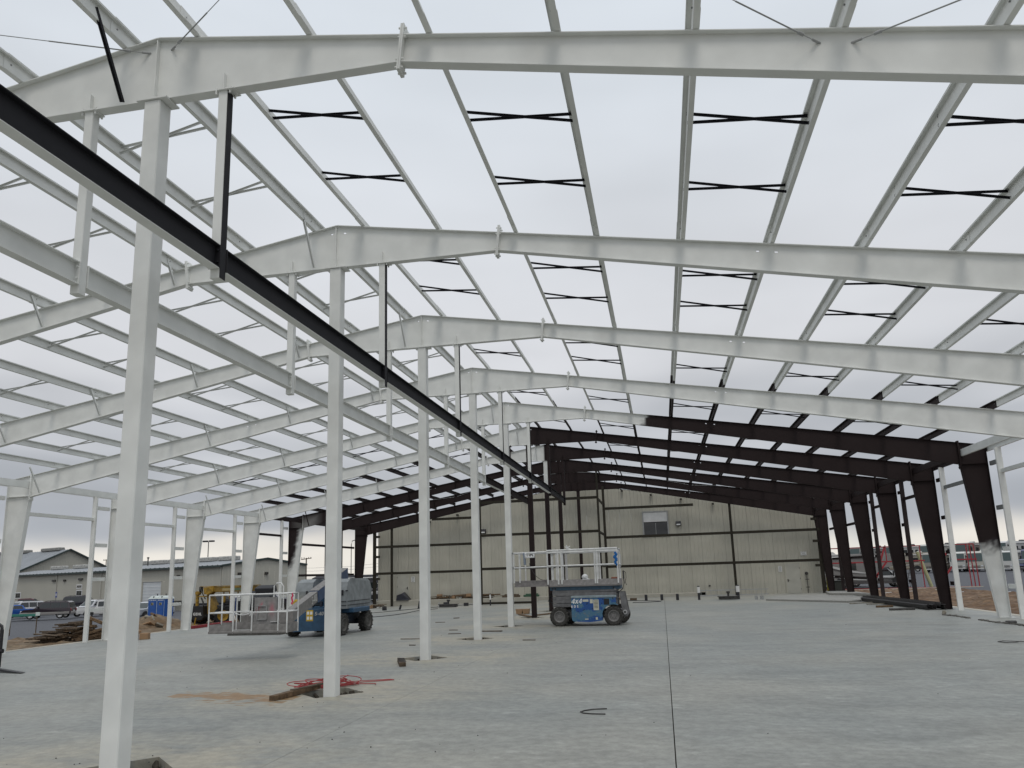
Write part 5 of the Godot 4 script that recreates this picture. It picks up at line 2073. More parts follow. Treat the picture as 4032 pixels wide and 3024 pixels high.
func boom_lift():
	var at := Vector3(-7.85, floor_y(-7.85), -32.2)
	var o := thing("boom_lift", "blue boom lift with grey covers, its long basket lowered toward the camera", "boom lift", at, 0.0)
	var blue := tri_mat(0.026, 0.085, 0.165, M.soft.albedo_texture, 0.7, 0.5, false)
	var blue2 := tri_mat(0.05, 0.095, 0.20, M.soft.albedo_texture, 0.7, 0.5, false)
	var over := tri_mat(0.27, 0.26, 0.25, M.soft.albedo_texture, 0.9, 0.75, false)
	var cover := tri_mat(0.29, 0.315, 0.325, M.soft.albedo_texture, 0.45, 0.6, false)
	var dark := tri_mat(0.02, 0.03, 0.05, M.soft.albedo_texture, 0.9, 0.7, false)
	var rimm := tri_mat(0.13, 0.125, 0.115, M.soft.albedo_texture, 2.0, 0.8, false)
	var ax := Basis(Vector3.UP, PI / 2 - 0.05)
	for e in [[-1.12, 1.15], [1.12, 1.50], [-1.12, -1.35], [1.14, -1.20]]:
		lug_tyre(o, Transform3D(ax, Vector3(e[0], 0.44, e[1])), 0.46, 0.35, 15, rimm, M.rubber_dusty)
	# chassis with its nose box
	var ch := B.new()
	ch.rbox(Vector3(0.0, 0.62, 0.0), Vector3(1.45, 0.42, 3.2), 0.04)
	ch.rbox(Vector3(0, 0.44, 1.25), Vector3(2.0, 0.22, 0.25), 0.03)
	ch.rbox(Vector3(0, 0.44, -1.25), Vector3(2.0, 0.22, 0.25), 0.03)
	part("chassis", ch, dark, o)
	var nb := B.new()
	nb.prism(PackedVector2Array([Vector2(-0.75, 0.22), Vector2(0.62, 0.26), Vector2(0.74, 0.34), Vector2(0.74, 1.06), Vector2(0.68, 1.10), Vector2(-0.75, 1.10)]), 1.15, Transform3D(Basis(), Vector3(0, 0.0, 1.42)))
	part("nose_box", nb, blue, o)
	var hs := B.new()
	for i in 4:
		hs.path([Vector3(0.75, 0.95 - 0.1 * i, 1.7), Vector3(0.82, 0.82 - 0.1 * i, 1.5), Vector3(0.76, 0.8 - 0.08 * i, 1.2)], 0.02, 6)
	part("hose", hs, M.black, o)
	text("S-40", 0.20, 0.008, mat(0.46, 0.46, 0.44, 0.6), Transform3D(Basis(Vector3(1, 0, 0), Vector3(0.2, 1, 0), Vector3(0, 0, 1)), Vector3(0.40, 0.93, 2.002)), o, "lettering", true)
	var cyl := B.new()
	cyl.tube(Vector3(0.0, 0.85, 0.0), Vector3(0, 1.02, 0), 0.62, 24)
	part("slew_ring", cyl, dark, o)
	var tt := B.new()
	tt.rbox(Vector3(0.0, 1.12, -0.45), Vector3(2.2, 0.12, 2.7), 0.03)
	tt.rbox(Vector3(-0.15, 1.55, -0.6), Vector3(0.75, 0.8, 1.6), 0.04)
	part("turntable", tt, blue, o)
	for i in 4:
		var br := B.new()
		br.rbox(Vector3(-0.75 + 0.35 * i, 1.27, 0.85), Vector3(0.12, 0.22, 0.10), 0.01)
		part("bracket", br, dark, o)
	# moulded covers left and right of the boom
	for s in [[0.46, 1.14, 1.06, 2.30], [-1.20, -0.42, 1.02, 2.32]]:
		var c := B.new()
		var cw: float = (s[1] - s[0]) / 2.0
		c.loft([[-1.85, s[2], cw - 0.02], [-1.92, s[3] - 0.5, cw], [-1.75, s[3] - 0.14, cw - 0.02], [-1.45, s[3], cw - 0.05], [0.45, s[3], cw - 0.05], [0.80, s[3] - 0.14, cw - 0.02], [0.95, s[3] - 0.5, cw], [0.95, s[2], cw]])
		var m := part("engine_cover" if s[0] > 0 else "tank_cover", c, cover, o)
		# loft runs along local x: turn it so that it runs along the machine
		m.transform = Transform3D(Basis(Vector3.UP, -PI / 2), Vector3((s[0] + s[1]) / 2, 0, 0))
		var sm := B.new()
		for y in [1.36, 1.20]:
			sm.box(Vector3((s[0] + s[1]) / 2, y, 0.962), Vector3(cw * 1.9, 0.025, 0.012))
			sm.box(Vector3(s[1] + 0.006, y, -0.4), Vector3(0.012, 0.025, 2.5))
		sm.box(Vector3((s[0] + s[1]) / 2 + 0.15, 1.72, 0.962), Vector3(0.09, 0.22, 0.012))
		sm.box(Vector3((s[0] + s[1]) / 2 + 0.34, 1.80, 0.962), Vector3(0.10, 0.05, 0.012))
		sm.box(Vector3((s[0] + s[1]) / 2 + 0.30, s[3] + 0.012, 0.2), Vector3(0.26, 0.02, 0.05), Basis(Vector3.UP, 0.4))
		part("cover_seam", sm, M.dark_plastic, o)
	var lb := B.new()
	lb.rbox(Vector3(0.95, 0.98, -0.3), Vector3(0.75, 0.2, 1.9), 0.03)
	part("side_step", lb, blue, o)
	# main boom, from the turret's rear down toward the basket
	var p0 := Vector3(-0.23, 2.55, -2.0)
	var p1 := Vector3(1.56, 1.02, 7.2)
	var d := (p1 - p0).normalized()
	var side := Vector3.UP.cross(d).normalized()
	var up := d.cross(side)
	var q := p0 + d * 5.6
	var bo := B.new()
	bo.bar(p0, q, 0.34, 0.46, up)
	part("boom", bo, blue2, o)
	var tp := B.new()
	tp.bar(p0 + up * 0.236, q + up * 0.236, 0.343, 0.012, up)
	part("overspray_top", tp, over, o)
	var bi := B.new()
	bi.bar(q - d * 0.3, p1, 0.28, 0.40, up)
	part("boom_extension", bi, over, o)
	text("S-40", 0.40, 0.006, mat(0.5, 0.5, 0.48, 0.6), Transform3D(Basis(-d, up, side), q + d * 0.55 + side * 0.146), o, "lettering", true)
	var lc := B.new()
	lc.tube(Vector3(0.0, 1.35, 0.2), p0 + d * 2.4 - up * 0.28, 0.075, 10)
	part("lift_cylinder", lc, M.steel_plain, o)
	# jib head, rotator and yellow guards
	var jb := B.new()
	jb.bar(p1 - d * 0.25, p1 + Vector3(-0.05, 0.08, 2.1), 0.22, 0.28)
	jb.rbox(p1 + Vector3(-0.05, 0.12, 2.3), Vector3(0.34, 0.4, 0.5), 0.05)
	jb.path([p1 + Vector3(0.15, 0.1, 0.9), p1 + Vector3(0.35, 0.2, 1.5), p1 + Vector3(0.3, 0.05, 2.1), p1 + Vector3(0.1, 0.0, 2.25)], 0.03, 6)
	part("platform_mount", jb, over, o)
	var yg := B.new()
	yg.rbox(Vector3(-0.85, 1.38, 1.0), Vector3(0.62, 0.22, 0.3), 0.03)
	part("yellow_guard", yg, mat(0.50, 0.33, 0.02, 0.6), o)
	yg = B.new()
	yg.bar(Vector3(-1.14, 1.40, 1.1), Vector3(-1.30, 1.02, 1.1), 0.05, 0.1)
	part("yellow_stay", yg, mat(0.50, 0.33, 0.02, 0.6), o)
	yg = B.new()
	yg.box(Vector3(-0.02, 0.86, 2.0), Vector3(0.30, 0.44, 0.012))
	var yd := part("warning_decal", yg, mat(0.50, 0.33, 0.02, 0.6), o)
	for i in 4:
		yg = B.new()
		yg.box(Vector3(-0.09 + 0.14 * (i % 2), 0.76 + 0.2 * (i / 2), 2.008), Vector3(0.10, 0.12, 0.006))
		part("white_patch", yg, M.white_plastic, yd)
	# basket, long side to the camera; world corner (-6.98, 0.72, -21.5)
	var bx0 := -6.98 - at.x
	var bx1 := -4.46 - at.x
	var z0 := -21.5 - at.z
	var z1 := -22.2 - at.z
	var by := 0.72 - at.y
	var fl := B.new()
	fl.box(Vector3((bx0 + bx1) / 2, by + 0.03, (z0 + z1) / 2), Vector3(bx1 - bx0, 0.05, z0 - z1))
	fl.rbox(Vector3((bx0 + bx1) / 2, by + 0.035, z0), Vector3(bx1 - bx0, 0.07, 0.05), 0.012)
	fl.box(Vector3((bx0 + bx1) / 2 + 0.1, by - 0.04, (z0 + z1) / 2 - 0.1), Vector3(1.7, 0.07, 0.5))
	part("basket_floor", fl, over, o)
	var kp := B.new()
	for e in [[bx0, bx0 + 0.80], [bx0 + 1.40, bx1]]:
		kp.box(Vector3((e[0] + e[1]) / 2, by + 0.16, z0 - 0.005), Vector3(e[1] - e[0] - 0.05, 0.20, 0.012))
	kp.box(Vector3((bx0 + bx1) / 2, by + 0.18, z1), Vector3(bx1 - bx0, 0.22, 0.012))
	for e in [bx0, bx1]:
		kp.box(Vector3(e, by + 0.16, (z0 + z1) / 2), Vector3(0.012, 0.2, z0 - z1 - 0.05))
	part("kick_plate", kp, over, o)
	var top := by + 1.12
	var mid := by + 0.60
	var rr := 0.022
	rail_part(o, [Vector3(bx0, top, z0), Vector3(bx1, top, z0), Vector3(bx1, top, z1), Vector3(bx0, top, z1), Vector3(bx0, top, z0)], rr)
	rail_part(o, [Vector3(bx0 + 0.80, mid, z0), Vector3(bx0, mid, z0), Vector3(bx0, mid, z1), Vector3(bx0 + 1.0, mid, z1)], rr)
	rail_part(o, [Vector3(bx0 + 1.40, mid, z0), Vector3(bx1, mid, z0), Vector3(bx1, mid, z1), Vector3(bx1 - 1.0, mid, z1)], rr)
	for e in [bx0, bx0 + 0.80, bx0 + 1.40, bx1 - 0.28, bx1]:
		rail_part(o, [Vector3(e, by, z0), Vector3(e, top, z0)], rr, "rail_post")
	for e in [bx0, bx0 + 0.5, bx1 - 0.6, bx1]:
		rail_part(o, [Vector3(e, by, z1), Vector3(e, top, z1)], rr, "rail_post")
	rail_part(o, [Vector3(bx0 + 1.72, mid, z1), Vector3(bx0 + 1.72, top + 0.22, z1), Vector3(bx0 + 1.80, top + 0.30, z1), Vector3(bx0 + 1.95, top + 0.30, z1), Vector3(bx0 + 2.03, top + 0.2, z1), Vector3(bx0 + 2.03, mid, z1)], rr)
	# sheet behind the controls, pink sprayed marks on it
	var sh := B.new()
	sh.uvf = func(p: Vector3) -> Vector2: return Vector2((p.x - bx0 - 1.10) / 0.74, 1.0 - (p.y - by - 0.02) / 1.0)
	sh.box(Vector3(bx0 + 1.47, by + 0.52, z1 + 0.03), Vector3(0.74, 0.98, 0.012))
	var mm := StandardMaterial3D.new()
	mm.albedo_texture = sprayed()
	mm.roughness = 0.7
	part("back_sheet", sh, mm, o)
	var pb := B.new()
	pb.box(Vector3(bx1 - 0.42, by + 0.42, z1 + 0.02), Vector3(0.55, 0.36, 0.012))
	part("back_sheet", pb, over, o)
	var db := B.new()
	for e in [[bx0 + 1.22, 0.32], [bx0 + 1.52, 0.32]]:
		db.box(Vector3(e[0], by + 0.56, z1 + 0.06), Vector3(0.02, 0.40, 0.03))
	for y in [0.36, 0.76]:
		db.box(Vector3(bx0 + 1.37, by + y, z1 + 0.06), Vector3(0.32, 0.02, 0.03))
	part("document_box", db, M.galv, o)
	var cp := B.new()
	cp.rbox(Vector3(bx0 + 1.40, top + 0.12, z1 - 0.08), Vector3(0.60, 0.20, 0.28), 0.02, Basis(Vector3.RIGHT, 0.35))
	part("control_panel", cp, M.dark_plastic, o)
	var chn := B.new()
	var pts := []
	for i in 11:
		var t := i / 10.0
		pts.append(Vector3(lerpf(bx0 + 0.80, bx0 + 1.40, t), mid + 0.02 - 0.09 * sin(PI * t), z0))
	chn.path(pts, 0.012, 6)
	chn.path([Vector3(bx0 + 0.80, mid, z0 + 0.02), Vector3(bx0 + 0.86, mid - 0.12, z0 + 0.03), Vector3(bx0 + 0.88, mid - 0.2, z0 + 0.03)], 0.012, 6)
	chn.path([Vector3(bx0 + 1.40, mid, z0 + 0.02), Vector3(bx0 + 1.35, mid - 0.1, z0 + 0.03)], 0.012, 6)
	part("tie_rope", chn, M.white_paint, o)
	var rib := B.new()
	for i in 6:
		rib.rbox(Vector3(bx1 + 0.015 * sin(i * 2.0), top - 0.02 - 0.055 * i, z0 - 0.30), Vector3(0.05, 0.07, 0.03), 0.01, Basis(Vector3.FORWARD, 0.3 * sin(i * 1.3)))
	part("pink_ribbon", rib, mat(0.62, 0.05, 0.13, 0.8), o)
	var bs := B.new()
	bs.rbox(Vector3(bx0 + 0.46, top - 0.30, z1), Vector3(0.055, 0.42, 0.05), 0.02)
	part("blue_strap", bs, mat(0.02, 0.04, 0.13, 0.8), o)
	var pp := B.new()
	pp.box(Vector3(bx1 - 0.75, by + 0.285, z1 + 0.05), Vector3(0.20, 0.012, 0.10))
	part("paper", pp, M.white_paint, o)


func sprayed() -> ImageTexture:
	var f := FastNoiseLite.new()
	f.seed = 12
	f.frequency = 0.03
	f.fractal_octaves = 4
	var im := Image.create(128, 160, false, Image.FORMAT_RGB8)
	for y in 160:
		for x in 128:
			var n := f.get_noise_2d(x, y)
			var c := Color(0.24, 0.235, 0.23) * (1.0 + 0.3 * n)
			var u := x / 128.0
			var v := y / 160.0
			var a := exp(-pow((u - 0.78) / 0.10, 2) - pow((v - 0.36) / 0.17, 2))
			var l := absf((u - 0.10) * 0.8 + (v - 0.40))
			var b := exp(-pow(l / 0.06, 2)) * smoothstep(0.03, 0.1, u) * (1.0 - smoothstep(0.3, 0.42, u))
			var k := clampf(maxf(a, b) * 0.75 * (1.0 + n), 0.0, 0.8)
			c = c.lerp(Color(0.42, 0.14, 0.17), k)
			if v > 0.8 and n > 0.2:
				c = c * 0.6
			im.set_pixel(x, y, c.linear_to_srgb())
	return ImageTexture.create_from_image(im)


func telehandler():
	var at := Vector3(-22.9, lot_y(-22.9) + 0.06, -46.0)
	var o := thing("telehandler", "yellow telescopic handler with black front attachment, parked outside the left wall", "telehandler", at, 0.0)
	var y0 := -at.y
	var ym: Material = M.yellow
	var ydk := tri_mat(0.30, 0.19, 0.04, M.soft.albedo_texture, 0.8, 0.7, false)
	# black attachment
	var a := B.new()
	a.prism(PackedVector2Array([Vector2(-0.22, 0.80), Vector2(0.52, 0.80), Vector2(0.58, 0.10), Vector2(0.45, -0.08), Vector2(-0.1, -0.08), Vector2(-0.26, 0.1)]), 0.7, Transform3D(Basis(), Vector3(0, y0, 0.2)))
	part("attachment", a, tri_mat(0.012, 0.012, 0.014, M.soft.albedo_texture, 1.0, 0.45, false), o)
	text("GEHL", 0.24, 0.01, M.white_plastic, Transform3D(Basis(), Vector3(0.17, y0 + 0.30, 0.556)), o, "lettering", true)
	# two uprights with cross member
	var u := B.new()
	u.rbox(Vector3(-0.14, y0 + 1.18, 0.15), Vector3(0.17, 0.95, 0.2), 0.04)
	u.rbox(Vector3(0.24, y0 + 1.38, 0.15), Vector3(0.62, 0.07, 0.12), 0.02)
	u.tube(Vector3(-0.1, y0 + 1.6, 0.0), Vector3(-0.1, y0 + 1.6, 0.3), 0.13, 10)
	part("mast", u, ym, o)
	var ar := B.new()
	ar.prism(PackedVector2Array([Vector2(0.52, 1.55), Vector2(0.72, 1.55), Vector2(1.28, 0.45), Vector2(1.05, 0.25), Vector2(0.60, 0.28)]), 0.5, Transform3D(Basis(), Vector3(0, y0, -0.1)))
	part("front_arm", ar, ydk, o)
	var hd := B.new()
	hd.prism(PackedVector2Array([Vector2(0.36, 1.95), Vector2(0.72, 1.98), Vector2(0.96, 2.0), Vector2(1.06, 1.68), Vector2(0.74, 1.50), Vector2(0.42, 1.52)]), 0.55, Transform3D(Basis(), Vector3(0, y0, 0.05)))
	part("boom_head", hd, ym, o)
	var bm := B.new()
	bm.rbox(Vector3(2.3, y0 + 1.80, -0.1), Vector3(3.6, 0.36, 0.42), 0.03)
	part("boom", bm, ydk, o)
	var bt := B.new()
	bt.box(Vector3(2.0, y0 + 2.01, -0.1), Vector3(4.0, 0.03, 0.50))
	bt.box(Vector3(2.6, y0 + 1.93, 0.13), Vector3(2.3, 0.05, 0.03))
	part("boom_top", bt, ym, o)
	var lb := B.new()
	lb.box(Vector3(2.25, y0 + 1.78, 0.125), Vector3(1.35, 0.17, 0.012))
	part("name_strip", lb, mat(0.36, 0.29, 0.14, 0.6), o)
	var lb2 := B.new()
	lb2.box(Vector3(2.62, y0 + 1.78, 0.133), Vector3(0.5, 0.14, 0.008))
	part("green_label", lb2, mat(0.10, 0.16, 0.10, 0.6), o)
	var fr := B.new()
	fr.box(Vector3(0.0, y0 + 1.8, 0.0), Vector3(0.03, 0.38, 0.4))
	fr.path([Vector3(0.05, y0 + 1.95, 0.2), Vector3(0.2, y0 + 1.7, 0.25), Vector3(0.25, y0 + 1.55, 0.2), Vector3(0.4, y0 + 1.2, 0.1)], 0.035, 6)
	fr.path([Vector3(0.1, y0 + 1.3, 0.1), Vector3(0.25, y0 + 1.05, 0.12), Vector3(0.3, y0 + 0.8, 0.1)], 0.05, 6)
	part("hydraulic_hose", fr, M.steel_plain, o)
	# body, seat and engine behind
	var bd := B.new()
	bd.rbox(Vector3(2.2, y0 + 0.55, -0.6), Vector3(3.4, 0.5, 1.1), 0.06)
	bd.rbox(Vector3(3.2, y0 + 0.95, -0.6), Vector3(1.6, 0.5, 1.0), 0.1)
	bd.rbox(Vector3(1.7, y0 + 0.95, -0.3), Vector3(0.5, 0.4, 0.5), 0.1)
	part("body", bd, M.dark_plastic, o)
	var cg := B.new()
	for e in [[1.5, -0.9], [2.5, -0.9], [1.5, -0.2], [2.5, -0.2]]:
		cg.bar(Vector3(e[0], y0 + 0.7, e[1]), Vector3(e[0], y0 + 1.75, e[1]), 0.06, 0.06)
	cg.rbox(Vector3(1.62, y0 + 1.2, 0.0), Vector3(0.22, 0.5, 0.2), 0.04)
	part("cage", cg, ym, o)
	for e in [[0.0, 0.34, 0.1], [1.75, 0.34, 0.3], [0.35, 0.34, -1.5], [3.4, 0.34, 0.3]]:
		lug_tyre(o, Transform3D(Basis(Vector3.UP, 0.5), Vector3(e[0], y0 + 0.16, e[2] - 0.1)), 0.58, 0.38, 14, ym, M.rubber)
	var tk := B.new()
	tk.tube(Vector3(2.55, y0 + 1.28, 0.2), Vector3(2.95, y0 + 1.28, 0.2), 0.13, 14)
	part("white_tank", tk, M.white_paint, o)


func rand_basis(tilt := 0.2) -> Basis:
	return Basis.from_euler(Vector3(rng.randf_range(-tilt, tilt), rng.randf() * TAU, rng.randf_range(-tilt, tilt)))


func left_side_things():
	# two portable toilets
	var n := 0
	for e in [[-45.75, -74.0], [-44.52, -73.6]]:
		n += 1
		var o := thing("portable_toilet", "blue portable toilet, %s of the pair beside the spoil heap" % ["left" if n == 1 else "right"], "toilet", Vector3(e[0], -1.32, e[1]), -0.25, "blue portable toilets")
		var bl := tri_mat(0.012, 0.085, 0.33, M.steel.albedo_texture, 0.6, 0.45, false)
		var b := B.new()
		b.rbox(Vector3(0, 1.05, 0), Vector3(1.28 if n == 1 else 1.08, 2.1, 1.2), 0.05)
		part("cabin", b, bl, o)
		var w := 0.62 if n == 1 else 0.52
		var d := B.new()
		d.rbox(Vector3(0, 0.98, 0.61), Vector3(w * 1.55, 1.75, 0.04), 0.015)
		var dm := part("door", d, bl, o)
		for y in [0.55, 1.15]:
			var p := B.new()
			p.rbox(Vector3(0, y, 0.632), Vector3(w * 1.25, 0.45, 0.02), 0.01)
			part("door_panel", p, bl, dm)
		var r := B.new()
		r.loft([[-w - 0.06, 2.08, 0.64], [-w, 2.22, 0.6], [-w * 0.5, 2.40, 0.45], [w * 0.5, 2.40, 0.45], [w, 2.22, 0.6], [w + 0.06, 2.08, 0.64]])
		part("roof", r, mat(0.50, 0.55, 0.53, 0.5), o)
		var v := B.new()
		v.rbox(Vector3(0.1, 2.26, 0.55), Vector3(0.14, 0.2, 0.08), 0.02)
		v.tube(Vector3(-w * 0.6, 2.2, -0.3), Vector3(-w * 0.6, 2.6, -0.3), 0.05, 8)
		part("vent", v, M.dark_plastic, o)
		for q in 4:
			var s := B.new()
			s.box(Vector3(-w * 0.6 + q * w * 0.4, 1.96, 0.606), Vector3(w * 0.28, 0.10, 0.012))
			part("louvre", s, mat(0.45, 0.5, 0.6, 0.5), o)
		var bd := B.new()
		bd.rbox(Vector3(0, 1.58, 0.635), Vector3(0.34, 0.26, 0.012), 0.003)
		part("badge", bd, mat(0.42, 0.38, 0.16, 0.5), dm)
		var hs := B.new()
		hs.tube(Vector3(-0.03, 1.60, 0.64), Vector3(-0.03, 1.60, 0.65), 0.10, 14)
		hs.box(Vector3(0.03, 1.49, 0.645), Vector3(0.22, 0.05, 0.012))
		part("badge_figure", hs, M.black, dm)
		var ed := B.new()
		for s in [-1.0, 1.0]:
			ed.box(Vector3(s * w * 1.01, 1.0, 0.605), Vector3(0.03, 2.0, 0.02))
		part("edge_strip", ed, mat(0.35, 0.42, 0.5, 0.5), o)
	# heap of broken slabs in front of the toilets: concrete pieces lie on the earth
	for i in 11:
		var p := Vector3(-25.7 + 0.27 * (i + rng.randf() * 0.7), 0.0, -43.0 + rng.randf_range(-1.4, 1.5))
		var up := 0.75 * exp(-(pow((p.x + 24.6) / 1.5, 2) + pow((p.z + 43.6) / 2.2, 2)))
		p.y = lot_y(p.x) + 0.12 + up
		var b := B.new()
		b.rbox(Vector3.ZERO, Vector3(rng.randf_range(0.25, 0.7), rng.randf_range(0.07, 0.14), rng.randf_range(0.2, 0.5)), 0.02)
		var o := part("concrete_chunk", b, [M.conc_rough, M.cardboard, M.wood_mid][i % 3])
		o.transform = Transform3D(rand_basis(0.7), p)
		tag(o, "broken slab piece, %s from the left, on the spoil heap before the blue toilets" % ORD[i + 1], "rubble", "broken pieces on the spoil heap")
	# lumber pile, many loose boards
	var o := thing("lumber_pile", "untidy pile of old boards outside the left wall, dark and yellowish wood", "lumber pile", Vector3(-22.0, lot_y(-22.0) + 0.10, -34.0), 0.0)
	var ms := [M.wood_old, M.wood_old, M.wood_mid, M.wood]
	for i in 120:
		var b := B.new()
		var ln := rng.randf_range(0.7, 2.0)
		b.rbox(Vector3.ZERO, Vector3(ln, rng.randf_range(0.03, 0.09), rng.randf_range(0.08, 0.16)), 0.006)
		var u := rng.randf_range(-1.0, 1.0)
		var top := 0.95 * (1.0 - absf(u) * 0.75)
		var right := u > 0.15
		var y := rng.randf() * top
		var m: Material = ms[rng.randi_range(0, 1)] if not right else ms[rng.randi_range(1, 3)]
		var q := part("board", b, m, o)
		var turn := rng.randf_range(-0.25, 0.25) if not right else rng.randf_range(0.1, 0.7)
		q.transform = Transform3D(Basis.from_euler(Vector3(rng.randf_range(-0.1, 0.1), turn - 0.15, rng.randf_range(-0.06, 0.06) if not right else rng.randf_range(-0.05, 0.28))), Vector3(u * 1.7 + rng.randf_range(-0.2, 0.2), y + 0.03, rng.randf_range(-0.6, 0.6)))
	var bb := B.new()
	bb.rbox(Vector3(1.15, 1.02, 0.1), Vector3(0.9, 0.14, 0.14), 0.01, Basis.from_euler(Vector3(0, 0.3, -0.42)))
	bb.rbox(Vector3(0.95, 0.8, 0.1), Vector3(0.14, 0.5, 0.14), 0.01)
	part("square_timber", bb, M.wood, o)
	# green and white barrier board on a stake
	o = thing("barrier_board", "green barrier board with white end plate before the maroon SUV", "barrier", Vector3(-35.0, lot_y(-35.0), -45.0), 0.05)
	var b := B.new()
	b.rbox(Vector3(-0.1, 1.30, 0), Vector3(2.2, 0.16, 0.04), 0.01)
	part("board", b, mat(0.03, 0.17, 0.13, 0.6), o)
	b = B.new()
	b.rbox(Vector3(0.98, 1.36, 0.01), Vector3(0.30, 0.22, 0.05), 0.01)
	part("end_plate", b, mat(0.55, 0.62, 0.58, 0.6), o)
	b = B.new()
	for e in [-1.0, 0.9]:
		b.rbox(Vector3(e, 0.65, -0.03), Vector3(0.06, 1.3, 0.05), 0.01)
	part("stake", b, M.wood_old, o)
	# parking sign by the warehouse
	o = thing("parking_sign", "small blue parking sign on a post before the low warehouse wall", "sign", Vector3(-73.4, -1.4, -91.8), -0.3)
	b = B.new()
	b.tube(Vector3.ZERO, Vector3(0, 3.1, 0), 0.04, 6)
	part("post", b, M.galv, o)
	b = B.new()
	b.rbox(Vector3(0, 2.72, 0.05), Vector3(0.38, 0.72, 0.03), 0.01)
	part("plate", b, mat(0.03, 0.05, 0.22, 0.5), o)
	b = B.new()
	b.box(Vector3(0, 2.72, 0.068), Vector3(0.16, 0.34, 0.006))
	part("symbol", b, M.white_plastic, o)
	# blocks at the slab edge
	n = 0
	for e in [[-17.42, -32.2, 0.0], [-17.02, -32.5, 0.3], [-17.35, -32.28, 0.1]]:
		n += 1
		b = B.new()
		b.rbox(Vector3(0, 0.14 if n < 3 else 0.36, 0), Vector3(0.38, 0.28 if n < 3 else 0.1, 0.34), 0.012)
		var q := part("cardboard_box", b, M.cardboard)
		q.position = Vector3(e[0], floor_y(e[0]), e[1])
		q.rotation.y = e[2]
		tag(q, ["small brown box on the slab edge, left of two, behind the first column", "small brown box on the slab edge, right of two, behind the first column", "flat brown lid lying on the left brown box"][n - 1], "box")
	# red channel along the slab edge
	b = B.new()
	b.bar(Vector3(-19.45, floor_y(-19.4) + 0.08, -39.9), Vector3(-19.3, floor_y(-19.4) + 0.12, -43.6), 0.16, 0.15)
	tag(part("red_channel", b, M.red), "red steel channel lying on the left slab edge behind the basket", "steel bar")
	# yellow oddments and stakes near the handler
	n = 0
	for e in [[Vector3(-22.6, 0, -44.6), 0.9, M.yellow, "yellow plank and upright standing before the telescopic handler"], [Vector3(-21.5, 0, -44.8), 0.5, M.wood, "short pale board leaning before the telescopic handler"]]:
		b = B.new()
		b.rbox(Vector3(0, 0.05, 0), Vector3(0.9, 0.06, 0.16), 0.01)
		b.rbox(Vector3(0.28, 0.05 + e[1] * 0.25, 0), Vector3(0.06, e[1] * 0.5, 0.08), 0.01, Basis(Vector3.FORWARD, 0.15))
		var q := part("loose_board", b, e[2])
		q.position = e[0] + Vector3(0, lot_y(-22.0) + 0.1, 0)
		tag(q, e[3], "board")
	for e in [[-28.9, -59.5, "orange traffic cone beyond the handler's boom, seen through the basket"], [-26.2, -44.4, "orange marker stake beside the spoil heap"]]:
		o = thing("marker_cone", e[2], "cone", Vector3(e[0], lot_y(e[0]) + 0.05, e[1]))
		b = B.new()
		b.lathe([[0.17, 0.02], [0.035, 0.85], [0.0, 0.86]], Vector3.ZERO, Vector3.UP, 14)
		part("cone", b, mat(0.55, 0.07, 0.02, 0.6), o)
		b = B.new()
		b.rbox(Vector3(0, 0.015, 0), Vector3(0.42, 0.03, 0.42), 0.01)
		part("base", b, M.black, o)
	# fork carriage of a lift truck standing just outside the picture
	o = thing("fork_carriage", "black fork carriage with tines on the floor at the photo's left edge", "forklift carriage", Vector3(-13.42, floor_y(-12.9), -20.3), 0.15)
	b = B.new()
	b.path([Vector3(-0.75, 1.38, 0), Vector3(0.25, 1.38, 0), Vector3(0.37, 1.30, 0), Vector3(0.39, 1.18, 0)], 0.045, 6)
	b.rbox(Vector3(0.39, 0.66, 0), Vector3(0.10, 1.10, 0.07), 0.015)
	b.rbox(Vector3(-0.80, 0.74, 0), Vector3(0.10, 1.25, 0.07), 0.015)
	for e in [0.02, -0.30, -0.55]:
		b.rbox(Vector3(e, 1.0, 0), Vector3(0.09, 0.72, 0.05), 0.01)
	for y in [0.86, 0.58]:
		b.rbox(Vector3(-0.2, y, 0.0), Vector3(1.25, 0.10, 0.08), 0.01)
	b.tube(Vector3(0.42, 0.58, 0.0), Vector3(0.47, 0.58, 0.0), 0.07, 10)
	part("carriage", b, M.black, o)
	for e in [0.32, -0.72]:
		b = B.new()
		b.rbox(Vector3(e, 0.35, 0.06), Vector3(0.13, 0.62, 0.06), 0.01)
		b.prism(PackedVector2Array([Vector2(0, 0.03), Vector2(1.62, 0.035), Vector2(1.66, 0.05), Vector2(0, 0.11)]), 0.14, Transform3D(Basis(Vector3(0.86, 0, 0.51), Vector3(0, 1, 0), Vector3(-0.51, 0, 0.86)), Vector3(e, 0, 0.05)))
		part("fork", b, M.black, o)
	b = B.new()
	b.rbox(Vector3(-0.2, 0.9, -0.18), Vector3(0.14, 1.3, 0.12), 0.02)
	part("mast_rail", b, mat(0.012, 0.02, 0.06, 0.5), o)


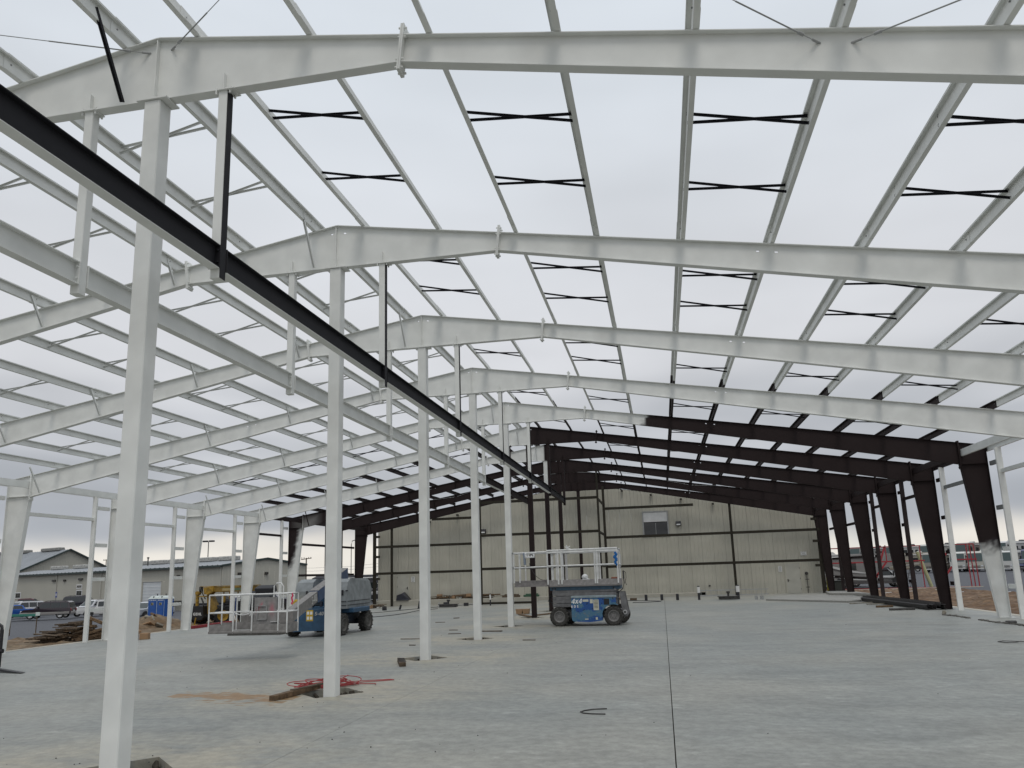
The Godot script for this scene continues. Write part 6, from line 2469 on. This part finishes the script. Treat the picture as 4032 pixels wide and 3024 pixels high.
func right_side_things():
	# long red steel frame standing on its sill
	var o := thing("steel_rack", "long red steel rail rack standing on blocks beyond the right wall", "rack", Vector3(0, -0.22, -76.4))
	var b := B.new()
	b.bar(Vector3(20.6, 0.0, 0), Vector3(34.1, -0.06, 0), 0.25, 0.20)
	part("sill", b, M.red, o)
	for e in [[20.6, 29.6, 3.75, 0.09], [20.6, 29.8, 2.42, 0.12], [32.3, 34.0, 3.75, 0.09], [32.3, 34.1, 2.40, 0.12]]:
		b = B.new()
		b.bar(Vector3(e[0], e[2], 0), Vector3(e[1], e[2], 0), e[3], e[3])
		part("rail", b, M.red, o)
	for x in [21.4, 29.55, 32.32, 33.42, 33.72, 34.05]:
		b = B.new()
		b.bar(Vector3(x, 0.0, 0), Vector3(x - 0.05, 3.75, 0), 0.075, 0.075)
		part("post", b, M.red, o)
	for x in [26.1, 26.6]:
		b = B.new()
		b.bar(Vector3(x, 2.4, 0), Vector3(x, 3.9, 0), 0.08, 0.08)
		part("post", b, M.red, o)
	for e in [[26.0, 2.3, 26.55, 3.8], [25.6, 1.2, 26.6, 2.45], [25.2, 0.5, 25.7, 1.3], [31.3, 0.9, 32.0, 1.8], [31.2, 2.5, 31.8, 3.1]]:
		b = B.new()
		b.bar(Vector3(e[0], e[1], 0.02), Vector3(e[2], e[3], 0.02), 0.05, 0.16)
		part("brace", b, M.red, o)
	for x in [22.0, 25.2, 29.4, 33.2]:
		b = B.new()
		b.rbox(Vector3(x, -0.18, 0), Vector3(0.4, 0.2, 0.4), 0.02)
		part("block", b, M.wood_old, o)
	var k := B.new()
	k.bar(Vector3(20.4, -0.26, -75.6), Vector3(34.0, -0.26, -75.6), 0.5, 0.16)
	struct("kerb", k, tri_mat(0.42, 0.39, 0.33, M.steel.albedo_texture, 0.5, 0.9))
	# light posts leaning behind it
	b = B.new()
	b.tube(Vector3(30.6, -0.2, -78.0), Vector3(29.75, 3.0, -78.0), 0.16, 10)
	tag(part("round_post", b, mat(0.36, 0.36, 0.20, 0.6)), "pale yellow green post leaning behind the red rack", "post")
	o = thing("wheelchair_ramp", "thin grey lattice ladder leaning behind the red rack's sill", "ladder", Vector3(28.2, -0.2, -77.2))
	for e in [0.0, 0.35]:
		b = B.new()
		b.bar(Vector3(e, 0, 0), Vector3(e + 0.75, 2.0, -0.6), 0.04, 0.04)
		part("stile", b, M.steel_plain, o)
	for i in 8:
		b = B.new()
		var t := (i + 0.5) / 8.0
		b.bar(Vector3(0.75 * t, 2.0 * t, -0.6 * t), Vector3(0.35 + 0.75 * t, 2.0 * t, -0.6 * t), 0.03, 0.03)
		part("rung", b, M.steel_plain, o)
	o.name = "leaning_ladder"
	# yellow guard, white pipe and green bush-like gear by the corner
	b = B.new()
	b.rbox(Vector3(18.86, 0.62, -63.9), Vector3(0.12, 1.3, 0.12), 0.03)
	b.rbox(Vector3(18.88, 1.1, -63.84), Vector3(0.2, 0.24, 0.1), 0.03)
	tag(part("yellow_bollard", b, mat(0.38, 0.33, 0.03, 0.6)), "yellow bollard at the tan wall's right corner", "bollard")
	b = B.new()
	b.tube(Vector3(20.05, -0.3, -62), Vector3(20.0, 0.35, -62), 0.09, 10)
	tag(part("white_pipe", b, M.pvc), "short white plastic pipe standing in the earth by the right corner", "pipe")
	o = thing("utility_cabinet", "dark green utility box outside the right corner by the white pipe", "cabinet", Vector3(19.9, -0.3, -66.5))
	b = B.new()
	b.rbox(Vector3(0, 0.55, 0), Vector3(1.1, 1.1, 0.9), 0.05)
	part("body", b, mat(0.02, 0.024, 0.02, 0.6), o)
	b = B.new()
	b.rbox(Vector3(0, 1.12, 0), Vector3(1.2, 0.06, 1.0), 0.02)
	part("lid", b, mat(0.025, 0.03, 0.025, 0.6), o)
	# bundle of dark channels on wood bearers
	o = thing("channel_bundle", "bundle of dark steel channels lying on wood bearers at the right slab edge", "steel bundle", Vector3(18.25, 0.0, -43.4), 0.055)
	for i in 7:
		b = B.new()
		var row := i % 4
		var y := 0.12 + 0.12 * (i / 4)
		var x := -0.45 + 0.24 * row + 0.1 * (i / 4)
		var l0 := -5.1 + rng.randf_range(-0.1, 0.3)
		var l1 := 4.6 + rng.randf_range(-0.2, 0.5)
		var tilt := Basis(Vector3(0, 0, 1), rng.randf_range(-0.5, 0.5))
		b.box(Vector3(x, y, (l0 + l1) / 2), Vector3(0.008, 0.2, l1 - l0), tilt)
		b.box(Vector3(x, y, (l0 + l1) / 2) + tilt * Vector3(0.045, 0.1, 0), Vector3(0.09, 0.008, l1 - l0), tilt)
		b.box(Vector3(x, y, (l0 + l1) / 2) + tilt * Vector3(0.045, -0.1, 0), Vector3(0.09, 0.008, l1 - l0), tilt)
		part("channel", b, tri_mat(0.05, 0.045, 0.045, M.dirt.albedo_texture, 0.9, 0.6, false), o)
	var n := 0
	for e in [[16.75, -38.9, 1.1, M.steel_plain, "grey timber bearer under the channel bundle's near end"], [16.85, -41.6, 0.8, M.wood_mid, "brown timber bearer sticking out from under the dark channel bundle"], [17.0, -44.2, 1.2, M.conc_rough, "pale board lying left of the dark channel bundle"], [16.4, -45.6, 1.4, M.conc_rough, "second pale board farther along the right slab edge"]]:
		b = B.new()
		b.rbox(Vector3(e[0] + e[2] / 2 - 0.2, 0.05, e[1]), Vector3(e[2], 0.10 if n < 2 else 0.05, 0.12), 0.008, Basis(Vector3.UP, 0.15 * n))
		n += 1
		tag(part("timber_bearer", b, e[3]), e[4], "timber")
	# mortar ridge and lumps along the slab's right edge
	for e in [[[Vector3(17.55, 0, -34.9), Vector3(17.75, 0, -33.6), Vector3(17.68, 0, -32.6)], "ragged grey mortar ridge on the right slab edge before the sixth column"], [[Vector3(17.72, 0, -31.7), Vector3(17.75, 0, -30.2), Vector3(17.95, 0, -29.0), Vector3(17.9, 0, -28.0)], "ragged grey mortar ridge on the right slab edge before the half white column"]]:
		b = B.new()
		for i in e[0].size() - 1:
			for j in 14:
				var p: Vector3 = (e[0][i] as Vector3).lerp(e[0][i + 1], (j + rng.randf()) / 14.0)
				b.rbox(p + Vector3(rng.randf_range(-0.05, 0.05), 0.012, 0), Vector3(rng.randf_range(0.05, 0.13), rng.randf_range(0.03, 0.07), rng.randf_range(0.08, 0.2)), 0.012, rand_basis(0.15))
		tag(part("mortar_ridge", b, tri_mat(0.20, 0.19, 0.17, M.dirt.albedo_texture, 1.0, 0.95)), e[1], "mortar")
	b = B.new()
	b.rbox(Vector3(18.0, 0.05, -29.75), Vector3(0.34, 0.1, 0.2), 0.03, Basis(Vector3.UP, 0.4))
	tag(part("stone", b, M.steel_plain), "dark stone on the right slab edge below the half white column", "stone")
	b = B.new()
	b.rbox(Vector3(17.58, 0.09, -34.9), Vector3(0.14, 0.2, 0.14), 0.04, Basis(Vector3.FORWARD, 0.3))
	tag(part("stone", b, M.conc_rough), "upright grey lump at the mortar ridge's far end", "stone")
	# strips of wood and litter on the earth
	n = 0
	for e in [[Vector3(25.6, 0, -52.0), 1.1], [Vector3(22.6, 0, -62.0), 0.5], [Vector3(27.3, 0, -66.0), 0.4], [Vector3(24.8, 0, -64.0), 0.35], [Vector3(26.9, 0, -60.0), 0.3], [Vector3(29.1, 0, -58.0), 0.3]]:
		b = B.new()
		b.rbox(Vector3.ZERO, Vector3(e[1], 0.035, 0.10), 0.006)
		var q := part("wood_scrap", b, M.wood if n == 0 else M.white_paint)
		q.transform = Transform3D(Basis.from_euler(Vector3(0, rng.randf_range(-0.6, 0.6), 0.1)), e[0] + Vector3(0, lot_y(25) + 0.24, 0))
		n += 1
		tag(q, "pale split board lying on the brown earth right of the columns" if n == 1 else "pale scrap on the right earth, %s of five from the near end" % ORD[[0, 0, 3, 5, 4, 2, 1][n]], "scrap", "" if n == 1 else "pale scraps on the earth")
	# raised strips of newer concrete near the wall
	for e in [[[Vector2(12.8, -52.4), Vector2(16.6, -47.2), Vector2(18.6, -49.5), Vector2(18.6, -58.0), Vector2(14.2, -58.0)], 0.10], [[Vector2(17.45, -56.3), Vector2(19.5, -53.8), Vector2(19.5, -60.0), Vector2(17.9, -60.0)], 0.24]]:
		b = B.new()
		var poly := PackedVector2Array()
		for q: Vector2 in e[0]:
			poly.append(Vector2(q.x, -q.y))
		b.prism(poly, e[1], Transform3D(Basis(Vector3(1, 0, 0), Vector3(0, 0, -1), Vector3(0, 1, 0)), Vector3(0, e[1] / 2.0 + 0.002, 0)))
		struct("raised_slab", b, tri_mat(0.30, 0.295, 0.27, M.steel.albedo_texture, 0.4, 0.8))


func floor_things():
	# red extension cord, heaped in loose loops behind the second pit
	var b := B.new()
	var pts := []
	for i in 230:
		var t := i / 229.0
		var a := t * TAU * 11.0
		var cx := -0.70 + 0.22 * sin(t * 9.0)
		var rx := 0.50 + 0.10 * sin(t * 23.0)
		var rz := 0.20 + 0.09 * cos(t * 17.0)
		var tw := 0.55 + 0.12 * sin(t * 7.0)
		var p := Vector2(cos(a) * rx, sin(a) * rz).rotated(tw)
		pts.append(Vector3(cx + p.x, 0.015 + 0.16 * t * (0.7 + 0.5 * sin(a * 1.3)), -15.8 - p.y))
	b.path(pts, 0.009, 6)
	b.path([Vector3(-0.5, 0.02, -15.9), Vector3(-0.05, 0.02, -16.35), Vector3(0.35, 0.015, -16.62), Vector3(0.52, 0.014, -16.72), Vector3(0.42, 0.014, -16.80), Vector3(0.0, 0.02, -16.6), Vector3(-0.5, 0.03, -16.3)], 0.009, 6)
	b.path([Vector3(-0.5, 0.02, -15.7), Vector3(0.0, 0.02, -16.1), Vector3(0.32, 0.015, -16.15), Vector3(0.36, 0.012, -16.0)], 0.009, 6)
	tag(part("extension_cord", b, M.cord), "red extension cord heaped in loops behind the second column's foot", "cord")
	var o := thing("timber", "brown square timber lying across the second pit's corner", "timber", Vector3(-0.92, 0.045, -14.66), 0.0)
	b = B.new()
	b.bar(Vector3(-0.02, 0, 0.62), Vector3(0.28, 0.03, -0.72), 0.14, 0.09)
	part("beam", b, M.wood_mid, o)
	b = B.new()
	b.bar(Vector3(0.10, 0.062, 0.05), Vector3(0.36, 0.075, -0.78), 0.11, 0.03)
	part("lath", b, M.wood_old, o)
	o = thing("wood_block", "short charred wood block with wire bands before the third pit", "wood block", Vector3(-0.35, 0.05, -19.75), 0.0)
	b = B.new()
	b.bar(Vector3(0.22, 0, 0.55), Vector3(-0.22, 0, -0.55), 0.16, 0.10)
	part("block", b, M.wood_old, o)
	for i in 5:
		b = B.new()
		var t := -0.4 + 0.2 * i
		b.bar(Vector3(0.4 * t + 0.1, 0.056, t), Vector3(0.4 * t - 0.1, 0.058, t - 0.05), 0.03, 0.012)
		part("wire_band", b, M.steel_plain, o)
	# bent steel rod and a loop of wire
	b = B.new()
	b.path([Vector3(5.40, 0.012, -13.16), Vector3(5.18, 0.012, -13.10), Vector3(5.05, 0.012, -12.98), Vector3(5.0, 0.012, -12.86), Vector3(5.06, 0.012, -12.76), Vector3(5.2, 0.012, -12.70), Vector3(5.41, 0.012, -12.68)], 0.010, 6)
	tag(part("bent_rod", b, M.steel_plain), "U shaped bent steel rod lying on the open floor", "rod")
	b = B.new()
	b.path([Vector3(15.75, 0.02, -22.9), Vector3(15.55, 0.04, -23.05), Vector3(15.4, 0.03, -22.95), Vector3(15.22, 0.015, -23.05), Vector3(15.12, 0.015, -23.35), Vector3(15.3, 0.02, -23.5), Vector3(15.5, 0.03, -23.2), Vector3(15.62, 0.04, -22.95), Vector3(15.9, 0.02, -22.95), Vector3(16.3, 0.012, -22.8)], 0.010, 6)
	tag(part("wire_loop", b, M.steel_plain), "tangled loop of dark wire on the floor at the photo's right edge", "wire")
	# small litter that can be told apart
	var spots := [[-4.42, -37.4, 0.5, 0.06, "short dark stick on the floor left of the third column's far side"], [-4.48, -40.7, 0.32, 0.12, "dark lump on the floor beyond the short stick"], [-1.77, -24.97, 0.22, 0.07, "small dark chip between third and fourth pits, left side"], [-1.56, -29.5, 0.5, 0.04, "thin stick near the fourth pit's left corner"], [-2.14, -31.47, 0.4, 0.04, "thin stick beyond the fourth pit's left corner"], [-0.32, -30.4, 0.9, 0.12, "flat dark strip just behind the fourth pit"], [-2.52, -27.5, 1.1, 0.04, "long thin sliver left of the third column's base"], [1.9, -26.2, 0.45, 0.05, "thin sliver on the floor right of the fourth pit"]]
	for s in spots:
		b = B.new()
		b.rbox(Vector3(0, 0.012, 0), Vector3(s[2], 0.024 if s[3] < 0.1 else 0.05, s[3]), 0.006, Basis(Vector3.UP, rng.randf_range(-0.3, 0.3)))
		var q := part("floor_scrap", b, M.wood_old)
		q.position = Vector3(s[0], floor_y(s[0]), s[1])
		tag(q, s[4], "scrap")
	# grit and pebbles scattered over the slab
	var g := B.new()
	for i in 150:
		var z := -9.0 - 40.0 * pow(rng.randf(), 1.6)
		var x := rng.randf_range(-9.0, 16.0)
		if rng.randf() < 0.35:
			x = rng.randfn(0.0, 2.0)
		var s := rng.randf_range(0.005, 0.014)
		g.rbox(Vector3(x, floor_y(x) + s * 0.4, z), Vector3(s * rng.randf_range(1.0, 2.5), s, s), s * 0.3, rand_basis(0.3))
	var gm := part("grit", g, M.steel_plain)
	tag(gm, "scattered grit and crumbs over the concrete floor", "grit", "", "stuff")


func far_floor_things():
	# pipe stubs standing out of the slab in a row before the wall
	var n := 0
	var dk: Material = M.dark_plastic
	for e in [[-13.94, -55.5, 0.26, 0.14, 0], [-12.9, -55.9, 0.34, 0.08, 1], [-11.65, -56.6, 0.55, 0.09, 1], [-10.15, -56.9, 0.38, 0.05, 2], [-9.75, -57.3, 0.36, 0.15, 0], [-8.35, -58.0, 0.24, 0.16, 0], [-6.2, -56.8, 0.85, 0.05, 3], [5.15, -57.2, 0.42, 0.10, 0], [6.26, -57.1, 0.42, 0.10, 0], [7.35, -56.9, 0.44, 0.10, 0], [8.82, -56.4, 0.95, 0.085, 3], [11.44, -56.2, 0.95, 0.11, 3], [12.46, -54.6, 0.26, 0.10, 2], [12.72, -54.4, 0.26, 0.06, 2], [12.86, -54.4, 0.26, 0.06, 2]]:
		n += 1
		var lab: String = ["short square black stub", "leaning black pipe stub", "thin grey pipe stub", "tall black stub with white upper half"][e[4]]
		var where: String = ["far left", "by the left end wall post", "left of the fourth column", "right of the fourth column's foot", "beside the grey tray", "left of the fifth column", "at the framed bay's sill", "first right of the lift", "second right of the lift", "third right of the lift", "left of the lone end post", "before the lone end post", "right of the lone end post", "left of the pair past the lone post", "right of the pair past the lone post"][n - 1]
		var o := thing("pipe_stub", "%s, far floor, %s" % [lab, where], "pipe", Vector3(e[0], floor_y(e[0]), e[1]), 0.0, "pipe stubs in the far floor")
		var b := B.new()
		var tip := Vector3(0.1 if e[4] == 1 else 0.0, e[2], 0)
		if e[4] == 0:
			b.rbox(Vector3(0, e[2] / 2, 0), Vector3(e[3] * 2.0, e[2], e[3] * 2.0), 0.02)
		else:
			b.tube(Vector3.ZERO, tip if e[4] != 3 else tip * 0.5, e[3], 12)
		part("pipe", b, dk if e[4] != 2 else M.galv, o)
		if e[4] == 3:
			b = B.new()
			b.tube(tip * 0.5, tip * 0.93, e[3] * 1.15, 12)
			part("sleeve", b, M.pvc, o)
			b = B.new()
			b.tube(tip * 0.93, tip, e[3], 12)
			part("cap", b, dk, o)
	for e in [[-9.35, -56.6, "grey tray lying on the far floor beside the pipe stubs"], [10.73, -55.5, "grey floor box with lid before the ladder"]]:
		var b := B.new()
		b.rbox(Vector3(0, 0.12, 0), Vector3(1.3, 0.18, 0.5), 0.02)
		b.rbox(Vector3(0, 0.22, 0), Vector3(1.45, 0.04, 0.6), 0.01)
		b.rbox(Vector3(0, 0.50, 0), Vector3(0.22, 0.14, 0.22), 0.02)
		b.tube(Vector3(0, 0.2, 0), Vector3(0, 0.5, 0), 0.07, 8)
		var q := part("floor_box", b, M.steel_plain)
		q.position = Vector3(e[0], floor_y(e[0]), e[1])
		tag(q, e[2], "box")
	# ladder lying at the wall
	var l := thing("ladder", "aluminium ladder lying on its edge along the foot of the tan wall", "ladder", Vector3(9.1, 0.0, -63.6), 0.0)
	for y in [0.04, 0.42]:
		var b := B.new()
		b.bar(Vector3(0, y, 0), Vector3(5.3, y, 0), 0.05, 0.07)
		part("stile", b, M.galv, l)
	for i in 14:
		var b := B.new()
		b.tube(Vector3(0.2 + 0.38 * i, 0.04, 0), Vector3(0.2 + 0.38 * i, 0.42, 0), 0.018, 6)
		part("rung", b, M.galv, l)
	# black bag sheet against the left door
	var bag := B.new()
	bag.loft([[-0.55, 0.0, 0.35], [-0.52, 0.42, 0.30], [-0.1, 0.55, 0.28], [0.08, 0.66, 0.2], [0.55, 0.10, 0.3], [0.55, 0.0, 0.35]])
	var bm := part("black_bag", bag, mat(0.012, 0.013, 0.022, 0.35))
	bm.position = Vector3(-15.35, 0.27, -64.0)
	tag(bm, "black plastic sheet slumped before the left door", "sheet")
	# debris heap along the ledge: each larger piece is its own
	var mats := [M.wood_old, M.wood_mid, M.white_paint, M.conc_rough, M.wood_old, M.cardboard]
	var tones := ["dark board", "brown board", "crumpled white sheet", "dusty grey board", "blackened plank", "brown carton"]
	var seen := [0, 0, 0, 0, 0, 0]
	for i in 34:
		var k := i % 6
		var at_wall := i >= 10
		if i == 10:
			seen = [0, 0, 0, 0, 0, 0]
		var x := -12.6 + 5.2 * (i - 10 + rng.randf() * 0.8) / 24.0 if at_wall else -18.0 + 2.1 * (i + rng.randf() * 0.8) / 10.0
		var b := B.new()
		if k == 2:
			b.rbox(Vector3.ZERO, Vector3(rng.randf_range(0.2, 0.5), 0.16, 0.25), 0.05, rand_basis(0.6))
		elif k == 5:
			b.rbox(Vector3.ZERO, Vector3(0.42, 0.24, 0.3), 0.02)
		else:
			b.rbox(Vector3.ZERO, Vector3(rng.randf_range(0.6, 2.2), rng.randf_range(0.05, 0.12), rng.randf_range(0.1, 0.3)), 0.01)
		var q := part("debris_piece", b, mats[k])
		var base := 0.27 if at_wall else floor_y(x)
		q.transform = Transform3D(Basis.from_euler(Vector3(0, rng.randf_range(-0.3, 0.3), rng.randf_range(-0.06, 0.06))), Vector3(x, base + 0.07 + 0.07 * (i % 4), rng.randf_range(-64.3, -63.9) if at_wall else rng.randf_range(-61.5, -60.2)))
		seen[k] += 1
		tag(q, "%s, %s such from left, debris %s" % [tones[k], ORD[seen[k]], "along the tan wall" if at_wall else "at the left corner"], "debris", "debris pieces by the wall")
	for e in [[-6.0, -63.9, 1.5, M.wood_old, "dark plank stack at the wall inside the framed bay"], [-4.3, -63.9, 1.3, mat(0.03, 0.09, 0.05, 0.7), "dark green plank at the wall inside the framed bay"]]:
		var b := B.new()
		b.rbox(Vector3(0, 0.10, 0), Vector3(e[2], 0.16, 0.3), 0.02)
		b.rbox(Vector3(0.05, 0.23, 0), Vector3(e[2] * 0.8, 0.08, 0.25), 0.02)
		var q := part("plank_stack", b, e[3])
		q.position = Vector3(e[0], 0.27, e[1])
		tag(q, e[4], "planks")
	# carton and boards behind the lift
	var c := thing("carton_pair", "two open brown cartons on the floor left of the lift's wheels", "carton", Vector3(-1.28, 0.0, -42.9), 0.0)
	for s in [-1.0, 1.0]:
		var b := B.new()
		b.prism(PackedVector2Array([Vector2(-0.15, 0.02), Vector2(0.15, 0.02), Vector2(0.19, 0.27), Vector2(-0.19, 0.27)]), 0.4, Transform3D(Basis(), Vector3(s * 0.19, 0, 0)))
		part("carton", b, M.cardboard, c)
	for e in [[Vector3(-1.3, 0.04, -41.9), Vector3(-0.25, 0.04, -39.4), 0.16, "plank on the floor below the two cartons"], [Vector3(-0.3, 0.04, -40.6), Vector3(0.9, 0.04, -43.1), 0.16, "plank leading from the dark column toward the lift"]]:
		var b := B.new()
		b.bar(e[0], e[1], e[2], 0.06)
		tag(part("plank", b, M.wood), e[3], "plank")
	# wires and hoses trailing over the far floor
	for e in [[[Vector3(-16.0, 0, -50.2), Vector3(-13.2, 0, -51.7), Vector3(-11.5, 0, -55.8), Vector3(-8.3, 0, -60.0), Vector3(-3.0, 0, -61.0)], "dark hose trailing along the far left floor toward the wall"], [[Vector3(-14.0, 0, -44.2), Vector3(-10.86, 0, -45.6), Vector3(-10.1, 0, -48.4), Vector3(-10.3, 0, -52.6), Vector3(-9.4, 0, -54.5)], "dark cable trailing left of the third column toward the stubs"], [[Vector3(3.4, 0, -58.0), Vector3(5.0, 0, -56.8), Vector3(6.2, 0, -55.2), Vector3(5.2, 0, -54.0), Vector3(4.2, 0, -53.9)], "thin hose looping on the floor just right of the lift"]]:
		var b := B.new()
		var pp := []
		var src: Array = e[0]
		for i in src.size() - 1:
			for j in 6:
				var p: Vector3 = (src[i] as Vector3).cubic_interpolate(src[i + 1], src[maxi(i - 1, 0)], src[mini(i + 2, src.size() - 1)], j / 6.0)
				p.y = floor_y(p.x) + 0.018
				pp.append(p)
		b.path(pp, 0.022, 6)
		tag(part("trailing_hose", b, M.dark_plastic), e[1], "hose")
	for e in [[3.2, -60.2, 0.9, "brown board by the lift's right end on the far floor"], [4.2, -58.5, 0.5, "small dark carton lying right of the lift on the far floor"]]:
		var b := B.new()
		b.rbox(Vector3(0, 0.08, 0), Vector3(e[2], 0.16, 0.3), 0.02)
		var q := part("floor_scrap", b, M.wood_mid if e[2] > 0.6 else M.wood_old)
		q.position = Vector3(e[0], 0, e[1])
		tag(q, e[3], "scrap")
